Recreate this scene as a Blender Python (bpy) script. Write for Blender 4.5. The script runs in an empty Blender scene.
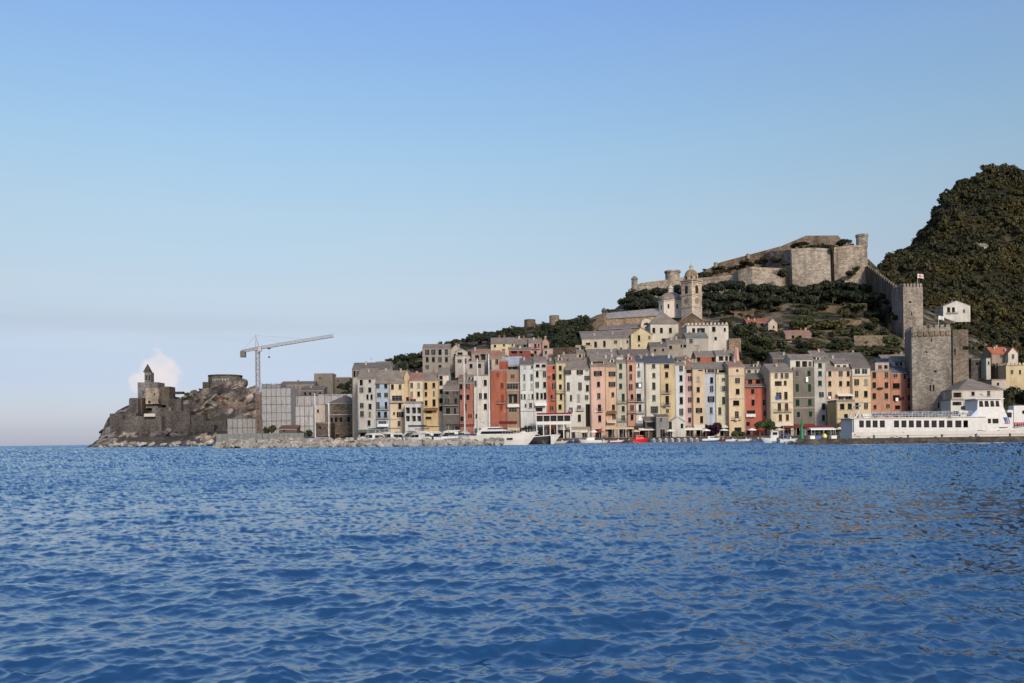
import bpy, bmesh, math, random
import numpy as np
from mathutils import Vector, Matrix, noise as mnoise
R = random.Random(7)
S = bpy.context.scene
COL = S.collection
F, H, A, CX, PY = 900.0, 1.5, 0.013, 512.0, 439.4      # focal length in pixels, eye height, roll
CA, SA = math.cos(A), math.sin(A)

def W(px, py, D):
    dx, dz = (px - CX) / F, (PY - py) / F
    return Vector(((dx * CA + dz * SA) * D, D, H + (-dx * SA + dz * CA) * D))

def WZ(px, D, z):                                       # point at depth D and height z seen in column px
    py = PY - (z - H) / D * F - (px - CX) * SA
    return W(px, py, D)

def lin(c, k=1.0):
    o = []
    for v in c[:3]:
        v = v / 255.0
        o.append(min(1, (v / 12.92 if v <= 0.04045 else ((v + 0.055) / 1.055) ** 2.4) * k))
    return (o[0], o[1], o[2], 1.0)

# ------------------------------------------------------------------ materials
def nodes(name):
    m = bpy.data.materials.new(name); m.use_nodes = True
    nt = m.node_tree
    b = nt.nodes['Principled BSDF']
    def N(t, **k):
        n = nt.nodes.new(t)
        for a, v in k.items():
            if a.startswith('i_'):
                n.inputs[a[2:].replace('_', ' ')].default_value = v
            else:
                setattr(n, a, v)
        return n
    L = lambda a, c: nt.links.new(a, c)
    return m, N, L, b

def mixc(N, L, kind, fac, a, b):
    n = N('ShaderNodeMix', data_type='RGBA', blend_type=kind)
    for s, v in ((n.inputs[0], fac), (n.inputs[6], a), (n.inputs[7], b)):
        if hasattr(v, 'links'): L(v, s)
        else: s.default_value = v
    return n.outputs[2]

def ramp(N, L, src, pts):
    n = N('ShaderNodeValToRGB')
    e = n.color_ramp.elements
    while len(e) < len(pts): e.new(0.5)
    for el, (p, c) in zip(e, pts):
        el.position = p; el.color = c if len(c) == 4 else (*c, 1)
    L(src, n.inputs[0])
    return n.outputs[0]

def soft(c, k, d=.27):                                  # weathered, slightly greyed paint
    r = lin(c, k)
    if r[0] > 2.2 * r[1]: r = (r[0], r[1] * 1.35, r[2] * 1.1)
    if max(c[:3]) - min(c[:3]) < 26: r = (r[0], r[1] * .975, r[2] * .90)
    if r[2] < .35 * r[0] and r[1] > .5 * r[0]: d += .12
    g = r[0] * .3 + r[1] * .59 + r[2] * .11
    return tuple(v + (g - v) * d for v in r[:3]) + (1.0,)

def g4(v): return (v, v, v, 1)

def noise_(N, L, vec, scale, detail=4, rough=.6):
    n = N('ShaderNodeTexNoise'); n.inputs['Scale'].default_value = scale
    n.inputs['Detail'].default_value = detail; n.inputs['Roughness'].default_value = rough
    L(vec, n.inputs['Vector'])
    return n.outputs[0]

def maps(N, L, vec, sc):
    n = N('ShaderNodeMapping'); n.inputs['Scale'].default_value = sc
    L(vec, n.inputs['Vector'])
    return n.outputs[0]

def bump(N, L, b, h, strength, dist=.05):
    n = N('ShaderNodeBump'); n.inputs['Strength'].default_value = strength; n.inputs['Distance'].default_value = dist
    L(h, n.inputs['Height']); L(n.outputs[0], b.inputs['Normal'])

def m_wall():
    m, N, L, b = nodes('stucco')
    oi = N('ShaderNodeObjectInfo'); geo = N('ShaderNodeNewGeometry')
    p = geo.outputs['Position']
    big = noise_(N, L, maps(N, L, p, (.22, .22, .13)), 1.0, 5)
    streak = noise_(N, L, maps(N, L, p, (.6, .6, .07)), 1.0, 5, .7)
    fine = noise_(N, L, p, 2.2, 3)
    c = mixc(N, L, 'MULTIPLY', 1.0, oi.outputs['Color'], ramp(N, L, big, [(.3, g4(.78)), (.62, g4(1.04))]))
    c = mixc(N, L, 'MULTIPLY', 1.0, c, ramp(N, L, streak, [(.30, (.74, .71, .67)), (.50, (1, 1, 1))]))
    c = mixc(N, L, 'MULTIPLY', 1.0, c, ramp(N, L, fine, [(.3, g4(.90)), (.7, g4(1.05))]))
    patch = ramp(N, L, noise_(N, L, maps(N, L, p, (.3, .3, .3)), 1.0, 6, .7), [(.60, g4(0)), (.68, g4(.4))])
    c = mixc(N, L, 'MIX', patch, c, (.36, .32, .27, 1))
    L(c, b.inputs['Base Color']); b.inputs['Roughness'].default_value = .9
    b.inputs['Specular IOR Level'].default_value = .15
    bump(N, L, b, fine, .35, .06)
    return m

def m_stone(name='masonry', sc=1.0, dark=.5):
    m, N, L, b = nodes(name)
    oi = N('ShaderNodeObjectInfo'); tc = N('ShaderNodeNewGeometry')
    p = tc.outputs['Position']
    v = N('ShaderNodeTexVoronoi'); v.inputs['Scale'].default_value = 1.5 * sc
    L(maps(N, L, p, (.8, .8, 1.5)), v.inputs['Vector'])
    v2 = N('ShaderNodeTexVoronoi', feature='DISTANCE_TO_EDGE'); v2.inputs['Scale'].default_value = 1.5 * sc
    L(maps(N, L, p, (.8, .8, 1.5)), v2.inputs['Vector'])
    sep = N('ShaderNodeSeparateColor'); L(v.outputs['Color'], sep.inputs[0])
    c = mixc(N, L, 'MULTIPLY', 1.0, oi.outputs['Color'], ramp(N, L, sep.outputs[0], [(0, (.66, .64, .62)), (1, (1.22, 1.2, 1.17))]))
    c = mixc(N, L, 'MULTIPLY', 1.0, c, ramp(N, L, v2.outputs[0], [(0, g4(dark)), (.09, g4(1))]))
    st = noise_(N, L, maps(N, L, p, (.16, .16, .05)), 1.0, 7, .7)
    c = mixc(N, L, 'MULTIPLY', 1.0, c, ramp(N, L, st, [(.34, (.48, .46, .44)), (.58, (1.08, 1.06, 1.03))]))
    L(c, b.inputs['Base Color']); b.inputs['Roughness'].default_value = .95
    b.inputs['Specular IOR Level'].default_value = .1
    bump(N, L, b, v2.outputs[0], .6, .12)
    return m

def m_roof():
    m, N, L, b = nodes('roof_tiles')
    oi = N('ShaderNodeObjectInfo'); geo = N('ShaderNodeNewGeometry'); p = geo.outputs['Position']
    br = N('ShaderNodeTexBrick'); br.inputs['Scale'].default_value = 1.0
    br.inputs['Brick Width'].default_value = .6; br.inputs['Row Height'].default_value = .35
    br.inputs['Color1'].default_value = g4(.8); br.inputs['Color2'].default_value = g4(1.12); br.inputs['Mortar'].default_value = g4(.5)
    br.inputs['Mortar Size'].default_value = .03
    L(p, br.inputs['Vector'])
    big = noise_(N, L, p, .35, 5, .65)
    c = mixc(N, L, 'MULTIPLY', 1.0, oi.outputs['Color'], br.outputs[0])
    c = mixc(N, L, 'MULTIPLY', 1.0, c, ramp(N, L, big, [(.3, g4(.66)), (.68, (1.15, 1.1, 1.02))]))
    L(c, b.inputs['Base Color']); b.inputs['Roughness'].default_value = .75
    return m

def m_paint(name, rough=.45, var=.12, metal=0.0, spec=.4):
    m, N, L, b = nodes(name)
    oi = N('ShaderNodeObjectInfo'); tc = N('ShaderNodeTexCoord')
    n1 = noise_(N, L, tc.outputs['Object'], .9, 5, .65)
    c = mixc(N, L, 'MULTIPLY', 1.0, oi.outputs['Color'], ramp(N, L, n1, [(.3, g4(1 - var * 2)), (.62, g4(1))]))
    L(c, b.inputs['Base Color']); b.inputs['Roughness'].default_value = rough
    b.inputs['Metallic'].default_value = metal; b.inputs['Specular IOR Level'].default_value = spec
    return m

def m_plain(name, c, rough=.6, metal=0.0, spec=.4):
    m, N, L, b = nodes(name)
    tc = N('ShaderNodeTexCoord')
    n1 = noise_(N, L, tc.outputs['Object'], 1.7, 4)
    L(mixc(N, L, 'MULTIPLY', 1.0, c, ramp(N, L, n1, [(.3, g4(.82)), (.7, g4(1.08))])), b.inputs['Base Color'])
    b.inputs['Roughness'].default_value = rough; b.inputs['Metallic'].default_value = metal
    b.inputs['Specular IOR Level'].default_value = spec
    return m

def m_leaf(name='foliage', wild=False):
    m, N, L, b = nodes(name)
    oi = N('ShaderNodeObjectInfo'); geo = N('ShaderNodeNewGeometry'); p = geo.outputs['Position']
    n1 = noise_(N, L, p, .55, 4, .6); n2 = noise_(N, L, p, 3.0, 2)
    c = oi.outputs['Color']
    c = mixc(N, L, 'MULTIPLY', 1.0, c, ramp(N, L, n1, [(.3, (.6, .66, .64)), (.5, (1, 1, 1)), (.72, (1.4, 1.3, 1.05))]))
    c = mixc(N, L, 'MULTIPLY', 1.0, c, ramp(N, L, n2, [(.3, g4(.8)), (.7, g4(1.15))]))
    if wild:
        n3 = noise_(N, L, p, .022, 5, .65)
        c = mixc(N, L, 'MULTIPLY', 1.0, c, ramp(N, L, n3, [(.36, (.66, .78, .70)), (.50, (1, 1, .95)), (.66, (1.7, 1.45, .95))]))
    else:
        rr = ramp(N, L, oi.outputs['Random'], [(0, (.75, .85, .8)), (1, (1.25, 1.12, 1.0))])
        c = mixc(N, L, 'MULTIPLY', 1.0, c, rr)
    L(c, b.inputs['Base Color']); b.inputs['Roughness'].default_value = .7
    b.inputs['Specular IOR Level'].default_value = .2
    return m

def m_rock(name, c1, c2, c3, sc=.12, veg=None):
    m, N, L, b = nodes(name)
    geo = N('ShaderNodeNewGeometry'); p = geo.outputs['Position']
    n1 = noise_(N, L, p, sc, 8, .62); n2 = noise_(N, L, p, sc * 5, 6, .7)
    n3 = noise_(N, L, maps(N, L, p, (1, 1, 1.6)), sc * 1.7, 6, .6)
    c = ramp(N, L, n1, [(.36, c1), (.5, c2), (.66, c3)])
    c = mixc(N, L, 'MULTIPLY', 1.0, c, ramp(N, L, n2, [(.3, g4(.5)), (.62, g4(1.2))]))
    if veg:
        f = ramp(N, L, n3, [(.46, g4(0)), (.54, g4(1))])
        c = mixc(N, L, 'MIX', f, c, veg)
    L(c, b.inputs['Base Color']); b.inputs['Roughness'].default_value = .95
    b.inputs['Specular IOR Level'].default_value = .1
    bump(N, L, b, n2, .9, .8)
    return m

M = dict(
    wall=m_wall(), stone=m_stone(), bigstone=m_stone('rampart_masonry', .62, .62), roof=m_roof(),
    shutter=m_paint('shutter_paint', .8, .12, 0, .08), paint=m_paint('boat_paint', .3, .06), cloth=m_paint('canvas', .9, .1, 0, .1),
    steel=m_paint('crane_steel', .5, .2), sheet=m_paint('scaffold_sheet', .85, .12, 0, .1),
    frame=m_plain('window_frame', (.20, .19, .175, 1)), sill=m_plain('sill_stone', (.34, .32, .295, 1), .8),
    glass=m_plain('window_glass', (.010, .012, .014, 1), .18, 0, .16), dark=m_plain('dark_interior', (.03, .028, .026, 1), .9, 0, .1),
    iron=m_plain('iron', (.05, .05, .052, 1), .5), bark=m_plain('bark', (.10, .075, .055, 1), .9),
    leaf=m_leaf(), wild=m_leaf('hill_scrub', True),
    white=m_plain('white_enamel', (.54, .535, .515, 1), .4), concrete=m_plain('concrete', (.30, .29, .27, 1), .9),
    quay=m_stone('quay_stone', .8, .5),
    boulder=m_rock('boulder_rock', (.20, .17, .145), (.36, .325, .28), (.52, .475, .41), .3),
    headland=m_rock('headland_rock', (.046, .042, .041), (.105, .093, .086), (.37, .325, .285), .05, (.048, .044, .037, 1)),
    soil=m_rock('terraced_soil', (.06, .048, .035), (.125, .098, .072), (.22, .18, .135), .06, (.028, .03, .017, 1)),
    scrub=m_rock('scrub_soil', (.016, .018, .010), (.028, .027, .015), (.06, .05, .03), .02),
)

# ------------------------------------------------------------------ mesh builder
class MB:
    def __init__(s): s.v = []; s.f = []; s.m = []
    def poly(s, pts, m=0):
        i = len(s.v); s.v += [tuple(p) for p in pts]; s.f.append(tuple(range(i, i + len(pts)))); s.m.append(m); return s
    def box(s, x0, x1, y0, y1, z0, z1, m=0):
        i = len(s.v)
        s.v += [(x0, y0, z0), (x1, y0, z0), (x1, y1, z0), (x0, y1, z0), (x0, y0, z1), (x1, y0, z1), (x1, y1, z1), (x0, y1, z1)]
        for f in ((0, 3, 2, 1), (4, 5, 6, 7), (0, 1, 5, 4), (1, 2, 6, 5), (2, 3, 7, 6), (3, 0, 4, 7)):
            s.f.append(tuple(i + k for k in f)); s.m.append(m)
        return s
    def prism(s, base, z0, z1, m=0):                    # base: counter-clockwise (x, y)
        n = len(base); i = len(s.v)
        s.v += [(x, y, z0) for x, y in base] + [(x, y, z1) for x, y in base]
        s.f.append(tuple(i + k for k in reversed(range(n)))); s.f.append(tuple(i + n + k for k in range(n))); s.m += [m, m]
        for k in range(n):
            j = (k + 1) % n
            s.f.append((i + k, i + j, i + n + j, i + n + k)); s.m.append(m)
        return s
    def extrude(s, prof, x0, x1, m=0):                  # profile in (y, z), extruded along x
        n = len(prof); i = len(s.v)
        s.v += [(x0, y, z) for y, z in prof] + [(x1, y, z) for y, z in prof]
        s.f.append(tuple(i + k for k in range(n))); s.f.append(tuple(i + n + k for k in reversed(range(n)))); s.m += [m, m]
        for k in range(n):
            j = (k + 1) % n
            s.f.append((i + k, i + n + k, i + n + j, i + j)); s.m.append(m)
        return s
    def extrude_y(s, prof, y0, y1, m=0):                # profile in (x, z), extruded along y
        n = len(prof); i = len(s.v)
        s.v += [(x, y0, z) for x, z in prof] + [(x, y1, z) for x, z in prof]
        s.f.append(tuple(i + k for k in range(n))); s.f.append(tuple(i + n + k for k in reversed(range(n)))); s.m += [m, m]
        for k in range(n):
            j = (k + 1) % n
            s.f.append((i + k, i + n + k, i + n + j, i + j)); s.m.append(m)
        return s
    def tube(s, p, q, r0, r1=None, n=8, m=0):
        r1 = r0 if r1 is None else r1
        p, q = Vector(p), Vector(q); d = (q - p).normalized()
        u = d.orthogonal().normalized(); w = d.cross(u)
        i = len(s.v)
        for c, r in ((p, r0), (q, r1)):
            for k in range(n):
                t = 2 * math.pi * k / n
                s.v.append(tuple(c + (u * math.cos(t) + w * math.sin(t)) * r))
        s.f.append(tuple(i + k for k in reversed(range(n)))); s.f.append(tuple(i + n + k for k in range(n))); s.m += [m, m]
        for k in range(n):
            j = (k + 1) % n
            s.f.append((i + k, i + j, i + n + j, i + n + k)); s.m.append(m)
        return s
    def lathe(s, prof, n=20, m=0, c=(0, 0, 0)):         # prof: (r, z) from bottom to top
        i = len(s.v)
        for r, z in prof:
            for k in range(n):
                t = 2 * math.pi * k / n
                s.v.append((c[0] + r * math.cos(t), c[1] + r * math.sin(t), c[2] + z))
        for a in range(len(prof) - 1):
            for k in range(n):
                j = (k + 1) % n
                s.f.append((i + a * n + k, i + a * n + j, i + (a + 1) * n + j, i + (a + 1) * n + k)); s.m.append(m)
        s.f.append(tuple(i + k for k in reversed(range(n)))); s.m.append(m)
        t0 = i + (len(prof) - 1) * n
        s.f.append(tuple(t0 + k for k in range(n))); s.m.append(m)
        return s
    def mesh(s, name, mats, smooth=False, fix=True):
        me = bpy.data.meshes.new(name); me.from_pydata(s.v, [], s.f)
        for mt in (mats if isinstance(mats, (list, tuple)) else [mats]): me.materials.append(mt)
        me.polygons.foreach_set('material_index', s.m)
        if fix:
            bm = bmesh.new(); bm.from_mesh(me); bmesh.ops.recalc_face_normals(bm, faces=bm.faces); bm.to_mesh(me); bm.free()
        if smooth: me.polygons.foreach_set('use_smooth', [True] * len(me.polygons))
        return me
    def build(s, name, mats, parent=None, color=None, loc=None, smooth=False):
        return link(name, s.mesh(name, mats, smooth), parent, color, loc)

def link(name, me, parent=None, color=None, loc=None):
    o = bpy.data.objects.new(name, me); COL.objects.link(o)
    if parent is not None: o.parent = parent
    if color is not None: o.color = color
    if loc is not None: o.location = loc
    return o

def tag(o, label=None, cat=None, group=None, kind=None):
    if label: o['label'] = label
    if cat: o['category'] = cat
    if group: o['group'] = group
    if kind: o['kind'] = kind
    return o

def thing(name, loc, label, cat, group=None, rz=0):
    o = bpy.data.objects.new(name, None); COL.objects.link(o)
    o.location = loc; o.rotation_euler = (0, 0, rz); o.empty_display_size = .5
    return tag(o, label, cat, group)

def npmesh(name, V, Q, mats, smooth=False):             # fast quads / triangles from arrays
    me = bpy.data.meshes.new(name)
    k = Q.shape[1]
    me.vertices.add(len(V)); me.vertices.foreach_set('co', V.astype(np.float32).ravel())
    me.loops.add(Q.size); me.loops.foreach_set('vertex_index', Q.astype(np.int32).ravel())
    me.polygons.add(len(Q))
    me.polygons.foreach_set('loop_start', np.arange(0, Q.size, k, dtype=np.int32))
    me.polygons.foreach_set('use_smooth', np.full(len(Q), smooth))
    for mt in (mats if isinstance(mats, (list, tuple)) else [mats]): me.materials.append(mt)
    me.update(); me.validate()
    return me
SKY_RAMP = [(0, (.80, .84, 1.30, 1)), (.015, (.65, .69, 1.06, 1)), (.04, (.62, .63, .90, 1)), (.066, (.62, .60, .80, 1)), (.121, (.80, .69, .71, 1)), (.164, (.958, .803, .733, 1)), (.237, (1.107, .996, .862, 1)), (.306, (1.148, 1.146, 1.032, 1)), (.375, (1.138, 1.195, 1.197, 1)), (.437, (1.092, 1.203, 1.383, 1))]
VEIL_COL = (4.4, 4.6, 5.2, 1); STREAK_COL = (3.0, 3.5, 4.3, 1); PUFF_COL = (5.6, 5.2, 5.3, 1)
SKY_STR, EXPO = .12, 0.3
WATER, WROUGH, WIOR = (.0045, .042, .120, 1), .055, 2.4
# ------------------------------------------------------------------ camera, sun, sky
cam = bpy.data.cameras.new('camera'); co = bpy.data.objects.new('camera', cam); COL.objects.link(co)
cam.sensor_width = 36; cam.lens = F / 1024 * 36; cam.shift_y = (PY - 341.5) / 1024
cam.clip_start = .2; cam.clip_end = 60000
co.matrix_world = Matrix(((CA, SA, 0, 0), (0, 0, -1, 0), (-SA, CA, 0, H), (0, 0, 0, 1)))
S.camera = co

SUN_EL, SUN_AZ = 24, 162          # azimuth clockwise from +Y: behind the camera, on its right
sun = bpy.data.lights.new('sun', 'SUN'); sun.energy = 2.7; sun.angle = math.radians(9); sun.color = (1, .88, .74)
so = bpy.data.objects.new('sun', sun); COL.objects.link(so)
e, z = math.radians(SUN_EL), math.radians(SUN_AZ)
sd = Vector((math.sin(z) * math.cos(e), math.cos(z) * math.cos(e), math.sin(e)))
so.rotation_euler = (-sd).to_track_quat('-Z', 'Y').to_euler()
so.location = sd * 400

wd = bpy.data.worlds.new('World'); S.world = wd; wd.use_nodes = True
nt = wd.node_tree; bg = nt.nodes['Background']
def WN(t, **k):
    n = nt.nodes.new(t)
    for a, v in k.items(): setattr(n, a, v)
    return n
WL = nt.links.new
sky = WN('ShaderNodeTexSky', sky_type='NISHITA', sun_disc=False)
sky.sun_elevation = math.radians(SUN_EL); sky.sun_rotation = math.radians(SUN_AZ)
sky.air_density = 1.0; sky.dust_density = 1.0; sky.ozone_density = 1.6
tcw = WN('ShaderNodeTexCoord'); gen = tcw.outputs['Generated']
sep = WN('ShaderNodeSeparateXYZ'); WL(gen, sep.inputs[0])
# thin high veil and low cloud, by direction
def wnoise(sc, scale, det=5):
    mp = WN('ShaderNodeMapping'); mp.inputs['Scale'].default_value = sc; WL(gen, mp.inputs['Vector'])
    n = WN('ShaderNodeTexNoise'); n.inputs['Scale'].default_value = scale; n.inputs['Detail'].default_value = det
    WL(mp.outputs[0], n.inputs['Vector']); return n.outputs[0]
def wmath(op, a, b=None, c=None):
    n = WN('ShaderNodeMath', operation=op)
    for s, v in zip(n.inputs, (a, b, c)):
        if v is None: continue
        if hasattr(v, 'links'): WL(v, s)
        else: s.default_value = v
    return n.outputs[0]
def wramp(src, pts):
    n = WN('ShaderNodeValToRGB'); e_ = n.color_ramp.elements
    while len(e_) < len(pts): e_.new(.5)
    for el, (p, c) in zip(e_, pts): el.position = p; el.color = c
    WL(src, n.inputs[0]); return n.outputs[0]
def wmix(kind, fac, a, b):
    n = WN('ShaderNodeMix', data_type='RGBA', blend_type=kind)
    for s, v in ((n.inputs[0], fac), (n.inputs[6], a), (n.inputs[7], b)):
        if hasattr(v, 'links'): WL(v, s)
        else: s.default_value = v
    return n.outputs[2]
c = sky.outputs[0]
SKY_GAIN = wramp(sep.outputs[2], SKY_RAMP)
c = wmix('MULTIPLY', 1.0, c, SKY_GAIN)
veil = wmath('MULTIPLY', wramp(wnoise((1, 1, 4.5), 2.2), [(.42, g4(0)), (.75, g4(1))]), wramp(sep.outputs[2], [(.0, g4(.22)), (.12, g4(.2)), (.32, g4(.03))]))
c = wmix('MIX', veil, c, VEIL_COL)
# a darker flat streak low over the sea
st = wmath('MULTIPLY', wramp(wnoise((1.2, 1.2, 22), 1.5), [(.45, g4(0)), (.62, g4(1))]), wramp(sep.outputs[2], [(.07, g4(0)), (.105, g4(.5)), (.125, g4(.5)), (.15, g4(0))]))
c = wmix('MIX', wmath('MULTIPLY', st, .6), c, STREAK_COL)
# one small cumulus low on the horizon
def puff(px, py, r, col, amount):
    global c
    d = (W(px, py, 1) - Vector((0, 0, H))).normalized()
    dist = WN('ShaderNodeVectorMath', operation='DISTANCE'); WL(gen, dist.inputs[0]); dist.inputs[1].default_value = d
    q = wmath('ADD', dist.outputs['Value'], wmath('MULTIPLY', wmath('SUBTRACT', wnoise((1, 1, 1), 70, 5), .5), r * 1.5))
    f = wramp(wmath('DIVIDE', q, r * 2), [(.30, g4(amount)), (.46, g4(0))])
    c = wmix('MIX', f, c, col)
for a_ in ((160, 366, .017), (150, 375, .016), (171, 375, .016), (163, 382, .02), (141, 383, .014)):
    puff(*a_, PUFF_COL, .6)
WL(c, bg.inputs['Color']); bg.inputs['Strength'].default_value = SKY_STR
S.view_settings.view_transform = 'Standard'; S.view_settings.look = 'None'
S.view_settings.exposure = EXPO; S.view_settings.gamma = 1
S.render.engine = 'CYCLES'
S.cycles.max_bounces = 5; S.cycles.diffuse_bounces = 2; S.cycles.glossy_bounces = 3
S.cycles.sample_clamp_direct = 6; S.cycles.sample_clamp_indirect = 4
S.cycles.use_denoising = True
# ------------------------------------------------------------------ sea
def sea():
    rs = np.random.RandomState(3)
    # columns: dense across the view, coarse behind; rows: even steps on the picture
    th = np.concatenate([np.linspace(-math.pi, -.70, 60)[:-1], np.linspace(-.70, .70, 1150), np.linspace(.70, math.pi, 60)[1:-1]])
    delta = np.concatenate([np.linspace(1300, 300, 40)[:-1], np.linspace(300, 20, 430)[:-1], np.geomspace(20, .03, 130)])
    rad = F * H / delta
    X = np.outer(rad, np.sin(th)); Y = np.outer(rad, np.cos(th)); Z = np.zeros_like(X)
    ox, oy = np.zeros_like(X), np.zeros_like(X)
    cell = np.maximum(rad[:, None] * .0012, np.gradient(rad)[:, None] * .9)
    wind = math.radians(-80)
    n = 130
    lam = np.geomspace(.05, 3.4, n)
    gx, gy = np.zeros_like(X), np.zeros_like(X)
    g = 0.85 + .3 * np.sin(X * .11 + 1.3 * np.sin(Y * .045)) * np.sin(Y * .16 + X * .05 + 1)
    for l in lam:
        k = 2 * math.pi / l
        d = wind + rs.normal(0, .62)
        slope = float(np.interp(math.log(l), np.log([.05, .1, .25, .6, 1.2, 3.4]), [.028, .044, .046, .032, .021, .009])) * rs.uniform(.5, 1.5)
        a = slope / k
        att = np.clip((l / cell - 1.5) / 2.0, 0, 1)
        ph = k * (X * math.cos(d) + Y * math.sin(d)) + rs.uniform(0, 6.28)
        s_, c_ = np.sin(ph), np.cos(ph)
        Z += a * att * s_ * g
        ox += 1.1 * a * att * math.cos(d) * c_ * g; oy += 1.1 * a * att * math.sin(d) * c_ * g
        sl = slope * (1 - att) * c_ * g                 # what the sheet cannot resolve goes into its normals
        gx += sl * math.cos(d); gy += sl * math.sin(d)
    X = X + ox; Y = Y + oy
    nr, nc = X.shape
    V = np.stack([X, Y, Z], -1).reshape(-1, 3)
    i = np.arange(nr - 1)[:, None] * nc; j = np.arange(nc)[None, :]; j2 = (j + 1) % nc
    Q = np.stack([i + j, i + j2, i + nc + j2, i + nc + j], -1).reshape(-1, 4)
    m, N, L, b = nodes('sea_water')
    geo = N('ShaderNodeNewGeometry'); p = geo.outputs['Position']
    b.inputs['Base Color'].default_value = WATER
    b.inputs['Roughness'].default_value = WROUGH; b.inputs['IOR'].default_value = WIOR; b.inputs['Specular Tint'].default_value = (.74, .90, 1.0, 1)
    h1 = noise_(N, L, maps(N, L, p, (1, 1.6, 1)), 14.0, 4, .6)
    h2 = noise_(N, L, maps(N, L, p, (.35, .8, 1)), 1.0, 5, .65)
    h3 = noise_(N, L, maps(N, L, p, (.05, .16, 1)), 1.0, 4, .6)
    sx = N('ShaderNodeSeparateXYZ'); L(p, sx.inputs[0])
    def rng(a, c_):
        n_ = N('ShaderNodeMapRange'); n_.inputs['From Min'].default_value = a; n_.inputs['From Max'].default_value = c_
        L(sx.outputs[1], n_.inputs['Value']); return n_.outputs[0]
    def mul(a, c_):
        n_ = N('ShaderNodeMath', operation='MULTIPLY')
        for s_, v in zip(n_.inputs, (a, c_)):
            if hasattr(v, 'links'): L(v, s_)
            else: s_.default_value = v
        return n_.outputs[0]
    def add(a, c_):
        n_ = N('ShaderNodeMath', operation='ADD'); L(a, n_.inputs[0]); L(c_, n_.inputs[1]); return n_.outputs[0]
    hh = mul(h1, .003)
    bn = N('ShaderNodeBump'); bn.inputs['Strength'].default_value = 1.0; bn.inputs['Distance'].default_value = 1.0
    L(hh, bn.inputs['Height']); L(bn.outputs[0], b.inputs['Normal'])
    me = npmesh('sea', V, Q[:, ::-1], m, True)
    vn = np.zeros(len(V) * 3, np.float32); me.vertex_normals.foreach_get('vector', vn); vn = vn.reshape(-1, 3)
    if vn[len(vn) // 2, 2] < 0: me.flip_normals(); vn = -vn
    px_, py_ = -vn[:, 0] / vn[:, 2] + gx.ravel(), -vn[:, 1] / vn[:, 2] + gy.ravel()
    far = np.clip((np.hypot(V[:, 0], V[:, 1]) - 6) / 28, 0, 1)
    py_ = np.where(py_ < 0, py_ * (1 - 1.5 * far), py_) * (1 - .25 * far) + .10 * far   # low over the water only the near faces of waves show
    px_ = px_ * (1 - .3 * far)
    nn = np.stack([-px_, -py_, np.ones_like(px_)], -1); nn /= np.linalg.norm(nn, axis=1)[:, None]
    me.normals_split_custom_set_from_vertices(nn.tolist())
    o = link('sea', me); tag(o, kind='structure')
sea()

# ------------------------------------------------------------------ lofted ground
def fbm(x, y, z=0, o=5):
    return mnoise.fractal(Vector((x, y, z)), 1.0, 2.1, o)

class Loft:
    """Ground sheet through contour rows: each row = depth, {column: height on the picture} -> real points."""
    def __init__(s, rows, px0, px1):
        s.rows = rows; s.px0, s.px1 = px0, px1
    def at(s, px, t, rough=0.0, fr=.05):
        k = min(int(t), len(s.rows) - 2); f = t - k
        def row(r):
            D, tab = r
            xs = [a for a, _ in tab]; ys = [b for _, b in tab]
            if isinstance(D, (list, tuple)): D = float(np.interp(px, [a for a, _ in D], [b for _, b in D]))
            return W(px, float(np.interp(px, xs, ys)), D)
        p, q = row(s.rows[k]), row(s.rows[k + 1])
        r = p.lerp(q, f)
        if rough:
            r.z += rough * fbm(r.x * fr, r.y * fr, 3.3)
        return r
    def ground(s, px, D):                               # ground point under a column at a depth
        lo, hi = 0.0, len(s.rows) - 1.0
        for _ in range(24):
            mid = (lo + hi) / 2
            if s.at(px, mid).y < D: lo = mid
            else: hi = mid
        return s.at(px, lo)
    def hit(s, px, py):                                 # depth at which the ground meets a picture height
        for i in range(int((len(s.rows) - 1) * 40)):
            q = s.at(px, i / 40)
            if PY - (q.z - H) / q.y * F - (px - CX) * SA <= py: return q.y
        return None
    def build(s, name, mat, nx, nt, rough, fr):
        V = []; nr = len(s.rows) - 1
        for j in range(nr * nt + 1):
            for i in range(nx + 1):
                V.append(s.at(s.px0 + (s.px1 - s.px0) * i / nx, j / nt, rough, fr))
        V = np.array([tuple(v) for v in V])
        i = np.arange(nr * nt)[:, None] * (nx + 1); j = np.arange(nx)[None, :]
        Q = np.stack([i + j, i + j + 1, i + nx + 2 + j, i + nx + 1 + j], -1).reshape(-1, 4)
        o = link(name, npmesh(name, V, Q, mat, True)); tag(o, kind='structure'); return o

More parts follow.
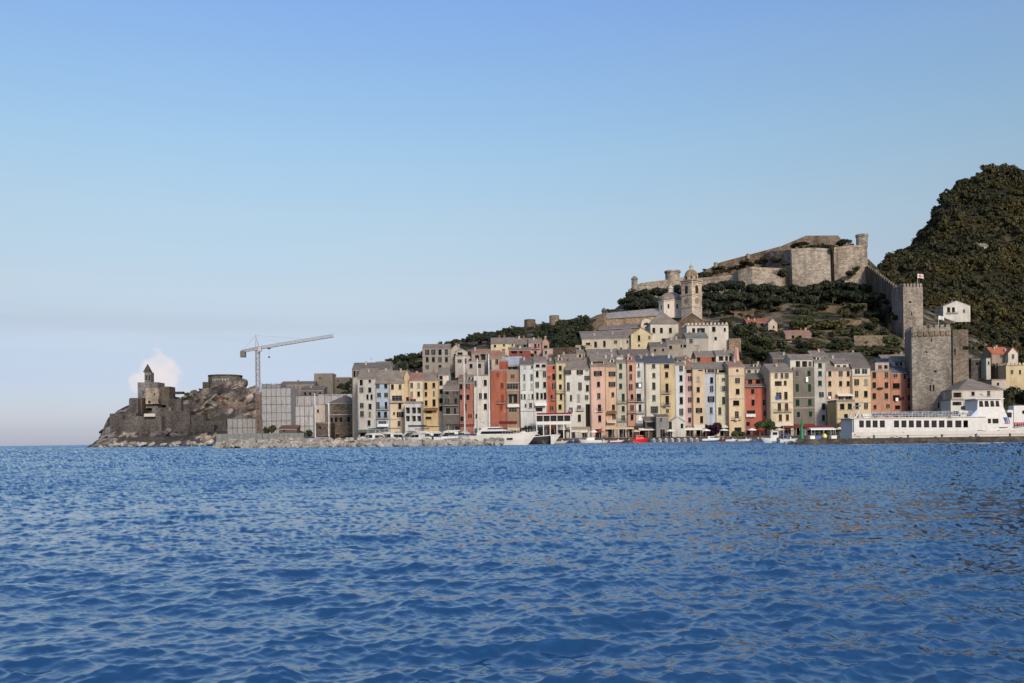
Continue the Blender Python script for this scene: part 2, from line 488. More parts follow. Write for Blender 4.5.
hill = Loft([
    (326, [(335, 438), (1060, 430)]),
    (350, [(335, 437), (357, 436), (372, 395), (420, 388), (900, 386), (925, 405), (1060, 420)]),
    (400, [(335, 434), (356, 428), (368, 388), (380, 376), (420, 367), (460, 359), (500, 353), (560, 352), (650, 352), (700, 346), (760, 352), (800, 347), (860, 350), (900, 350), (920, 375), (1000, 395), (1060, 405)]),
    (470, [(335, 425), (360, 380), (380, 366), (430, 353), (450, 346), (480, 338), (520, 332), (560, 327), (590, 324), (620, 324), (700, 318), (760, 313), (800, 307), (860, 306), (900, 330), (960, 350), (1060, 375)]),
    (520, [(335, 430), (360, 385), (380, 366), (450, 347), (480, 336), (520, 329), (560, 323), (590, 320), (630, 303), (700, 300), (760, 292), (800, 288), (870, 286), (900, 302), (960, 330), (1060, 350)]),
    (575, [(335, 440), (380, 400), (450, 370), (560, 340), (600, 325), (630, 296), (690, 279), (705, 272), (760, 254), (800, 240), (850, 240), (872, 265), (900, 296), (960, 320), (1060, 340)]),
    (660, [(335, 445), (560, 380), (630, 330), (700, 300), (800, 270), (872, 290), (960, 320), (1060, 330)]),
    (760, [(335, 446), (1060, 430)])], 335, 1060)
hill.build('hillside', M['soil'], 180, 8, 3.0, .045)

mount = Loft([
    (335, [(905, 436), (930, 428), (1190, 420)]),
    (450, [(855, 340), (930, 374), (980, 380), (1024, 372), (1190, 360)]),
    (560, [(855, 305), (900, 302), (930, 310), (1024, 316), (1190, 316)]),
    (700, [(855, 300), (880, 285), (900, 274), (930, 256), (1024, 250), (1190, 240)]),
    (820, [(855, 302), (866, 288), (878, 274), (891.6, 259), (903, 254), (911, 252), (919, 242), (929, 229), (935, 217), (945, 198), (959, 189), (975, 183), (990, 175), (1006, 171), (1024, 173), (1100, 145), (1190, 140)]),
    (1000, [(855, 320), (900, 290), (930, 250), (1024, 200), (1190, 180)])], 855, 1190)
mount.build('mountain', M['scrub'], 110, 10, 6.0, .03)

head = Loft([
    (545, [(86, 450), (360, 447)]),
    (552, [(86, 449), (92, 446.8), (108, 440), (130, 437), (160, 438), (200, 438), (240, 437), (360, 434)]),
    (575, [(86, 449), (93, 447), (108, 432), (130, 429), (160, 431), (185, 432), (200, 428), (240, 424), (260, 420), (360, 420)]),
    (600, [(86, 450), (93, 447.5), (108, 418), (130, 407), (160, 404), (180, 401), (195, 396), (208, 389), (225, 387), (245, 390), (258, 398), (280, 402), (360, 398)]),
    (622, [(86, 451), (93, 449), (108, 419), (130, 407), (160, 398), (180, 396), (192, 393), (205, 387), (215, 386), (242, 385), (250, 393), (258, 400), (280, 396), (310, 390), (360, 384)]),
    (690, [(86, 452), (130, 440), (250, 425), (310, 410), (360, 400)]),
    (740, [(86, 452), (360, 448)])], 86, 360)
def red_earth():
    V, Fq = [], []; n, k = 46, 30; ids = {}
    for i in range(n + 1):
        for j in range(k + 1):
            p = head.at(216 + 40 * i / n, 2.15 + 1.0 * j / k, 3.6, .06); p.z += .35; ids[i, j] = len(V); V.append(tuple(p))
    for i in range(n):
        for j in range(k):
            u, v = (i + .5) / n * 2 - 1, (j + .5) / k * 2 - 1
            if u * u + v * v + .9 * fbm(u * 1.7, v * 1.7, 5.5, 5) < .62: Fq.append((ids[i, j], ids[i + 1, j], ids[i + 1, j + 1], ids[i, j + 1]))
    me = bpy.data.meshes.new('earth'); me.from_pydata(V, [], Fq); me.materials.append(m_rock('red_earth', (.09, .052, .038), (.15, .09, .066), (.25, .18, .14), .2))
    tag(link('earth_ground', me), kind='structure')
red_earth()
head.build('headland', M['headland'], 170, 9, 3.6, .06)

def slab(name, pts, z0, z1, mat):
    me = MB(); base = [(WZ(px, D, z1).x, D) for px, D in pts]
    me.prism(base, z0, z1)
    return tag(me.build(name, mat, color=(.085, .076, .068, 1)), kind='structure')
slab('quay', [(497, 301), (640, 300), (800, 300), (1010, 298), (1090, 298), (1090, 345), (350, 345), (352, 312)], -3, 1.6, M['quay'])
slab('harbour_road', [(216, 268), (300, 264), (372, 258), (372, 290), (352, 308), (352, 560), (212, 560)], -3, 2.0, M['concrete'])
slab('breakwater_bank', [(243, 255), (300, 248), (380, 240), (450, 233), (496, 229.5), (500, 232), (470, 240), (400, 249), (330, 260), (300, 264), (240, 264)], -3, 1.2, M['concrete'])
slab('pier', [(797, 150), (1120, 150), (1120, 157), (797, 157)], -3, .92, M['quay'])
# ------------------------------------------------------------------ houses
WIN_CACHE = {}
def window_mesh(w, h, style):
    key = (round(w, 1), round(h, 1), style)
    if key in WIN_CACHE: return WIN_CACHE[key]
    w, h = key[0] + .02, key[1] + .02
    b = MB()
    x, z = w / 2, h / 2
    mats = [M['shutter'], M['glass'], M['sill'], M['frame']]
    if style == 'c':                                    # louvred leaves shut
        for s in (-1, 1):
            x0, x1 = (-x, -.02) if s < 0 else (.02, x)
            b.box(x0, x1, .05, .09, -z, z, 0)
            nsl = max(4, int(h / .22))
            for k in range(nsl):
                zz = -z + .08 + (h - .16) * (k + .5) / nsl
                b.box(x0 + .07, x1 - .07, .02, .05, zz - .03, zz + .05, 0)
        b.box(-.02, .02, .06, .1, -z, z, 1)
    elif style == 'd':                                  # deep open loggia: back wall with dark doors
        b.box(-x, x, 1.7, 1.75, -z, z, 3)
        n = max(1, int(w / 1.6))
        for k in range(n):
            c = -x + w * (k + .5) / n
            b.box(c - w / n * .34, c + w / n * .34, 1.62, 1.7, -z, z * .75, 1)
    elif style == 'k':                                  # dark passage
        b.box(-x, x, 3.0, 3.05, -z, z, 1)
    else:                                               # glass in a painted frame
        b.box(-x, x, .10, .12, -z, z, 1)
        t = .07
        b.box(-x, -x + t, .05, .1, -z, z, 3); b.box(x - t, x, .05, .1, -z, z, 3)
        b.box(-x + t, x - t, .05, .1, z - t, z, 3); b.box(-x + t, x - t, .05, .1, -z, -z + t, 3)
        n = max(1, round(w / 1.1)) if style == 'w' else 1
        if style == 'w':
            for k in range(1, n): b.box(-x + w * k / n - .05, -x + w * k / n + .05, .04, .1, -z + t, z - t, 3)
        else:
            b.box(-.035, .035, .05, .1, -z + t, z - t, 3)
        b.box(-x + t, x - t, .06, .1, z * .3, z * .3 + .05, 3)
    if style in 'cgo':
        b.box(-x - .12, x + .12, -.34, -.02, -z - .12, -z - .01, 2)
    me = b.mesh('window', mats); WIN_CACHE[key] = me
    return me

def shutter_mesh(w, h):
    key = (round(w, 1), round(h, 1), 'leaf')
    if key not in WIN_CACHE:
        b = MB(); w, h = key[0], key[1]
        b.box(-w / 2, w / 2, -.03, .01, -h / 2, h / 2)
        for k in range(6):
            zz = -h / 2 + h * (k + .5) / 6
            b.box(-w / 2 + .06, w / 2 - .06, -.05, -.03, zz - .06, zz + .06)
        WIN_CACHE[key] = b.mesh('shutter', M['shutter'])
    return WIN_CACHE[key]

M['pipe'] = m_plain('rain_pipe', (.12, .10, .085, 1), .6)
DEPTH_OF = {'c': .2, 'g': .2, 'o': .2, 'w': .2, 'd': 1.76, 'k': 3.06}
def facade(b, w, h, ops, z0=0.0):
    """Front wall in the plane y = 0 with real openings and reveals."""
    xs = sorted({-w / 2, w / 2, *[o[0] for o in ops], *[o[1] for o in ops]})
    zs = sorted({z0, h, *[o[2] for o in ops], *[o[3] for o in ops]})
    for i in range(len(xs) - 1):
        for j in range(len(zs) - 1):
            cx, cz = (xs[i] + xs[i + 1]) / 2, (zs[j] + zs[j + 1]) / 2
            if xs[i + 1] - xs[i] < 1e-5 or zs[j + 1] - zs[j] < 1e-5: continue
            if any(o[0] < cx < o[1] and o[2] < cz < o[3] for o in ops): continue
            b.poly([(xs[i], 0, zs[j]), (xs[i + 1], 0, zs[j]), (xs[i + 1], 0, zs[j + 1]), (xs[i], 0, zs[j + 1])])
    for x0, x1, a, c, d in ops:
        b.poly([(x0, 0, a), (x0, 0, c), (x0, d, c), (x0, d, a)]); b.poly([(x1, 0, a), (x1, d, a), (x1, d, c), (x1, 0, c)])
        b.poly([(x0, 0, a), (x0, d, a), (x1, d, a), (x1, 0, a)]); b.poly([(x0, 0, c), (x1, 0, c), (x1, d, c), (x0, d, c)])

def roof_mesh(kind, w, d, h, rz, oh=.35, t=.16):
    b = MB(); x = w / 2 + (.12 if kind == 'side' else oh); e = .03
    if kind == 'side':
        m = d / 2; s = (rz - h) / m
        b.extrude([(-oh, h + e - oh * s), (m, rz + e), (d + oh, h + e - oh * s), (d + oh, h + e + t - oh * s), (m, rz + e + t), (-oh, h + e + t - oh * s)], -x, x)
    elif kind == 'shed':
        s = (rz - h) / d
        b.extrude([(-oh, h + e - oh * s), (d, rz + e), (d, rz + e + t), (-oh, h + e + t - oh * s)], -x, x)
    elif kind == 'gable':
        s = (rz - h) / (w / 2)
        b.extrude_y([(-x, h + e - oh * s), (0, rz + e), (x, h + e - oh * s), (x, h + e + t - oh * s), (0, rz + e + t), (-x, h + e + t - oh * s)], -oh, d + oh)
    elif kind == 'hip':
        r = max(w / 2 - d / 2, 0.05) if w > d else .05
        y0, y1 = -oh, d + oh; zz = h + e
        A_, B_, C_, D_ = (-x, y0, zz), (x, y0, zz), (x, y1, zz), (-x, y1, zz)
        E_, F_ = (-r, d / 2, rz), (r, d / 2, rz)
        b.poly([A_, B_, F_, E_]).poly([B_, C_, F_]).poly([C_, D_, E_, F_]).poly([D_, A_, E_]).poly([D_, C_, B_, A_])
    else:                                               # flat, with a parapet
        b.box(-w / 2, w / 2, 0, d, h + .01, h + .12)
        for (x0, x1, y0, y1) in ((-w / 2, w / 2, 0, .2), (-w / 2, w / 2, d - .2, d), (-w / 2, -w / 2 + .2, .2, d - .2), (w / 2 - .2, w / 2, .2, d - .2)):
            b.box(x0, x1, y0, y1, h + .12, h + .12 + rz)
    return b

SLATE, SLATE2, TERRA, BLUEGREY = (130, 121, 112), (108, 101, 95), (146, 112, 98), (78, 84, 96)
GREEN, BROWN, DGREY = (16, 25, 21), (32, 24, 20), (24, 26, 27)
KW = .67                                                # paint on the wall is a little duller than its look in the photo

def add_windows(parent, wins, X0, D, zb, sh, w, h, rnd):
    ops = []
    for wn in wins:
        px, py = wn[0], wn[1]
        ww = (wn[2] if len(wn) > 2 and wn[2] else 3.2) * D / F
        hh = (wn[3] if len(wn) > 3 and wn[3] else 5.6) * D / F
        st = wn[4] if len(wn) > 4 else rnd.choice('cccccoog')
        p = W(px, py, D); lx, lz = p.x - X0, p.z - zb
        if st == 'o': ww *= .6
        ww, hh = max(.4, round(ww, 1)), round(hh, 1)
        lx = max(-w / 2 + ww / 2 + .06, min(w / 2 - ww / 2 - .06, lx))
        lz = max(hh / 2 + .05, min(h - hh / 2 - .05, lz))
        box = (lx - ww / 2, lx + ww / 2, lz - hh / 2, lz + hh / 2, DEPTH_OF[st])
        if ww > w - .1 or any(box[0] < o[1] + .02 and o[0] < box[1] + .02 and box[2] < o[3] + .02 and o[2] < box[3] + .02 for o in ops): continue
        ops.append(box)
        col = sh if isinstance(sh[0], (int, float)) else rnd.choice(sh)
        k = rnd.uniform(.6, 1.3)
        if rnd.random() < .06: col = (150, 148, 140)
        o = link('window', window_mesh(ww, hh, 'g' if st == 'o' else st), parent, lin(col, k), (lx, 0.0, lz))
        if st == 'o':
            sm = shutter_mesh(ww / 2, hh)
            for s in (-1, 1):
                link('shutter', sm, o, lin(col, k), (s * (ww * .75 + .02), -.03, 0))
    return ops

def balcony(parent, x0, x1, z, out=.9, kind='iron'):
    b = MB(); b.box(x0, x1, -out, -.003, z - .14, z)
    o = b.build('balcony', M['sill'], parent)
    r = MB()
    if kind == 'solid':
        r.box(x0, x1, -out, -out + .1, z, z + 1.0); r.box(x0, x0 + .1, -out + .1, -.003, z, z + 1.0); r.box(x1 - .1, x1, -out + .1, -.003, z, z + 1.0)
        r.build('railing', M['white'], o)
    else:
        r.box(x0, x1, -out, -out + .05, z + .95, z + 1.0)
        n = max(3, int((x1 - x0) / .22))
        for k in range(n + 1):
            c = x0 + .02 + (x1 - x0 - .04) * k / n
            r.box(c - .02, c + .02, -out + .01, -out + .04, z, z + .95)
        for c in (x0 + .02, x1 - .02): r.box(c - .02, c + .02, -out + .05, -.01, z + .95, z + 1.0)
        r.build('railing', M['iron'], o)

def volume(parent, a, b_, eave, zb, D, X0, depth, col, roof, wins, sh, rnd, wallname='wall', wmat='wall', y_off=0.0, k=KW, merlons=False, z0=0.0):
    """One block of a building: wall with openings, roof; coordinates local to the block's own front centre."""
    mid = (eave + 430) / 2
    w = W(b_, mid, D).x - W(a, mid, D).x
    cx = (W(b_, mid, D).x + W(a, mid, D).x) / 2
    h = W((a + b_) / 2, eave, D).z - zb
    m = MB()
    loc = Vector((cx - X0, y_off, 0))
    wall = link(wallname, bpy.data.meshes.new('tmp'), parent, soft(col, k), loc)
    ops = add_windows(wall if wallname == 'attic' else parent, wins, cx if wallname == 'attic' else X0, D, zb, sh, w if wallname == 'attic' else w, h, rnd)
    if wallname == 'attic':
        pass
    facade(m, w, h, ops, z0)
    x = w / 2
    m.poly([(x, 0, z0), (x, depth, z0), (x, depth, h), (x, 0, h)]).poly([(-x, depth, z0), (-x, 0, z0), (-x, 0, h), (-x, depth, h)])
    m.poly([(x, depth, z0), (-x, depth, z0), (-x, depth, h), (x, depth, h)])
    kind, rpy, rcol = roof
    if kind in ('side', 'hip'): rz = W((a + b_) / 2, rpy, D + depth / 2).z - zb
    elif kind == 'shed': rz = W((a + b_) / 2, rpy, D + depth).z - zb
    elif kind == 'gable': rz = W((a + b_) / 2, rpy, D).z - zb
    else: rz = rpy
    if kind == 'side':
        for s in (-x, x): m.poly([(s, 0, h), (s, depth / 2, rz), (s, depth, h)])
    elif kind == 'gable':
        for y in (0, depth): m.poly([(-x, y, h), (x, y, h), (0, y, rz)])
    elif kind == 'shed':
        for s in (-x, x): m.poly([(s, 0, h), (s, depth, rz), (s, depth, h)])
        m.poly([(-x, depth, h), (x, depth, h), (x, depth, rz), (-x, depth, rz)])
    elif kind == 'flat':
        m.poly([(-x, 0, h), (x, 0, h), (x, depth, h), (-x, depth, h)])
    if merlons:
        n = max(3, int(w / 1.5))
        for i in range(n):
            c = -x + w * (i + .5) / n
            for y0 in (.003, depth - .32):
                m.box(c - .38, c + .38, y0, y0 + .32, h + .12 + rz, h + .12 + rz + .9)
        n2 = max(2, int(depth / 1.5))
        for i in range(1, n2):
            c = depth * i / n2
            for s in (-x + .003, x - .323):
                m.box(s, s + .32, c - .38, c + .38, h + .12 + rz, h + .12 + rz + .9)
    old = wall.data; wall.data = m.mesh(wallname, M[wmat], fix=False); bpy.data.meshes.remove(old)
    rp = wall if wallname == 'attic' else parent
    r = roof_mesh(kind, w, depth, h, rz).build('roof' if kind != 'flat' else 'parapet', M['roof'] if kind != 'flat' else M[wmat], rp,
                                               lin(rcol, 1.02), loc if rp is parent else None)
    return wall, r, w, h, rz, loc

def px_of(x, D, z): return CX + (x * CA - (z - H) * SA) / D * F
def py_of(x, D, z): return PY - (x * SA + (z - H) * CA) / D * F

def house(a, b, eave, D, col, label, wins=(), roof=('side', None, SLATE), depth=10, zb=1.6, sh=GREEN, group=None, attic=None,
          balc=(), door=True, chim=None, wmat='wall', cat='house', name='house', bands=(), awn=(), k=KW, merlons=False, cornice=True):
    rnd = random.Random(int(a * 31 + eave * 7))
    mid = (eave + 430) / 2
    X0 = (W(b, mid, D).x + W(a, mid, D).x) / 2
    t = thing(name, (X0, D, zb), label, cat, group)
    if roof[1] is None: roof = (roof[0], eave - 5, roof[2])
    wins = list(wins)
    w = W(b, mid, D).x - W(a, mid, D).x
    dz = []
    if door and group != Q:                             # street doors
        nd = 1 if w < 6 else 2
        for i in range(nd):
            dx = w * ((i + .5) / nd - .5) + rnd.uniform(-.3, .3)
            dz.append((dx - .75, dx + .75, 0.02, 2.7, .3))
    if group == Q and door:                             # dark shop fronts between the doors
        n = max(1, int(w / 3.2))
        for i in range(n):
            c_ = w * ((i + .5) / n - .5)
            p0 = px_of(X0 + c_, D, zb + 1.6)
            wins.append((p0, py_of(X0 + c_, D, zb + 1.6), 2.1 * F / D, 3.0 * F / D, rnd.choice('kkkw')))
        door = False
        if rnd.random() < .55:
            awn = list(awn) + [(a + .8, b - .8, py_of(X0, D, zb + 4.0), rnd.choice([(206, 200, 188), (120, 62, 54), (150, 132, 110), (90, 96, 92), (196, 180, 152)]))]
    wall, r, w, h, rz, loc = volume(t, a, b, eave, zb, D, X0, depth, col, roof, wins, sh, rnd, wmat=wmat, k=k, merlons=merlons)
    if door:
        for (x0, x1, z0, z1, d) in dz:
            dm = MB(); dm.box(x0, x1, -.05, -.006, z0, z1, 0); dm.box(x0 - .12, x1 + .12, -.09, -.052, z1, z1 + .15, 1)
            dm.box((x0 + x1) / 2 - .02, (x0 + x1) / 2 + .02, -.06, -.05, z0, z1, 1)
            dm.build('door', [M['shutter'], M['sill']], t, lin(rnd.choice([(50, 36, 26), (30, 30, 28), (40, 50, 42), (24, 22, 20)])))
    if cornice and roof[0] in ('side', 'hip', 'shed'):
        MB().box(-w / 2 - .05, w / 2 + .05, -.18, -.004, h - .4, h - .16).build('cornice', M['sill'], t, None, loc)
    for py in bands:
        z_ = W((a + b) / 2, py, D).z - zb
        MB().box(-w / 2 - .04, w / 2 + .04, -.22, -.004, z_ - .12, z_ + .12).build('cornice', M['sill'], t, None, loc)
    if group == Q:                                      # rain pipe, dormer, aerial
        xx = rnd.choice([-1, 1]) * (w / 2 - .18)
        MB().tube((xx, -.09, .1), (xx, -.09, h - .3), .06, n=6).build('drainpipe', M['pipe'], t, None, loc)
        if roof[0] == 'side' and rnd.random() < .3:
            dx = rnd.uniform(-w * .25, w * .25); y0 = depth * .16; zr = h + (rz - h) * .32
            dm = MB(); dm.box(dx - .8, dx + .8, y0, y0 + 2.2, zr - .3, zr + 1.15); d_ = dm.build('dormer', M['wall'], r, soft(rnd.choice([(210, 204, 194), (226, 216, 196)]), .7))
            MB().box(dx - .95, dx + .95, y0 - .2, y0 + 2.3, zr + 1.153, zr + 1.28).extrude([(y0 - .015, zr + .1), (y0 - .003, zr + .1), (y0 - .003, zr + 1.0), (y0 - .015, zr + 1.0)], dx - .4, dx + .4, 1).build('dormer_window', [M['roof'], M['glass']], r, lin(roof[2], 1.0))
        ax = rnd.uniform(-w * .3, w * .3); zr = rz if roof[0] != 'flat' else h
        am = MB(); am.tube((ax, depth * .5, zr - .3), (ax, depth * .5, zr + 2.2), .035, n=4)
        for kk_ in range(3): am.box(ax - .5 + .1 * kk_, ax + .5 - .1 * kk_, depth * .5 - .02, depth * .5 + .02, zr + 1.5 + .3 * kk_, zr + 1.54 + .3 * kk_)
        am.build('aerial', M['iron'], r, None, None)
    for (p0, p1, py, *kk) in balc:
        balcony(t, W(p0, py, D).x - X0, W(p1, py, D).x - X0, W((p0 + p1) / 2, py, D).z - zb, .9, *(kk or ['iron']))
    for (p0, p1, py, c_) in awn:
        x0, x1, z_ = W(p0, py, D).x - X0, W(p1, py, D).x - X0, W((p0 + p1) / 2, py, D).z - zb
        MB().extrude([(-1.8, z_ - .75), (-.01, z_), (-.01, z_ + .06), (-1.8, z_ - .69), (-1.82, z_ - .95), (-1.8, z_ - .95)], x0, x1).build('awning', M['cloth'], t, lin(c_))
    nch = rnd.choice([1, 1, 2]) if chim is None else chim
    if roof[0] in ('side', 'gable', 'hip', 'shed'):
        for i in range(nch):
            cx_, cy_ = rnd.uniform(-w * .38, w * .38), rnd.uniform(depth * .25, depth * .6)
            if roof[0] == 'side': zr = h + (rz - h) * (1 - abs(cy_ - depth / 2) / (depth / 2))
            elif roof[0] == 'gable': zr = h + (rz - h) * (1 - abs(cx_) / (w / 2))
            elif roof[0] == 'shed': zr = h + (rz - h) * cy_ / depth
            else: zr = h + (rz - h) * .5
            cm = MB(); cm.box(cx_ - .35, cx_ + .35, cy_ - .3, cy_ + .3, zr - .6, zr + 1.1); cm.box(cx_ - .45, cx_ + .45, cy_ - .4, cy_ + .4, zr + 1.103, zr + 1.25)
            cm.build('chimney', M['wall'], r, lin(rnd.choice([(190, 175, 160), (150, 110, 90), (200, 195, 188)]), .7))
    if attic:
        aa, ab, ae, setb, acol, aroof, aw, *ad = attic
        volume(t, aa, ab, ae, zb, D + setb, X0, (ad[0] if ad else 5), acol, aroof, aw, sh, rnd, wallname='attic', y_off=setb, z0=h - .6)
    return t

def G(cols, rows, w=None, h=None, st=None):
    return [(c, r, w, h) if st is None else (c, r, w, h, st) for r in rows for c in cols]

Q = 'tall painted houses in the row along the quay'
def quay_houses():
    P = house
    P(357.8, 376, 378.5, 321, (208, 206, 203), 'off-white corner house that begins the quay row, next to the tall wooden mast',
      [(361.2, 382.5), (369.8, 380.5, 2.4, 4), (361.4, 390), (369.8, 390, 3, 5), (367.5, 397, 2.2, 5), (371.5, 397, 2.2, 5), (361.7, 405.5, 4, 5), (370, 406.5), (361.9, 414, 4, 6), (369.7, 414.5, 3, 6), (369, 423)],
      ('side', 369, SLATE), 14, sh=DGREY, group=Q)
    P(352.6, 390, 369.5, 338, (206, 202, 197), 'pale house with rooftop storey rising behind the off-white corner house', [(354.5, 374, 2.5, 6), (358, 374, 2.5, 6), (370, 374, 4, 3)],
      ('side', 363, SLATE2), 10, group=Q, door=False, attic=(376, 391.5, 362.5, 5, (205, 201, 196), ('flat', .3, SLATE), [(380, 365.5, 2, 2.6), (385, 365.5, 2, 2.6)]))
    P(375.8, 389.4, 383, 320.6, (172, 194, 216), 'light blue house with a roof terrace, next to the off-white corner house',
      [(377.8, 386, 3, 4.6), (385.8, 386, 3, 4.6), (379, 395, 4, 4.6), (386, 395, 4, 4.6), (377.9, 405.5, 2.6, 7), (386, 405.5, 2.6, 7), (379, 414.6, 3, 6), (385.5, 414.6, 3, 6), (382.5, 423, 8, 4, 'w')],
      ('side', 371, SLATE), 9, sh=DGREY, group=Q, balc=[(376.6, 389, 409.5), (376.6, 389, 418.5)], awn=[(378, 389, 424, (225, 225, 222))])
    P(389.5, 404.7, 382.5, 320.2, (235, 208, 164), 'cream-yellow house with a wide glazed loggia on its third storey',
      [(392.4, 386.8, 2.8, 5), (400, 386.8, 2.8, 5), (397, 398.2, 10, 5.4, 'w'), (399.8, 406.2, 3, 5.6), (394, 413.4, 2, 2.4), (400.2, 414.6, 5.5, 5.4), (399, 423.5, 3, 5.4)],
      ('side', 371, SLATE), 9, sh=BROWN, group=Q, balc=[(390, 404.4, 402.4)], bands=(419,), attic=(390.5, 403, 378.6, 2.5, (214, 196, 190), ('flat', .3, SLATE), [(393, 380.6, 2.4, 2.6), (399, 380.6, 2.4, 2.6)]))
    P(404.4, 410.4, 377, 320.8, (226, 186, 110), 'narrow yellow house with its gable to the sea, beside the cream-yellow house', [(407.4, 399, 2.4, 4)], ('gable', 369.5, SLATE), 12, group=Q, chim=0)
    P(409.6, 424, 380, 319.6, (234, 214, 172), 'pale cream house above the white pillared portico',
      G([411.6, 418.6], [385.3, 394], 2.8, 5.2) + [(413, 400.5, 6, 3, 'w')], ('side', 373, TERRA), 10, sh=BROWN, group=Q, balc=[(410, 423.5, 404.2)])
    P(424, 439, 380, 320, (231, 190, 108), 'warm yellow house with a brown canopy at its second storey',
      [(425.8, 386, 3, 7)] + G([433.8], [385.3, 393.6], 2.8, 5.2) + [(425.9, 394.2, 2.4, 4.4), (426.1, 403, 2.8, 5.4), (434, 402.8, 3, 7), (429, 411, 6, 5, 'd'), (428.5, 418, 6, 2.4)],
      ('side', 373, SLATE), 10, sh=BROWN, group=Q, bands=(408.5,), awn=[(424.6, 438, 408, (120, 90, 62))])
    P(405, 421.6, 404, 313, (214, 214, 214), 'low white building with pillars and two rows of dark openings on the quay',
      G([407.8, 413.9, 419.2], [410.4], 4, 6, 'd') + G([407.8, 413.9, 419.2], [418.6], 3.8, 5.4, 'd'), ('flat', .8, SLATE), 6, group=Q, door=False)
    P(438.6, 449, 374.6, 320.5, (228, 218, 196), 'narrow cream house under a steep grey roof behind the grey stone house',
      G([441], [376.6, 383, 391.5, 400.6, 408.6], 3.4, 4.8), ('side', 368, SLATE), 12, sh=BROWN, group=Q)
    P(443.4, 459, 390, 314, (112, 106, 100), 'dark grey stone house with a large brown door between cream and red houses',
      [(447, 392.8, 3.4, 4.4), (455.6, 392.8, 3.4, 4.4), (447, 401.4, 2.8, 6.4), (455.6, 401.4, 2.8, 6.4), (448, 411, 4, 6), (455, 411, 2, 6)], ('side', 385, SLATE), 8, sh=DGREY, group=Q,
      balc=[(444, 458.6, 405.4)], bands=(414.6,), wmat='wall', attic=(447, 457, 386, 3, (128, 122, 115), ('side', 381, SLATE2), []))
    P(458.8, 474, 382.5, 320.4, (190, 96, 82), 'dusty red house with a dormer behind the sailing boat masts',
      [(460.8, 386.8, 3, 5.4), (467.8, 386.8, 3, 5.4), (460.8, 397.4, 3, 5.4), (467.8, 397.4, 3, 5.4), (465.2, 407.3, 2.8, 7), (462, 419, 3, 5), (470, 416, 2.6, 4)],
      ('side', 375, SLATE), 10, sh=DGREY, group=Q)
    P(474, 490.4, 376, 319.4, (226, 222, 214), 'plain white house with few windows beside the large brick-orange house',
      [(475.4, 383.5, 2.4, 6), (485.3, 382.7, 3, 6), (480.4, 396, 3.2, 6), (485.5, 396, 3.4, 6), (485.4, 406.7, 3, 6), (477, 416, 2.6, 4)], ('flat', .4, SLATE), 10, sh=DGREY, group=Q)
    P(490.6, 506.4, 371, 318.4, (192, 84, 56), 'large brick-orange house with a red rooftop room and a pale canopy',
      [(497.8, 375.2, 2.8, 5), (502, 386, 3, 6), (502.3, 398.8, 3, 8.4), (501.4, 408, 3.2, 6)], ('flat', .4, SLATE), 10, sh=(120, 58, 40), group=Q, balc=[(497, 505, 403.2)],
      attic=(499.5, 508.5, 361.6, 2, (182, 66, 52), ('flat', .4, SLATE), [(507, 366.8, 2.2, 4.6)]))
    P(506.6, 520.4, 371, 319.8, (178, 140, 112), 'house of bare stone with a white glazed bay and a round arched loggia',
      [(512.6, 376.5, 3, 4), (512.6, 386.4, 11, 5.4, 'w'), (512.8, 398.6, 9, 9, 'd'), (512.8, 410, 8, 4, 'w')], ('flat', .4, SLATE), 10, sh=BROWN, group=Q, bands=(382.6, 390.8),
      balc=[(507.4, 519.4, 407, 'solid')])
    P(520.4, 534.2, 364.4, 318.6, (222, 227, 230), 'cool white house with a stone base beside the bare stone house',
      G([524.8, 532], [366.8], 2.2, 3.4) + G([524.2, 531.6], [377.4, 386.6], 2.6, 6.4) + [(521.6, 396.6, 2, 5), (524.6, 396.6, 2, 5), (529, 396.6, 2, 5), (532.4, 396.6, 2, 5), (525.6, 405.6, 1.8, 3), (530.6, 405.4, 3, 5)],
      ('side', 358.5, SLATE2), 12, sh=[(150, 158, 156), (44, 48, 48)], group=Q, bands=(411,))
    P(534.2, 547, 362.2, 318.9, (222, 222, 220), 'white house with dark shutters and a pale awning above the terrace restaurant',
      [(537.7, 365.8, 4, 2.8), (543.6, 365.8, 4, 2.8)] + G([537.2, 544.6], [374.2, 384.8], 2.8, 6) + [(537.4, 396, 2.6, 7), (541.6, 396, 2.4, 6), (545, 396, 2.4, 7), (539, 409.5, 7, 4, 'd')], ('side', 357, SLATE), 11, sh=DGREY, group=Q,
      bands=(370.4,), awn=[(535, 546.6, 403.2, (222, 222, 216))])
    P(547, 556, 364.4, 319.4, (208, 84, 54), 'narrow orange-red house between a white house and a lemon-yellow house',
      [(549, 377.4, 1.8, 3), (553.6, 367.8, 2, 3.4)] + G([553.8], [377, 386.4], 3, 6.4) + [(551.6, 397, 2, 4), (551.6, 408.5, 2.6, 5)], ('side', 360, SLATE2), 10, sh=DGREY, group=Q, balc=[(551.4, 556, 400)])
    P(556, 566, 362.4, 318.8, (236, 210, 128), 'narrow lemon-yellow house beside the white house with a raking gable', G([560.3], [368.2, 376.6, 386.8], 2.8, 4.8) + [(561, 397, 2.6, 6), (560, 407, 3, 5)], ('side', 357.5, SLATE), 10, sh=DGREY, group=Q,
      balc=[(556.4, 565.8, 393)])
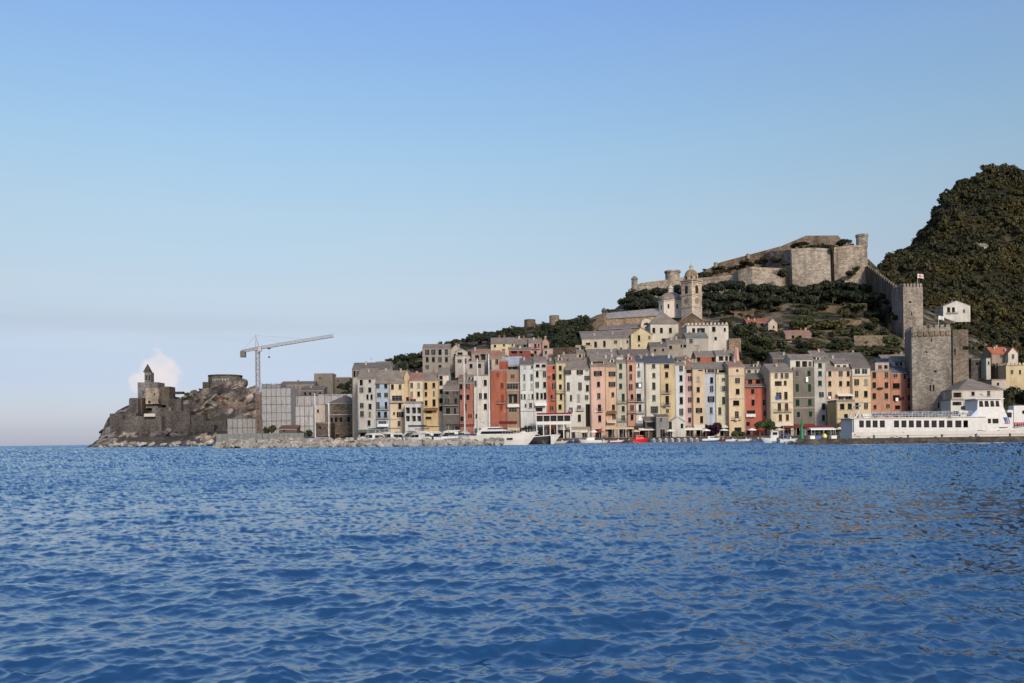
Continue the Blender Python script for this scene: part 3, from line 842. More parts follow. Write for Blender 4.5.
    P(565.4, 590.6, 368.8, 317.6, (222, 220, 215), 'broad white house with a tall dark arched passage at its side',
      [(568, 372.2, 5, 5, 'o'), (579.8, 372.2, 5, 5, 'o'), (587, 369.8, 2.4, 1.8), (568.3, 386.6, 3, 8.4), (580, 386.4, 3, 8), (587, 378, 4.4, 4.6), (587.4, 388.2, 3, 6.4), (578.5, 398, 3.2, 7.6), (586.6, 397.4, 2.8, 4.4), (579, 407, 3.4, 3.4), (579.4, 418, 3, 7), (588, 416.2, 4.4, 24, 'k'), (571, 398, 2.4, 6), (571, 410, 3, 5)],
      ('side', 358, SLATE), 13, sh=[(60, 64, 60), (38, 40, 40)], group=Q, balc=[(576, 584, 410.5)])
    P(590.6, 605, 365.8, 316.8, (236, 186, 160), 'peach-pink house with a dark open loggia under its roof',
      [(597.8, 373.5, 6.6, 5.2, 'o'), (598.5, 384.3, 3, 5), (598.8, 396, 3.4, 6), (599.5, 408, 3.4, 7), (599.7, 418.6, 3, 6.4)], ('side', 354.5, SLATE), 13, sh=BROWN, group=Q, balc=[(596, 603, 411.4)],
      attic=(591.4, 604.4, 360.6, .35, (212, 184, 160), ('shed', 355.5, SLATE), [(597.9, 363.4, 10.6, 3.6, 'd')], 6))
    P(605, 616.2, 366, 318.4, (233, 180, 128), 'apricot house with paired pale shutters and stacked awnings low down',
      [(612, 374, 5.6, 5, 'o'), (612, 384.4, 5.6, 5, 'o'), (612.8, 394.6, 2.8, 4.6), (613.4, 407.4, 3.2, 5.6), (614, 416.6, 3, 5.4)], ('side', 356, SLATE), 12, sh=[(196, 186, 168), (60, 44, 34)], group=Q, awn=[(607, 616, 411, (120, 92, 66)), (606.4, 616, 420.4, (196, 182, 160))])
    P(616.2, 627.6, 362.4, 319, (207, 198, 182), 'grey-beige house with green shutters beside the apricot house',
      G([620.6], [366.4, 375.8, 386.2], 3, 5.4) + [(623.2, 397.6, 3.2, 8, 'c')] + G([623.2], [408.8, 418], 3, 5.6), ('side', 356, SLATE), 11, sh=(30, 56, 44), group=Q, balc=[(616.6, 627.4, 403), (616.6, 627.4, 421)],
      attic=(617, 623.5, 357.5, 2, (216, 212, 204), ('flat', .3, SLATE), []))
    P(627.6, 636, 362, 318.2, (216, 136, 120), 'narrow rose-red house beside the grey-beige house', G([630.7], [368.2, 377, 387.2], 3, 6.2) + G([632], [397, 407.8, 417.4], 2.8, 5.6), ('side', 356, TERRA), 11, sh=BROWN, group=Q,
      balc=[(628, 645, 401.4), (627.8, 645, 412.8)])
    P(636, 645.6, 362, 318.7, (221, 223, 223), 'narrow white house with one pale open shutter beside the rose-red house', [(638.6, 365.2, 3, 4), (638.7, 374, 3, 6), (638.6, 385.2, 5, 5.4, 'o'), (638.8, 397.6, 4.4, 8), (640, 407.9, 2.8, 7), (640.2, 417.4, 2.8, 6.4)], ('side', 356.4, BLUEGREY), 11, sh=[(34, 40, 40), (205, 205, 200)], group=Q)
    P(645.6, 660, 363, 317.8, (228, 222, 204), 'ivory house with a single column of windows under a blue-grey roof', [(653.6, 366, 3.4, 4.6), (653.8, 375.4, 3.2, 4.8), (653.8, 386, 3.4, 7), (653.9, 398, 3.4, 6), (654.4, 409.8, 6, 7, 'o')], ('side', 356.2, BLUEGREY), 12, sh=(62, 70, 66), group=Q)
    P(660, 674.8, 363, 318.3, (228, 192, 112), 'mustard-yellow house with two iron balconies under a blue-grey roof', [(666.6, 366.2, 5, 4.6), (666.6, 374.8, 3, 5.6), (667, 388, 3.2, 9), (667.2, 400.4, 3.6, 9), (667.4, 410.8, 3, 4)], ('side', 355.8, BLUEGREY), 12, sh=DGREY, group=Q,
      balc=[(661.6, 670.6, 393.4), (661.6, 670.6, 405.6)])
    P(674.8, 685.2, 364.5, 318.6, (221, 225, 229), 'narrow bright white house between mustard-yellow and pink houses', G([681], [368.2, 378.2], 3, 6) + G([681.3], [389, 400.6, 412], 3.4, 7), ('side', 359, SLATE), 11, sh=GREEN, group=Q,
      attic=(677, 686, 360, 2.5, (214, 214, 210), ('side', 357, SLATE2), [(680, 361.6, 2.4, 2.4)]))
    P(685.2, 692.6, 368.4, 319.2, (227, 176, 166), 'narrow pink house between the bright white and the peach-yellow house', G([689.6], [378.7, 388.4, 399.8, 410.2, 420], 2.9, 5.2) + [(688.8, 371, 5, 4.4, 'd')], ('side', 361, TERRA), 11, sh=DGREY, group=Q)
    P(692.6, 705.2, 368.6, 318.5, (237, 196, 138), 'peach-yellow house beside the narrow pink house', [(700.6, 370, 4.4, 2.6, 'w')] + G([698.2], [379, 389.6, 400], 3, 5.2) + [(699, 410.4, 5, 5, 'o'), (701.6, 419.6, 3, 7)], ('side', 362, SLATE), 12, sh=DGREY, group=Q)
    P(705.2, 716.2, 374, 318.9, (190, 202, 216), 'pale blue house with a glazed roof terrace beside the peach-yellow house', G([711.6], [380.4, 388.8], 3, 6.2) + [(711, 399.2, 5.6, 6, 'o'), (711.2, 410.4, 3.2, 6.6)], ('flat', .5, SLATE), 11, sh=DGREY, group=Q,
      attic=(706.6, 715.6, 368.4, .8, (196, 202, 208), ('shed', 362.5, SLATE), [(711, 371, 7.4, 3.6, 'w')], 6))
    P(716.2, 729, 374.4, 318.4, (228, 217, 180), 'pale straw-coloured house with olive shutters and a railed roof terrace', [(723.4, 379.4, 3, 3.2), (723.6, 388.7, 5.4, 5.4, 'o'), (723.6, 400.6, 3.2, 7.6, 'c'), (719.8, 411, 3.2, 7.4, 'c')], ('flat', .5, SLATE), 11, sh=(58, 62, 46), group=Q,
      attic=(717.4, 728.4, 368.6, 2.2, (220, 212, 190), ('shed', 362.5, SLATE), [(722.6, 371.4, 8, 3, 'd')], 5))
    P(729, 745.2, 366.6, 315.8, (237, 206, 156), 'tall cream-orange house with a small round attic window and brown ledge', [(737.2, 370.6, 2.6, 2.8, 'w'), (737.5, 380.6, 3.6, 5.4), (737.7, 391.6, 3.8, 5.6), (736.2, 403, 6.4, 5.2), (736.8, 415.2, 4, 8), (738, 430.4, 7, 6, 'd')],
      ('side', 361.5, TERRA), 12, sh=DGREY, group=Q, bands=(375.6, 398.6), balc=[(731.6, 741, 419.6)], door=False)
    P(745.2, 768, 386, 316.4, (208, 84, 64), 'broad red house with a white balcony and a setback cream top storey', [(752.6, 391.6, 3, 5, 'c'), (753, 402.8, 3.2, 6.4, 'c'), (764.2, 402.8, 3.2, 6.2), (766, 391, 2, 5), (751, 413, 8, 5, 'd'), (765.6, 413.4, 3.4, 5.4), (748, 424, 3.4, 4.4), (748.4, 432, 3, 5)],
      ('flat', .5, SLATE), 13, sh=DGREY, group=Q, balc=[(745.6, 755, 416.8, 'solid'), (745.4, 768, 386.6)], door=False,
      attic=(746, 768, 378.8, 2.4, (198, 92, 74), ('side', 373.6, SLATE2), [(750, 382, 4.4, 5, 'd'), (758, 382, 4.4, 5, 'd'), (764.4, 382, 3.6, 5, 'd')], 8))
    P(745.6, 763.4, 368.6, 327, (226, 210, 164), 'cream upper house with white shutters rising behind the broad red house', [(749, 371, 3.6, 4, 'g'), (755.6, 371, 3, 4, 'o'), (760.2, 371, 2.4, 4)], ('side', 364.5, SLATE2), 8, sh=(206, 206, 200), group=Q, door=False)
    P(770.2, 793.2, 371.8, 311.5, (238, 216, 172), 'cream house with laundry and one long balcony, its grey side wall bare', [(776, 375.2, 2.6, 6, 'o'), (782, 375.2, 3, 6, 'g'), (786.6, 375.2, 3.2, 6, 'o'), (778.2, 383.6, 7, 5, 'd'), (785.2, 383, 3, 4.6), (778.8, 395.8, 5.4, 7, 'g'), (785.9, 395.6, 3.6, 7.4, 'c'), (779.4, 407, 3.4, 7.4, 'c'), (786.6, 407, 3.4, 7.4, 'c'), (780.4, 417.6, 3.2, 6.6, 'c'), (787.4, 417.4, 3.2, 6.4, 'c')],
      ('side', 364, SLATE), 16, sh=[(60, 56, 34), (70, 48, 30)], group=Q, balc=[(774, 792, 411.8)], bands=(402.4,))
    P(793.2, 814.6, 368.4, 317.6, (132, 126, 118), 'grey house with green shutters and a white framed rooftop loggia', [(797, 373.6, 3.2, 5.4), (809, 373.6, 3.2, 5.4), (797.2, 388, 3.2, 8, 'c'), (809.6, 388, 3.2, 8, 'c'), (797.6, 402.8, 3.8, 6.8, 'c'), (809.8, 402.6, 3.8, 6.8, 'c'), (798.4, 414.6, 3.2, 5.4, 'c'), (810.6, 414.2, 3.2, 5.4, 'c')],
      ('flat', .4, SLATE), 12, sh=(26, 50, 36), group=Q, bands=(397.4, 408),
      attic=(790.6, 813, 359.4, .8, (226, 218, 198), ('side', 354.6, SLATE), [(798, 364, 4.4, 6, 'd'), (804.6, 364, 5, 6, 'd'), (810, 364, 3, 5, 'g')], 8))
    P(814.6, 826.6, 362, 318.2, (206, 204, 201), 'narrow light grey house with green shutters beside the dark grey house', G([820], [365.4, 373.6, 383.2], 3.6, 5, None) + [(821.4, 394.6, 3.6, 5), (823.6, 406.4, 3.8, 6.4, 'c'), (823.4, 418, 3.2, 6, 'c')], ('side', 356.4, SLATE), 11, sh=(28, 52, 40), group=Q)
    P(826.6, 851.8, 370, 318.6, (235, 200, 160), 'peach house with small dormers above its eaves and dark green shutters', G([829.8, 840.6, 848.2], [373.8, 383.6], 3.2, 5) + [(829.9, 394.8, 3.8, 6), (830.5, 406.2, 5, 5.6, 'g'), (830.6, 418.4, 5, 6, 'g'), (841, 397, 4, 5), (848, 397, 4, 5)], ('side', 358.4, SLATE), 14, sh=(30, 34, 26), group=Q,
      attic=(835, 849, 363.4, 1.4, (220, 208, 188), ('shed', 360, SLATE), [(838.4, 366.2, 3.6, 2.4, 'w'), (844.6, 366.2, 3.6, 2.4, 'w')], 5), awn=[(836, 852, 393.6, (214, 206, 192))])
    P(836.6, 855.2, 402, 307, (226, 194, 118), 'low straw-yellow house with a plant-covered terrace beside the ferry', [(842.2, 406.6, 4.4, 6, 'c'), (849.8, 406.4, 4, 6, 'c'), (846, 416, 3.8, 4, 'c'), (842, 424, 4, 4)], ('flat', .7, SLATE), 9, sh=DGREY, group=Q)
    P(852, 871, 376.6, 317.8, (236, 204, 152), 'cream-yellow house with a row of white attic windows', G([856.6, 865.8], [382.2, 394], 3.8, 6.2) + G([857, 866], [406, 417], 3.4, 6), ('flat', .2, SLATE), 12, sh=DGREY, group=Q, bands=(402.4,), 
      attic=(852.6, 870.6, 367.6, .4, (226, 216, 200), ('side', 360, SLATE2), [(857.4, 371.4, 5.4, 5, 'w'), (864.6, 371.4, 5.4, 5, 'w')], 10))
    P(871, 891.4, 372, 318.4, (213, 128, 100), 'salmon house with a white rooftop room and dark washing lines', G([874.2, 886.4], [375, 385.2, 396.2], 3.6, 6) + [(875, 407, 3, 4), (888, 406, 3, 4), (875, 417, 3, 5), (887, 417, 3, 5)], ('flat', .4, SLATE), 12, sh=(34, 38, 32), group=Q,
      attic=(875.6, 889.4, 363, 1.5, (214, 186, 168), ('flat', .2, SLATE), [(880, 367, 4, 4, 'g'), (886, 367, 3.4, 3.6, 'd')], 6))
    P(891.4, 907.4, 372.8, 318.8, (212, 116, 88), 'orange house under a wide grey roof with white dormers', [(895.4, 374.8, 3, 4.4), (906, 376, 0, 0), (896.2, 386, 7, 5.6, 'c'), (896.4, 398, 7, 5.6, 'd'), (897.6, 407.4, 5, 4), (896, 417, 4, 5)], ('shed', 358.6, (96, 100, 108)), 14, sh=DGREY, group=Q,
      attic=(893.5, 909, 361, 6, (206, 206, 204), ('side', 356.6, SLATE), [(897, 364, 2.6, 3.4), (901, 364, 2.6, 3.4), (906, 364, 2.4, 3.4)], 5))
    P(907.4, 916.4, 376.6, 317.4, (204, 88, 58), 'deep orange house that ends the row against the great stone tower', [(909, 379, 0, 0), (909, 385.4, 3.6, 5.6), (909.4, 398, 3.8, 5.6), (908.8, 408, 5, 3.6), (910, 418, 3, 5)], ('shed', 364, (96, 100, 108)), 12, sh=DGREY, group=Q, chim=0)
quay_houses()

U = 'houses on the slope above the quay row'
def upper_houses():
    def P(*a, **k):
        k.setdefault('door', False); k.setdefault('group', U)
        D = a[3]; k.setdefault('zb', W((a[0] + a[1]) / 2, k.pop('base', 392), D).z)
        return house(*a, **k)
    P(423, 450.6, 348.4, 375, (172, 165, 158), 'long grey-beige villa with a row of tall dark windows below dark trees', G([427.2, 433.4, 440, 446.4], [352.2], 3.2, 6) + G([427.2, 433.4, 440, 446.4], [359.6], 2.8, 5) + G([427.2, 440], [367], 2.8, 4), ('side', 344.4, SLATE), depth=10, sh=BROWN, bands=(356,))
    P(450.6, 463, 350, 377, (196, 188, 180), 'plain house with a pale gable wall against the grey-beige villa', [(455, 356, 2.6, 4), (459, 364, 2.6, 4)], ('gable', 344.4, SLATE), depth=10, sh=BROWN)
    P(455.6, 472.6, 356.4, 368, (204, 196, 190), 'stepped white house with an arched upper window below the grey-beige villa', [(459.6, 361, 3.4, 3.4), (465.4, 360.8, 2.4, 5), (470, 360.6, 3, 3)], ('flat', .3, SLATE), depth=8, sh=DGREY, attic=(456.4, 468, 351.6, 3, (200, 192, 186), ('gable', 348.6, SLATE), [(460, 353.6, 5, 2.4)], 5))
    P(472, 491, 353, 366, (178, 160, 152), 'mauve-grey house with dark openings under a terracotta roof', [(477, 357.6, 4, 5, 'd'), (483, 357, 5, 6, 'd'), (488.4, 355.6, 2, 4)], ('side', 349.4, TERRA), depth=8)
    P(467.6, 484.6, 362, 352, (196, 182, 170), 'low pale house with a stepped parapet behind the sailing masts', [(471, 366, 3, 4), (479, 366, 4, 4, 'd')], ('flat', .4, SLATE), depth=8)
    P(492, 505.4, 358, 354, (208, 178, 154), 'peach house with one tall window under a sloping pink roof', [(496.8, 361.8, 3, 5)], ('side', 350.6, TERRA), depth=9, sh=BROWN)
    P(491.4, 515.4, 343.2, 392, (230, 208, 132), 'bright yellow house high on the slope under the ruined windmill', [(495, 346, 2.2, 2.6), (504, 345, 2, 1.8), (512.4, 344.8, 1.6, 2), (503.6, 351.4, 2.8, 4.6)], ('side', 338, SLATE), depth=10, sh=DGREY)
    P(515.4, 529, 343.4, 393, (124, 112, 92), 'olive-brown house between the bright yellow and the pink house', [(518.4, 346.6, 2.4, 3.6), (524.8, 346.2, 2.4, 3.6)], ('side', 338.4, SLATE), depth=9)
    P(529, 542.6, 342.8, 391, (224, 166, 158), 'pink house high on the slope beside the olive-brown house', [(535.4, 346, 2.2, 4.6), (538.6, 345.4, 1.4, 3), (535.4, 352.4, 2.6, 3.2)], ('side', 338.6, SLATE), depth=9, balc=[(531.4, 540, 349)])
    P(542.6, 549.6, 342, 390, (204, 134, 126), 'narrow rose house with its gable and chimney beside the pink house', [(545.6, 347, 3.4, 3, 'd'), (545.4, 352, 2.2, 3)], ('gable', 338, SLATE), depth=9)
    P(509.4, 531, 349.6, 378, (166, 66, 60), 'low dark red block under the olive-brown house', [(514, 352.4, 6, 2.6, 'd'), (521, 352.4, 3, 2.6)], ('shed', 347.6, SLATE), depth=7)
    P(543.4, 555, 349.2, 382, (204, 178, 158), 'low cream house under the narrow rose house', [(546, 352.4, 2, 3)], ('flat', .3, SLATE), depth=7)
    P(503, 522, 364.6, 330, (205, 208, 212), 'rooftop pavilion under a pale blue-white sheet roof behind the brick-orange house', [(512, 368, 10, 3, 'd')], ('shed', 357, (176, 184, 194)), depth=14)
    P(562, 577, 358, 346, (200, 196, 190), 'small pale house with twin dormer windows behind the lemon-yellow house', [(566, 361, 2.4, 3), (570, 361, 2.4, 3)], ('side', 354.4, SLATE), depth=7)
    P(577, 584.6, 353, 352, (208, 190, 160), 'little cream house among roofs behind the broad white house', [(580, 356, 2, 3)], ('side', 350, SLATE), depth=7)
    # around the big church
    P(582.6, 631.6, 338.4, 398, (214, 200, 172), 'long cream house under the church nave with a lean-to slate roof', [(588.2, 344, 4.4, 2.8, 'd'), (595.6, 344.4, 2.8, 5.6), (604.4, 343.8, 2.4, 6), (615.6, 342, 2.6, 3.4), (627.4, 341.6, 1.8, 2.4), (615.8, 349.6, 2.4, 2.6), (621, 349, 2, 3)], ('shed', 331.4, SLATE), depth=12, sh=DGREY, chim=3)
    P(631.6, 652.4, 334.6, 396, (226, 206, 150), 'yellow house with a bare sloping gable below the church', [(639, 338.2, 2.4, 6), (639, 345.4, 1.8, 2), (649.4, 337.4, 1.6, 3.4)], ('gable', 327.6, SLATE), depth=12, sh=BROWN)
    P(576, 592.4, 346.4, 391, (212, 190, 146), 'small house with an orange terrace parapet below the long cream house', [(580.4, 351, 2.4, 4)], ('flat', .5, SLATE), depth=7)
    P(651, 679, 323.6, 402, (222, 214, 198), 'white parish house with three tall windows and a low dark arch', G([653.8, 661.4, 670.4], [330.4], 2.8, 5.2, 'c') + [(666, 340.8, 9, 5, 'd')], ('hip', 311, SLATE), depth=16, sh=DGREY, chim=0)
    P(679, 706, 322.6, 412, (138, 116, 96), 'brown bare-stone house with a gable under the bell tower', [(684, 332, 3, 5), (698, 334, 2, 4)], ('gable', 313.2, TERRA), depth=12, wmat='stone', sh=DGREY, chim=0)
    P(687.4, 729, 326, 386, (224, 217, 206), 'white house with a crenellated parapet beside the bell tower', [(693.6, 330.4, 3, 4.4), (701, 330.4, 8, 4.6, 'd'), (713.8, 329.2, 3.4, 5), (715.6, 338.4, 2.6, 3), (724.8, 329.6, 2, 3.6)], ('flat', .4, SLATE), depth=12, sh=DGREY, merlons=True)
    P(686.6, 708.8, 337.6, 364, (186, 180, 170), 'small grey house with a green-grey gabled roof below the crenellated white house', [(691, 341, 2.4, 4.4), (696.4, 342, 3.4, 6)], ('side', 333.4, (112, 122, 116)), depth=9, sh=DGREY)
    P(667.6, 687, 343.6, 360, (180, 170, 158), 'low stone-coloured house under slate below the white parish house', [(670.6, 347.4, 3, 3.4), (681.4, 346, 1.8, 3), (685, 346, 3, 3)], ('side', 339.6, SLATE), depth=8, sh=DGREY)
    P(650.6, 668, 347, 352, (158, 146, 134), 'low grey-brown house under a broad slate roof behind the ivory house', [(655, 350.4, 2.4, 2.6), (663, 350, 2, 2.6)], ('side', 342.6, SLATE2), depth=9)
    P(620, 650.4, 356, 342, (188, 176, 160), 'row of roofs with dormers behind the rose-red and white houses', [(630, 359, 2.4, 2.6), (641, 358.6, 2.4, 2.6)], ('side', 349.6, SLATE2), depth=12)
    P(588, 620, 355, 345, (196, 184, 166), 'low house under a wide lilac-grey roof behind the peach-pink house', [(606, 358, 2.4, 2.6)], ('side', 349.4, SLATE), depth=12)
    P(696, 716, 356, 340, (206, 88, 62), 'orange-red house with dark corner openings behind the peach-yellow house', [(698.6, 359.4, 3.4, 4.4, 'd'), (713, 359.4, 3, 4.4, 'd')], ('side', 351.4, SLATE), depth=8)
    P(716.4, 734.4, 355, 339, (222, 218, 208), 'white loggia house with four dark openings behind the straw-coloured house', [(721, 358.6, 4.6, 4.4, 'd'), (726.6, 358.6, 2.6, 4.4, 'd'), (730.6, 358.6, 2.8, 4.4, 'd')], ('side', 350.6, SLATE), depth=8)
    P(675.6, 695.6, 363, 333, (226, 190, 178), 'pink-white gabled house behind the narrow pink house', [(691.6, 360.6, 2, 3, 'g')], ('gable', 355.4, TERRA), depth=9)
    P(773, 789, 358, 345, (118, 110, 102), 'grey house under slate on the slope behind the cream house', [(780, 361, 2.4, 3)], ('side', 352.6, SLATE2), depth=9)
    P(812, 828, 356, 340, (150, 140, 130), 'stone-grey house with a pale roof edge behind the light grey house', [(818, 359.6, 2.2, 3)], ('side', 351.4, SLATE), depth=9)
    P(829, 868, 361.6, 336, (150, 140, 128), 'broad house under one long dark slate roof behind the peach house', [(838, 363.6, 2, 2)], ('side', 353, SLATE2), depth=14)
    P(884, 911, 361, 346, (150, 140, 132), 'house under a low brown-grey roof beside the great stone tower', [(895, 363, 2, 2)], ('side', 355, SLATE), depth=9)
    P(786, 812, 334.4, 412, (168, 138, 118), 'low terrace house with a long pinkish roof among the gardens', [(793, 337, 2.6, 3.4, 'd'), (800, 337, 3, 3, 'd')], ('side', 330.6, TERRA), depth=7, base=345)
    P(747, 770, 322.4, 440, (128, 104, 88), 'low house with an orange-red roof edge among dark trees', [(754, 325, 3, 3, 'd'), (762, 325, 3, 3, 'd')], ('side', 319, (150, 92, 70)), depth=7, base=336)
    P(769, 778, 323, 432, (214, 192, 172), 'small white gabled outbuilding beside the low orange-roofed house', [(773.6, 327, 1.6, 2.6)], ('gable', 318.6, TERRA), depth=6, base=336)
    # right of the great tower
    V = 'houses at the foot of the wooded mountain'
    P(949, 966.6, 361.4, 345, (220, 220, 220), 'white house with a ground-floor arch behind the great stone tower', [(952.4, 370, 3, 6, 'd'), (955.6, 370, 2.4, 6, 'g'), (961.4, 368, 2.8, 4.4), (962, 379, 3, 5, 'd')], ('flat', .4, SLATE), depth=9, base=425, group=V, balc=[(951, 966, 374)])
    P(958.6, 1003.4, 389.6, 300, (224, 214, 196), 'cream house under a grey hipped roof behind the ferry', [(973, 393.6, 3.2, 3.8), (973.4, 403, 3.2, 4), (988.6, 393, 3, 6, 'g'), (962, 404, 4, 5), (988, 404, 3, 4)], ('hip', 378, SLATE), depth=16, base=436, group=V, sh=DGREY)
    P(951, 963.6, 400.6, 292, (226, 222, 212), 'low white house with a wide dark window beside the cream hipped house', [(957, 403.6, 9, 3.6, 'd'), (957, 413, 8, 4)], ('flat', .4, SLATE), depth=7, base=436, group=V, attic=(952, 963, 391, 3, (196, 182, 160), ('flat', .3, SLATE), [(957.4, 395, 8, 5, 'd')], 4))
    P(971.6, 987.4, 359.6, 372, (106, 98, 98), 'dark ruined stone house with a flat top among trees', [(977, 364, 2.4, 3.4), (983, 364, 2, 3)], ('flat', .2, SLATE), depth=8, base=392, group=V, wmat='stone')
    P(986.6, 991, 358.6, 368, (204, 196, 178), 'narrow pale house end against the dark ruined stone house', [(988.6, 363, 1.4, 3)], ('flat', .2, SLATE), depth=7, base=392, group=V)
    P(992, 1010, 353.4, 392, (178, 150, 124), 'house with a bright orange tiled roof on the wooded slope', [(1001, 356, 2, 2.4)], ('side', 347.4, (176, 100, 70)), depth=8, base=398, group=V)
    P(1008.6, 1018.4, 353, 389, (226, 212, 190), 'cream gable house joined to the orange-roofed house', [(1013, 356.4, 2, 4.4)], ('gable', 347.4, (176, 100, 70)), depth=9, base=398, group=V)
    P(1006.4, 1030, 366, 362, (226, 196, 124), 'yellow house with a battlemented top at the edge of the trees', [(1012, 372, 2, 4), (1020, 372, 2, 4)], ('flat', .3, SLATE), depth=9, base=395, group=V, merlons=True)
    P(992, 1006.6, 380.4, 352, (212, 196, 176), 'low pinkish-white house with stepped walls below the yellow battlemented house', [(998, 384, 2.4, 2.6)], ('flat', .4, SLATE), depth=7, base=400, group=V)
    P(995.6, 1008, 366, 368, (138, 118, 96), 'brown stone house with a crenellated edge beside the yellow battlemented house', [(1000, 371, 2, 3)], ('flat', .3, SLATE), depth=8, base=392, group=V, wmat='stone', merlons=True)
    P(944, 971, 306, 545, (226, 224, 220), 'white villa with a wide gable alone on the wooded slope', [(948.6, 309.8, 3, 5), (953.4, 309.8, 3, 5), (964, 311, 2, 3)], ('gable', 300.6, SLATE), depth=12, base=322, group=V, balc=[(946, 958, 313.4)])
    P(978.4, 990, 246, 700, (206, 190, 176), 'small lone white house high on the wooded mountain', [(983, 248.4, 2, 3), (987.6, 247.8, 1.4, 2)], ('side', 243.4, SLATE), depth=9, base=256, group=V)
upper_houses()
# ------------------------------------------------------------------ monuments
def lx(px, py, D, X0): return W(px, py, D).x - X0

def block(name, a, b, top, base, D, depth, col, label, cat, mat='stone', merl=0.0, wins=(), group=None, k=.8, rz=0.0, extra=None, mw=1.2):
    """A masonry block: tower or wall; merlons stand along its top edges; slits are set into its face."""
    z0, z1 = W((a + b) / 2, base, D).z, W((a + b) / 2, top, D).z
    x0, x1 = W(a, (top + base) / 2, D).x, W(b, (top + base) / 2, D).x
    t = thing(name, ((x0 + x1) / 2, D, z0), label, cat, group, rz)
    w, h = x1 - x0, z1 - z0
    ops = []
    for wn in wins:
        p = W(wn[0], wn[1], D); ww, hh = wn[2] * D / F, wn[3] * D / F
        X, Z = p.x - (x0 + x1) / 2, p.z - z0
        ops.append((X - ww / 2, X + ww / 2, Z - hh / 2, Z + hh / 2, .5))
    m = MB(); facade(m, w, h, ops); x = w / 2
    m.poly([(x, 0, 0), (x, depth, 0), (x, depth, h), (x, 0, h)]).poly([(-x, depth, 0), (-x, 0, 0), (-x, 0, h), (-x, depth, h)])
    m.poly([(x, depth, 0), (-x, depth, 0), (-x, depth, h), (x, depth, h)]).poly([(-x, 0, h), (x, 0, h), (x, depth, h), (-x, depth, h)])
    m.build('wall', M[mat], t, lin(col, k))
    for o in ops:
        wm = MB(); wm.box(-(o[1] - o[0]) / 2, (o[1] - o[0]) / 2, .42, .46, -(o[3] - o[2]) / 2, (o[3] - o[2]) / 2)
        wm.build('window', M['dark'], t, None, ((o[0] + o[1]) / 2, 0, (o[2] + o[3]) / 2))
    if merl:
        c = MB(); th = .6
        n = max(2, round(w / (mw * 1.7))); 
        for i in range(n):
            cx = -x + w * (i + .5) / n
            for y0 in (0, depth - th): c.box(cx - mw / 2, cx + mw / 2, y0 + .004, y0 + th, h + .003, h + merl)
        n = max(1, round(depth / (mw * 1.7)))
        for i in range(1, n):
            cy = depth * i / n
            for xx in (-x, x - th): c.box(xx + .004, xx + th - .004, cy - mw / 2, cy + mw / 2, h + .003, h + merl)
        c.build('battlements', M[mat], t, lin(col, k))
    if extra: extra(t, w, h, depth)
    return t

STONE = (150, 136, 118)
def flag(px, pyb, pyt, D, label, cross=True):
    p = W(px, pyb, D); h = W(px, pyt, D).z - p.z
    t = thing('flag', p, label, 'flag')
    MB().tube((0, 0, 0), (0, 0, h), .09, .05, 6).build('pole', M['white'], t)
    b = MB(); n = 8; fl, fh = h * .48, h * .34
    for i in range(n):
        for s in (0, 1):
            pass
    def Pq(u, v): return (u * fl + .05, .25 * math.sin(u * 7) * u - .3 * u, h - fh + v * fh - .5 * u * u + .1)
    def sheet(u0, u1, v0, v1, off, m):
        k = 6
        for i in range(k):
            a, c_ = u0 + (u1 - u0) * i / k, u0 + (u1 - u0) * (i + 1) / k
            q = [Pq(a, v0), Pq(c_, v0), Pq(c_, v1), Pq(a, v1)]
            for sg in (-1, 1):
                b.poly([(x, y + sg * off, z) for x, y, z in q], m)
    sheet(0, 1, 0, 1, .015, 0)
    if cross:
        sheet(0, 1, .4, .6, .03, 1); sheet(.3, .44, 0, 1, .034, 1)
    b.build('cloth', [M['white'], M['redcloth']], t)
M['redcloth'] = m_plain('red_cloth', (.45, .03, .03, 1), .8)

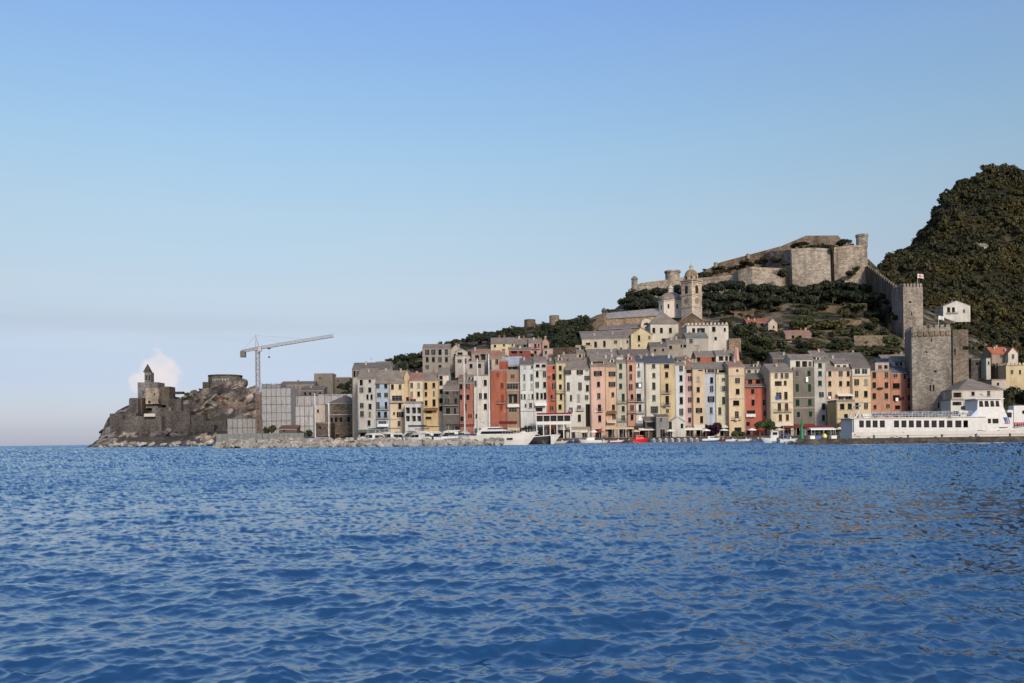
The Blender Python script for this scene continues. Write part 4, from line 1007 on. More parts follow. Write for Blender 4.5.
def monuments():
    # great square tower by the quay, its dark side face turned to the town
    def win2(t, w, h, d):
        m = MB()
        for i in range(7):
            cx = -w / 2 + w * (i + .5) / 7
            m.box(cx - w / 7 * .36, cx + w / 7 * .36, -.35, -.004, h - 2.6, h - 1.1)
            m.extrude([(-.35, h - 2.6), (-.004, h - 3.1), (-.004, h - 2.6)], cx - w / 7 * .3, cx + w / 7 * .3)
        m.build('corbels', M['stone'], t, lin(STONE, .7))
    block('stone_tower', 913.5, 950, 328, 436, 312, 12, (160, 154, 146), 'great square stone tower with small slit windows that ends the painted row', 'tower', merl=1.0, mw=1.1,
          wins=[(931.4, 340, 1.2, 3), (926.6, 352, 1.4, 2), (935, 371.5, 2.4, 2), (930.6, 388, 1.5, 6), (933.4, 388, 1.5, 6), (938, 405, 1.6, 6)], extra=win2, k=.74, rz=math.radians(-13))
    block('curtain_wall', 953, 968.6, 329.6, 392, 336, 9, (150, 140, 128), 'ruined stone block beside the great square tower with a sloping base', 'wall', wins=[(955, 352, 1.4, 6)], k=.62)
    block('stone_tower', 903.4, 923, 287, 340, 432, 13, (164, 156, 147), 'upper square stone tower with pale merlons and a flag flying', 'tower', merl=1.7, mw=1.0,
          wins=[(910, 302, 2.4, 2), (911.6, 314, 1.2, 3)], k=.76)
    flag(917.6, 286.4, 274, 438, 'white flag with a red cross on the upper square tower')
    flag(938.6, 327, 316, 318, 'narrow white flag drooping on the great square tower', False)
    # the wall that climbs from the upper tower to the castle
    t = thing('town_wall', WZ(880, 470, 60), 'long stepped stone wall climbing from the upper tower to the castle', 'wall')
    p0, p1 = W(860, 262, 520), W(905, 296, 436)
    o = Vector(t.location); m = MB(); n = 22
    dirv = (p1 - p0); side = Vector((dirv.y, -dirv.x, 0)).normalized() * 1.4
    for i in range(n):
        a, c_ = p0 + dirv * (i / n), p0 + dirv * ((i + 1) / n)
        zt = a.z
        q = [a, c_, c_ + side, a + side]
        base = 26
        lo = [Vector((v.x, v.y, zt - base)) - o for v in q]; hi = [Vector((v.x, v.y, zt)) - o for v in q]
        for k in range(4): m.poly([lo[k], lo[(k + 1) % 4], hi[(k + 1) % 4], hi[k]])
        m.poly(hi)
        c2 = a + dirv * (.5 / n)
        mer = [a, c2, c2 + side * .6, a + side * .6]
        lo = [Vector((v.x, v.y, zt)) - o for v in mer]; hi = [Vector((v.x, v.y, zt + 1.7)) - o for v in mer]
        for k in range(4): m.poly([lo[k], lo[(k + 1) % 4], hi[(k + 1) % 4], hi[k]])
        m.poly(hi)
    m.build('wall', M['stone'], t, lin((140, 128, 116), .7))

    # ---- castle
    CW = (172, 164, 154)
    t = thing('castle', W(790, 290, 520), 'huge stone castle with sheer bastions on the hilltop above the town', 'castle')
    o = Vector(t.location)
    def bastion(name, pts, depth, col=CW, batter=.06, mat='bigstone', cap=True):
        """pts: (px, D, top, base) along the face; thick wall with a raking foot."""
        m = MB(); n = len(pts)
        f = []
        for px, D, top, base in pts:
            a = W(px, top, D) - o; z0 = W(px, base, D).z - o.z - 3
            b0 = Vector((a.x, a.y - (a.z - z0) * batter, z0)); b1 = Vector((a.x, a.y + depth, a.z)); b2 = Vector((a.x, a.y + depth, z0))
            f.append((b0, a, b1, b2))
        for i in range(n - 1):
            p, q = f[i], f[i + 1]
            for k in range(4): m.poly([p[k], q[k], q[(k + 1) % 4], p[(k + 1) % 4]])
        m.poly(list(reversed(f[0]))); m.poly(f[-1])
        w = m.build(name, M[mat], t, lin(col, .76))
        if cap:                                         # cordon moulding near the top
            c = MB()
            for i in range(n - 1):
                p, q = f[i][1], f[i + 1][1]
                c.poly([p + Vector((0, -.3, -1.5)), q + Vector((0, -.3, -1.5)), q + Vector((0, -.3, -1.1)), p + Vector((0, -.3, -1.1))])
                c.poly([p + Vector((0, -.3, -1.1)), q + Vector((0, -.3, -1.1)), q + Vector((0, -.02, -1.1)), p + Vector((0, -.02, -1.1))])
                c.poly([p + Vector((0, -.3, -1.5)), q + Vector((0, -.3, -1.5)), q + Vector((0, -.05, -1.5)), p + Vector((0, -.05, -1.5))])
            c.build('cordon', M['bigstone'], w, lin((190, 175, 152), .7))
        return w
    bastion('rampart', [(629, 512, 289, 300), (641, 510, 283, 296), (672, 514, 279, 296), (690, 522, 276, 296)], 4)
    bastion('rampart', [(688, 530, 279, 296), (737, 520, 274.5, 292), (738.4, 516, 271, 300)], 4, (172, 163, 152))
    bastion('bastion', [(738, 512, 270, 300), (752, 506, 266.6, 300), (775, 508, 268, 297), (794, 514, 268, 292)], 12, (175, 165, 153))
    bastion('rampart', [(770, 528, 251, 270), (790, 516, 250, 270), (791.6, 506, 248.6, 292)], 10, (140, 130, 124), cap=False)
    bastion('bastion', [(791.4, 505, 249, 297), (812, 503, 247.6, 296), (830, 504, 248.6, 296)], 16)
    bastion('bastion', [(833.6, 506, 247, 296), (850, 504, 245.4, 290), (867, 503, 245, 280)], 16, (182, 171, 157))
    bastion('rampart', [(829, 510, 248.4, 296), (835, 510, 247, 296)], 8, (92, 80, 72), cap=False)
    bastion('upper_terrace', [(768, 545, 252, 262), (786, 544, 244, 262), (806, 543, 235.6, 256), (838, 543, 235.4, 252), (842, 544, 240, 252)], 18, (132, 120, 108), 0.02, cap=False)
    bastion('upper_terrace', [(703, 560, 272, 280), (720, 557, 262.4, 276), (744, 555, 256, 270), (780, 550, 246.4, 262)], 8, (126, 112, 98), 0.02, cap=False)
    # corner turrets
    def turret(px, top, base, r, D, name='turret', dome=True):
        p = W(px, base, D) - o; h = W(px, top, D).z - W(px, base, D).z
        prof = [(r * 1.0, 0), (r, h * .8), (r * 1.12, h * .82), (r * 1.12, h * .9)]
        prof += [(r * .8, h * 1.0), (r * .3, h * 1.1), (.05, h * 1.14)] if dome else [(r * 1.12, h)]
        MB().lathe(prof, 18, 0, p).build(name, M['bigstone'], t, lin(CW, .72))
    turret(634.6, 277.4, 290, 1.7, 511)
    turret(672.6, 271.2, 281, 4.2, 520, 'round_tower', False)
    turret(715.8, 262.6, 268, 1.2, 556); turret(748, 254, 259, 1.1, 554)
    turret(862, 234.8, 247, 3.1, 506, 'round_tower', False)
    # ruined windmills on the ridge
    for px, a, b_, top, base, lab in ((530, 524.4, 535.8, 320.4, 336, 'ruined round windmill stump of dark stone on the ridge'), (554.4, 549.6, 559.6, 316.4, 332, 'pale broken windmill stump among the trees of the ridge')):
        p = W(px, base, 500); r = (b_ - a) / 2 * 500 / F; h = W(px, top, 500).z - p.z
        tt = thing('windmill_ruin', p, lab, 'ruin')
        MB().lathe([(r * 1.06, -2), (r, h * .5), (r * .98, h)], 20).build('wall', M['stone'], tt, lin((120, 104, 92) if px == 530 else (150, 140, 126), .7))
        MB().lathe([(r * .98, h + .004), (r * 1.02, h + .3), (r * .6, h + .5)], 20).build('coping', M['stone'], tt, lin((120, 104, 92), .6))
    # ---- big church: nave, aisle, dome, chapel
    D = 434
    t = thing('church', W(626, 345, D), 'big church with long stepped slate roofs and a white domed drum', 'church')
    o = Vector(t.location)
    def slope(name, p, q, th, col, mat, k=.8):          # p: four corners, q thickness downwards
        m = MB(); a = [Vector(v) - o for v in p]; b = [v - Vector((0, 0, th)) for v in a]
        m.poly(a); m.poly(list(reversed(b)))
        for i in range(4): m.poly([a[i], b[i], b[(i + 1) % 4], a[(i + 1) % 4]])
        return m.build(name, M[mat], t, lin(col, k))
    nv = slope('roof', [W(602, 318.6, 434), W(664, 315, 434), W(664, 307.4, 446), W(606.6, 313, 446)], 0, .3, (172, 167, 163), 'roof')
    def wallq(name, a, b, D0, depth, col, mat='stone', k=.8):   # a, b: (px, top, base)
        m = MB(); f = []
        for px, top, base in (a, b):
            p = W(px, top, D0) - o; z0 = W(px, base, D0).z - o.z
            f.append([Vector((p.x, p.y, z0)), p, p + Vector((0, depth, 0)), Vector((p.x, p.y + depth, z0))])
        for k_ in range(4): m.poly([f[0][k_], f[1][k_], f[1][(k_ + 1) % 4], f[0][(k_ + 1) % 4]])
        m.poly(f[0]); m.poly(list(reversed(f[1])))
        return m.build(name, M[mat], t, lin(col, k))
    wallq('wall', (601, 319.2, 350), (664, 315.6, 350), 434.6, 11, (168, 150, 132))
    slope('roof', [W(598, 329.6, 426), W(642, 327, 426), W(642, 323.6, 434), W(600, 325.6, 434)], 0, .3, (140, 132, 128), 'roof')
    wallq('wall', (598, 330, 352), (642, 327.6, 352), 426.6, 7, (146, 124, 104))
    slope('roof', [W(591.6, 336.4, 416), W(632, 335.2, 416), W(632, 328.6, 426), W(594, 331.6, 426)], 0, .3, (150, 144, 148), 'roof')
    wallq('wall', (592, 337, 352), (632, 336, 352), 416.6, 9, (138, 124, 112))
    # front with stepped gable at the town end
    m = MB(); pts = [(590.8, 352), (590.8, 326), (596, 320), (600.6, 314.6), (604, 312), (607, 318), (607, 352)]
    a = [W(x, y, 433) - o for x, y in pts]; b = [v + Vector((0, 13, 0)) for v in a]
    m.poly(a); m.poly(list(reversed(b)))
    for i in range(len(a)): m.poly([a[i], b[i], b[(i + 1) % len(a)], a[(i + 1) % len(a)]])
    m.build('front', M['stone'], t, lin((138, 122, 106), .75))
    p = W(604, 313, 436) - o
    MB().lathe([(1.0, -1), (1.0, .4), (1.25, .5), (1.2, 1.4), (.6, 2.2), (.1, 2.6)], 12, 0, p).build('pinnacle', M['stone'], t, lin((110, 108, 106), .7))
    # chapel with round-headed gable
    c0 = W(646.6, 328, 424) - o; r = 5.6 * 424 / F
    m = MB(); prof = [(-r, -6), (r, -6), (r, 1.6)] + [(r * math.cos(k * math.pi / 10), 1.6 + r * 1.05 * math.sin(k * math.pi / 10)) for k in range(1, 10)] + [(-r, 1.6)]
    m.v = []; m.extrude_y([(x, z) for x, z in prof], 0, 9); m.v = [(c0.x + x, c0.y + y, c0.z + z) for x, y, z in m.v]
    ch = m.build('chapel', M['wall'], t, lin((216, 202, 182), .85))
    m = MB(); m.extrude_y([(1.3 * math.cos(k * math.pi / 8), .9 + 1.3 * math.sin(k * math.pi / 8)) for k in range(9)], -.03, .02); m.v = [(c0.x + x, c0.y + y, c0.z + z + .4) for x, y, z in m.v]
    m.build('window', M['dark'], ch)
    # dome
    c0 = W(671, 313, 440) - o; R_ = 12 * 440 / F; hd = W(671, 301.4, 440).z - W(671, 313, 440).z
    dr = MB().lathe([(R_, -3), (R_, hd - .5), (R_ * 1.06, hd - .4), (R_ * 1.06, hd)], 8, 0, c0).build('drum', M['wall'], t, lin((224, 212, 196), .9))
    for k in range(8):
        th = math.pi / 8 + k * math.pi / 4; n = Vector((math.cos(th), math.sin(th), 0)); rr = R_ * math.cos(math.pi / 8) + .03
        u = Vector((-n.y, n.x, 0)); c = c0 + n * rr + Vector((0, 0, hd * .45))
        MB().poly([c - u * .45 - Vector((0, 0, 1.1)), c + u * .45 - Vector((0, 0, 1.1)), c + u * .45 + Vector((0, 0, 1.1)), c - u * .45 + Vector((0, 0, 1.1))]).build('window', M['dark'], dr)
    hh = W(671, 292.4, 440).z - W(671, 301.4, 440).z
    MB().lathe([(R_ * 1.0 * math.cos(k * math.pi / 20), hd + .004 + hh * math.sin(k * math.pi / 20)) for k in range(10)] + [(.9, hd + hh)], 24, 0, c0).build('dome', M['roof'], t, lin((158, 147, 136), .85), smooth=True)
    z1 = hd + hh
    MB().lathe([(1.5, z1 - .1), (1.3, z1 + 1.8), (1.6, z1 + 1.9), (1.5, z1 + 2.1), (.9, z1 + 2.9), (.15, z1 + 3.5), (.1, z1 + 4.2)], 12, 0, c0).build('lantern', M['wall'], t, lin((208, 198, 184), .85))
    # ---- bell tower
    D = 422; X0 = W(693.6, 290, D).x; zb = W(693.6, 334, D).z
    t = thing('bell_tower', (X0, D + 5, zb), 'tall stone bell tower with clock faces and a small dome', 'bell tower', rz=math.radians(35))
    Z = lambda py: W(693.6, py, D).z - zb
    s = 7.0 * D / F * 1.03                               # half width of the turned square
    BC = (208, 193, 172)
    sh_ = MB(); sh_.box(-s, s, -s, s, 0, Z(280)); sh_.build('shaft', M['stone'], t, lin(BC, .8))
    for py in (306.2, 294, 281.4):
        MB().box(-s - .25, s + .25, -s - .25, s + .25, Z(py) - .2, Z(py) + .2).build('cornice', M['sill'], t)
    MB().box(-s - .5, s + .5, -s - .5, s + .5, Z(280) + .003, Z(278.6)).build('balustrade', M['stone'], t, lin((200, 180, 154), .8))
    for kx, ky in ((0, -1), (-1, 0)):
        u = Vector((1, 0, 0)) if kx == 0 else Vector((0, 1, 0)); n = Vector((kx, ky, 0))
        def plate(name, py0, py1, hw, mat, off, arch=False, col=None):
            c = n * (s + off); m = MB()
            z0, z1 = Z(py0), Z(py1)
            pts = [c - u * hw + Vector((0, 0, z0)), c + u * hw + Vector((0, 0, z0))]
            if arch: pts += [c + u * hw * math.cos(a_) + Vector((0, 0, z1 - hw + hw * math.sin(a_))) for a_ in [i * math.pi / 8 for i in range(9)]]
            else: pts += [c + u * hw + Vector((0, 0, z1)), c - u * hw + Vector((0, 0, z1))]
            q = [p - n * .3 for p in pts]
            m.poly(pts)
            for i in range(len(pts)): m.poly([pts[i], q[i], q[(i + 1) % len(pts)], pts[(i + 1) % len(pts)]])
            m.build(name, mat, t, col)
        plate('window', 292.6, 284.4, .95, M['dark'], .03, True)
        plate('panel', 316, 308, 1.5, M['sill'], .04)
        c = n * (s + .05); m = MB(); zc = Z(300)
        ring = [c + u * 1.5 * math.cos(i * math.pi / 10) + Vector((0, 0, zc + 1.5 * math.sin(i * math.pi / 10))) for i in range(20)]
        m.poly(ring); q = [p - n * .2 for p in ring]
        for i in range(20): m.poly([ring[i], q[i], q[(i + 1) % 20], ring[(i + 1) % 20]])
        cf = m.build('clock_face', M['wall'], t, lin((150, 138, 124), .8))
        m = MB()
        for ang, ln in ((1.2, 1.1), (3.5, .8)):
            d_ = u * math.sin(ang) + Vector((0, 0, math.cos(ang))); m.tube(c + n * .06 + Vector((0, 0, zc)), c + n * .06 + Vector((0, 0, zc)) + d_ * ln, .07, .04, 5)
        m.build('hands', M['iron'], cf)
    z0 = Z(278.6); r = s * .92
    dr = MB().lathe([(r, z0 + .003), (r, Z(274.6)), (r * 1.08, Z(274.4)), (r * 1.08, Z(273.8))], 16).build('drum', M['stone'], t, lin(BC, .8))
    for k in range(8):
        th = k * math.pi / 4; n = Vector((math.cos(th), math.sin(th), 0)); u = Vector((-n.y, n.x, 0)); c = n * (r + .04); zc = (z0 + Z(274.6)) / 2
        MB().poly([c - u * .4 + Vector((0, 0, zc - .7)), c + u * .4 + Vector((0, 0, zc - .7)), c + u * .4 + Vector((0, 0, zc + .7)), c - u * .4 + Vector((0, 0, zc + .7))]).build('window', M['dark'], dr)
    zd = Z(273.8); hd = Z(267.4) - zd
    MB().lathe([(r * math.cos(k * math.pi / 20), zd + .004 + hd * math.sin(k * math.pi / 20)) for k in range(10)] + [(.7, zd + hd)], 20).build('dome', M['stone'], t, lin((176, 158, 136), .8), smooth=True)
    zz = zd + hd
    MB().lathe([(.8, zz - .1), (.8, zz + 1.1), (1.0, zz + 1.2), (.5, zz + 1.9), (.12, zz + 2.3), (.06, zz + 4.6)], 10).build('lantern', M['stone'], t, lin(BC, .8))

    # ---- church on the headland
    D = 586
    t = thing('cliff_church', W(146, 412, D), 'small dark medieval church with a pointed belfry on the rocky headland', 'church')
    o = Vector(t.location); GC = (126, 124, 125)
    def bx(name, a, b, top, base, D0, depth, col, mat='stone', parent=None, k=.86):
        p0, p1 = W(a, top, D0) - o, W(b, top, D0) - o; z0 = W((a + b) / 2, base, D0).z - o.z
        return MB().box(p0.x, p1.x, p0.y, p0.y + depth, z0, p0.z).build(name, M[mat], parent or t, lin(col, k))
    bx('nave', 137.6, 157.6, 382.4, 408, 588, 12, GC)
    bx('striped_front', 145.4, 158.6, 388, 404, 585, 3.0, (172, 163, 152))
    bx('side_block', 158.6, 169.6, 386.6, 405, 592, 10, (108, 100, 95))
    bx('apse', 129.6, 142, 398, 414, 582, 9, (98, 88, 82))
    tw = bx('belfry', 144.4, 151.2, 372.4, 384, 590, 4.6, GC)
    p = W(147.8, 372.4, 592.3) - o; r = 3.5 * 590 / F
    m = MB(); hz = W(149, 363.6, 590).z - W(149, 372.4, 590).z
    ap = p + Vector((0, 0, hz)); q = [p + Vector((sx * r, sy * r, 0)) for sx, sy in ((-1, -1), (1, -1), (1, 1), (-1, 1))]
    for i in range(4): m.poly([q[i], q[(i + 1) % 4], ap])
    m.poly(list(reversed(q))); m.build('spire', M['stone'], t, lin((104, 96, 90), .6))
    for px in (146.4, 149.4):
        c = W(px, 377.6, 589.9) - o
        MB().box(c.x - .55, c.x + .55, c.y - .02, c.y + .2, c.z - 1.6, c.z + 1.6).build('window', M['dark'], tw)
    for px, py, w_, h_ in ((149.4, 402, 2.4, 2.6), (159, 401, 1.6, 3.6), (154.6, 394, 1.2, 2), (143, 393, 1, 4)):
        c = W(px, py, 584.9 if 146 < px < 163.4 else 587.9) - o; w_ *= .32; h_ *= .32
        MB().box(c.x - w_, c.x + w_, c.y - .04, c.y + .2, c.z - h_, c.z + h_).build('window', M['dark'], t)
    block('retaining_wall', 109.8, 136, 413.4, 436, 570, 16, (104, 101, 101), 'high bare retaining wall at the seaward tip of the headland', 'wall', k=.74, wins=[(124, 417, 2.4, 3)])
    block('retaining_wall', 131, 161.4, 416, 435, 566, 14, (112, 108, 107), 'lower retaining wall with pilasters under the cliff church', 'wall', k=.74)
    block('retaining_wall', 161, 190, 411, 435, 572, 14, (98, 95, 95), 'long dark wall beside a cave mouth below the cliff church', 'wall', k=.74, wins=[(176, 433, 3, 3), (182, 433, 2.4, 3)])
    block('stone_hut', 187, 214, 425, 439, 560, 6, (92, 89, 88), 'dark shelter with open bays at the foot of the headland', 'shelter', k=.6, wins=[(175 + 13 + 3, 434.6, 4, 5), (197, 434.4, 4, 6), (203, 434.4, 4, 6), (209, 434.6, 4, 5)])
    block('whitewashed_wall', 144, 155, 413.6, 416.6, 563, 1, (206, 200, 192), 'short whitewashed parapet in front of the cliff church', 'wall', mat='wall', k=.74)
    t2 = block('coastal_fort', 202.6, 209, 382, 396, 618, 14, (110, 106, 104), 'low dark gun battery with slot windows crowning the headland', 'fort', k=.6)
    o2 = Vector(t2.location)
    c0 = W(225.6, 398, 628) - o2; r = 16.4 * 620 / F; h = W(225.6, 375.6, 617).z - o2.z - c0.z
    MB().lathe([(r * 1.16, -4), (r * 1.05, h * .45), (r, h)], 28, 0, c0).build('wall', M['stone'], t2, lin((116, 112, 110), .75))
    MB().lathe([(r * .985, h + .003), (r * 1.03, h + .02), (r * 1.03, h + .9), (r * .9, h + .95)], 28, 0, c0).build('parapet', M['stone'], t2, lin((98, 90, 84), .6))
    for i in range(7):
        th = math.radians(-118 + i * 9); n = Vector((math.cos(th), math.sin(th), 0)); u = Vector((-n.y, n.x, 0)); rr_ = r * 1.012 + .03; c = c0 + n * rr_ + Vector((0, 0, h * .8))
        MB().poly([c - u * .45 - Vector((0, 0, .9)), c + u * .45 - Vector((0, 0, .9)), c + u * .45 + Vector((0, 0, .9)), c - u * .45 + Vector((0, 0, .9))]).build('window', M['sill'], t2)
    for a, b_, top, base, D_, dp, cc, lab in ((129, 138, 399, 412, 578, 5, 112, 'little roofed walls stepping down beside the cliff church'), (166, 181, 399, 411, 584, 4, 104, 'crumbling wall with a ledge on the landward side of the cliff church'), (152, 171, 407.6, 414, 575.5, 3, 120, 'long parapet of a terrace below the cliff church'),
                                              (181, 200, 404, 413, 590, 3, 96, 'stone retaining wall across the slope between church and gun battery'), (186, 206, 415, 424, 574, 3, 90, 'lower retaining wall above the dark shelter'), (206, 226, 421, 431, 566, 3, 100, 'old wall at the foot of the battery mound')):
        block('old_wall', a, b_, top, base + 3, D_, dp, (cc, cc * .97, cc * .965), lab, 'wall', k=.74, wins=[((a + b_) / 2, (top + base) / 2, 1.4, 2)] if b_ - a > 14 else ())
    block('cliff_arch', 174, 183, 391.6, 394, 596, 3, (90, 80, 74), 'short bridge wall joining the cliff church to the rock', 'wall', k=.6)

    # ---- stone walls of the garden terraces and old ramparts
    TW = 'dry stone walls of the terraced gardens'
    for a, b, top, base, D, col, lab in (
        (734, 754, 311.4, 319, 470, (132, 114, 98), 'ruined wall with hollows at the foot of the pines'),
        (772.6, 792, 341.4, 346, 404, (176, 164, 146), 'pale low garden wall beside the dark shrubs'),
        (841, 867, 303.4, 307, 486, (150, 138, 120), 'light terrace wall under the castle bastion'),
        (818, 843, 305.6, 311, 482, (128, 112, 94), 'brown terrace wall below the dark pine belt'),
        (854, 888, 335.4, 346, 424, (146, 134, 116), 'rough stone terrace wall with a rounded bush at its end'),
        (889, 907, 323, 337, 428, (150, 132, 106), 'broken rocky wall at the foot of the upper tower'),
        (553, 577, 347.4, 357, 376, (110, 96, 84), 'dark brown wall behind the little dormer house'),
        (563, 592, 322, 334, 474, (86, 58, 54), 'dark reddish wall beside the church front'),
        (478, 500, 338, 343, 455, (128, 114, 104), 'grey-brown wall above the mauve-grey house'),
        (729, 741, 338.4, 352, 384, (158, 140, 120), 'broken stone stump beside the crenellated white house'),
        (780, 800, 318, 321, 450, (142, 126, 106), 'short terrace wall in the middle of the gardens'),
        (800, 830, 325, 328.6, 436, (138, 122, 104), 'long thin terrace wall between rows of bushes'),
        (836, 862, 320, 324, 446, (144, 128, 108), 'terrace wall under the long row of bushes')):
        if 730 < a < 895: D = (hill.hit((a + b) / 2, base - 1) or D) - .3
        block('garden_wall', a, b, top, base + 4, D, 1.2, col, lab, 'wall', k=.66, group=TW)
    # pink obelisk-like chimney among the roofs
    t = thing('chimney_stack', WZ(736.6, 336, 24), 'tall pink tapering chimney among the roofs behind the cream-orange house', 'chimney')
    zt = W(736.6, 349, 336).z - 24; MB().lathe([(1.5, 0), (1.1, zt * .6), (.7, zt)], 4).build('stack', M['wall'], t, lin((212, 164, 150), .85)); MB().box(-.6, .6, -.6, .6, zt + .003, zt + .5).build('cap', M['sill'], t)

def building_site():
    def sheet_building(a, b, top, base, D, depth, label, col, bays, levels, group='buildings wrapped in scaffold sheets'):
        z0 = 2.0; X0, X1 = W(a, top, D).x, W(b, top, D).x; h = W((a + b) / 2, top, D).z - z0
        t = thing('scaffolded_building', ((X0 + X1) / 2, D, z0), label, 'building', group); w = X1 - X0
        m = MB(); m.box(-w / 2 + .3, w / 2 - .3, .6, depth, 0, h - .4); m.build('wall', M['wall'], t, lin((170, 160, 150), .7))
        for i in range(bays):                           # sheets, one bay each, slightly slack
            b_ = MB(); x0, x1 = -w / 2 + w * i / bays + .03, -w / 2 + w * (i + 1) / bays - .03
            R2 = random.Random(i * 17 + int(a)); n = 6; nz = max(4, int(h / 2))
            hh = h + R2.uniform(-.25, .2)
            idx = {}
            for k in range(nz + 1):
                for q in range(n + 1):
                    u = q / n; y = .12 * math.sin(u * math.pi) * math.sin(k * 1.9 + i) + R2.uniform(-.05, .05)
                    idx[k, q] = len(b_.v); b_.v.append((x0 + (x1 - x0) * u, -.2 - y, .2 + (hh - .2) * k / nz))
            for k in range(nz):
                for q in range(n): b_.f.append((idx[k, q], idx[k, q + 1], idx[k + 1, q + 1], idx[k + 1, q])); b_.m.append(0)
            b_.build('sheet', M['sheet'], t, lin(col, R2.uniform(.52, .60)))
        for sx in (-1, 1):                              # sheets round the ends
            MB().box(sx * w / 2 - .04, sx * w / 2 + .04, -.1, depth, .2, h).build('sheet', M['sheet'], t, lin(col, .56))
        p = MB()
        for i in range(bays + 1):
            x = -w / 2 + w * i / bays; p.tube((x, -.5, 0), (x, -.5, h + .9), .06, n=5)
        for k in range(levels + 1):
            z = h * (k + .5) / (levels + .5)
            p.tube((-w / 2, -.5, z), (w / 2, -.5, z), .06, n=5)
        p.build('scaffold_poles', M['iron'], t)
        return t
    sheet_building(261.6, 291, 388, 430, 430, 14, 'tall block wrapped in grey-white scaffold sheets beside the tower crane', (196, 194, 194), 6, 6)
    sheet_building(262, 281, 384, 430, 446, 10, 'upper scaffolded storey in grey sheets above the tall wrapped block', (176, 174, 174), 4, 5)
    sheet_building(291, 345, 395.6, 430, 440, 10, 'long low building covered in pale sheets behind the stone house', (200, 198, 200), 8, 4)
    sheet_building(318.6, 352, 394, 425, 448, 8, 'pale sheeted wall rising behind the slate roof of the stone house', (206, 204, 206), 6, 3)
    sheet_building(295.6, 313.6, 406, 432, 400, 10, 'small block wrapped in bright white sheets in front of the others', (212, 210, 208), 4, 3)
    sheet_building(227.6, 257.6, 418.4, 436, 412, 8, 'low small building wrapped in grey sheets at the crane foot', (176, 174, 170), 6, 2)
    house(313.4, 325, 405, 402, (206, 190, 172), 'beige house end with a plain wall between white sheets and stone house', [(318, 411, 2, 3, 'c')], ('flat', .3, SLATE), 9, 2.0, door=False)
    house(330, 357, 402.4, 360, (122, 112, 104), 'grey-brown stone house with two rows of windows under a slate roof', [(334.4, 408.4, 2, 5, 'g'), (339.6, 408.4, 2, 5, 'g'), (348, 407.6, 2, 5, 'g'), (331.6, 420, 2.4, 5, 'c'), (336, 420, 2.4, 5, 'c'), (341, 420, 2.4, 5, 'c'), (348.6, 419.6, 2.8, 6, 'c')], ('hip', 395, SLATE2), 12, 2.0, sh=DGREY, wmat='stone', bands=(414.6,), k=.7)
    house(315, 331, 423.6, 352, (112, 102, 94), 'low dark stone annex beside the grey-brown stone house', [(320, 428, 2.4, 3, 'c')], ('flat', .4, SLATE), 8, 2.0, door=False, wmat='stone', k=.7)
    house(281, 314.6, 384.4, 470, (150, 138, 128), 'long weathered barracks with a row of small windows behind the scaffolds', G([286, 290, 294, 298, 302, 306, 310], [387.6], 1.4, 2.2, 'g'), ('side', 381.6, SLATE2), 10, 20, door=False, k=.7)
    house(314.4, 333, 374.4, 486, (142, 134, 124), 'square concrete block on top of the hill behind the scaffolds', [(320, 378, 2, 2, 'g')], ('flat', .5, SLATE), 10, 24, door=False, k=.7)
    house(332, 350, 378, 492, (118, 108, 98), 'low dark wing joined to the square concrete hilltop block', [(338, 381, 2, 2, 'g')], ('flat', .4, SLATE), 10, 24, door=False, k=.7)
    house(301, 324, 390, 455, (132, 120, 110), 'brown terraced house with dark openings among the scaffolds', G([305, 310, 315, 320], [394], 2.4, 3.4, 'd'), ('shed', 386.6, SLATE2), 9, 10, door=False, k=.7)
    house(279, 297, 428.8, 392, (118, 92, 78), 'low shed with a rusty red roof at the foot of the wrapped block', [(284, 430, 2, 3)], ('shed', 425.6, (112, 78, 66)), 6, 2.0, door=False, chim=0)

    for a, b_, py0, py1, D_, lab in ((216, 262, 434, 440, 290, 'grey-green site fence of flat panels along the harbour road'), (264, 304, 433.4, 440, 288, 'second stretch of grey site fence in front of the wrapped block')):
        p0, p1 = W(a, py0, D_), W(b_, py0, D_); t = thing('site_fence', ((p0.x + p1.x) / 2, D_, 2.0), lab, 'fence'); w = p1.x - p0.x; n = 8; h = max(1.6, p0.z - 2)
        for i in range(n):
            x0 = -w / 2 + w * i / n; MB().box(x0 + .04, x0 + w / n - .04, 0, .05, .15, h).build('panel', M['steel'], t, lin((150, 156, 150), R.uniform(.5, .62)))
            MB().box(x0 - .06, x0 + .06, .06, .14, 0, h + .1).build('post', M['iron'], t)
    for px, py, rp, hp, D_ in ((266, 430, 5, 8, 405), (272, 428, 5, 9, 404), (279, 432, 4, 5, 398), (301, 433, 4, 5, 396), (309, 432, 5, 6, 392)):
        pass
    # ---- tower crane
    D = 408; X0 = W(258.2, 400, D).x; t = thing('tower_crane', (X0, D, 2.0), 'tall white tower crane with its long jib swung over the building site', 'crane')
    zt = W(258.2, 350.5, D).z - 2; s = .8
    def lattice(b, p, q, hw, nseg, r, tri=False):
        p, q = Vector(p), Vector(q); d = (q - p).normalized()
        up = Vector((0, 0, 1)) if abs(d.z) < .8 else Vector((0, 1, 0))
        u = d.cross(up).normalized(); w = u.cross(d)
        cs = [u * hw - w * hw, -u * hw - w * hw, w * hw] if tri else [u * hw + w * hw, u * hw - w * hw, -u * hw - w * hw, -u * hw + w * hw]
        n = len(cs)
        for c in cs: b.tube(p + c, q + c, r * 1.5, n=5)
        for i in range(nseg):
            a, e_ = p.lerp(q, i / nseg), p.lerp(q, (i + 1) / nseg)
            for k in range(n):
                c1, c2 = cs[k], cs[(k + 1) % n]
                if i % 2: c1, c2 = c2, c1
                b.tube(a + c1, e_ + c2, r, n=4); b.tube(a + c1, a + c2, r, n=4)
    W1, R1 = lin((170, 164, 160), .75), lin((146, 118, 104), .7)
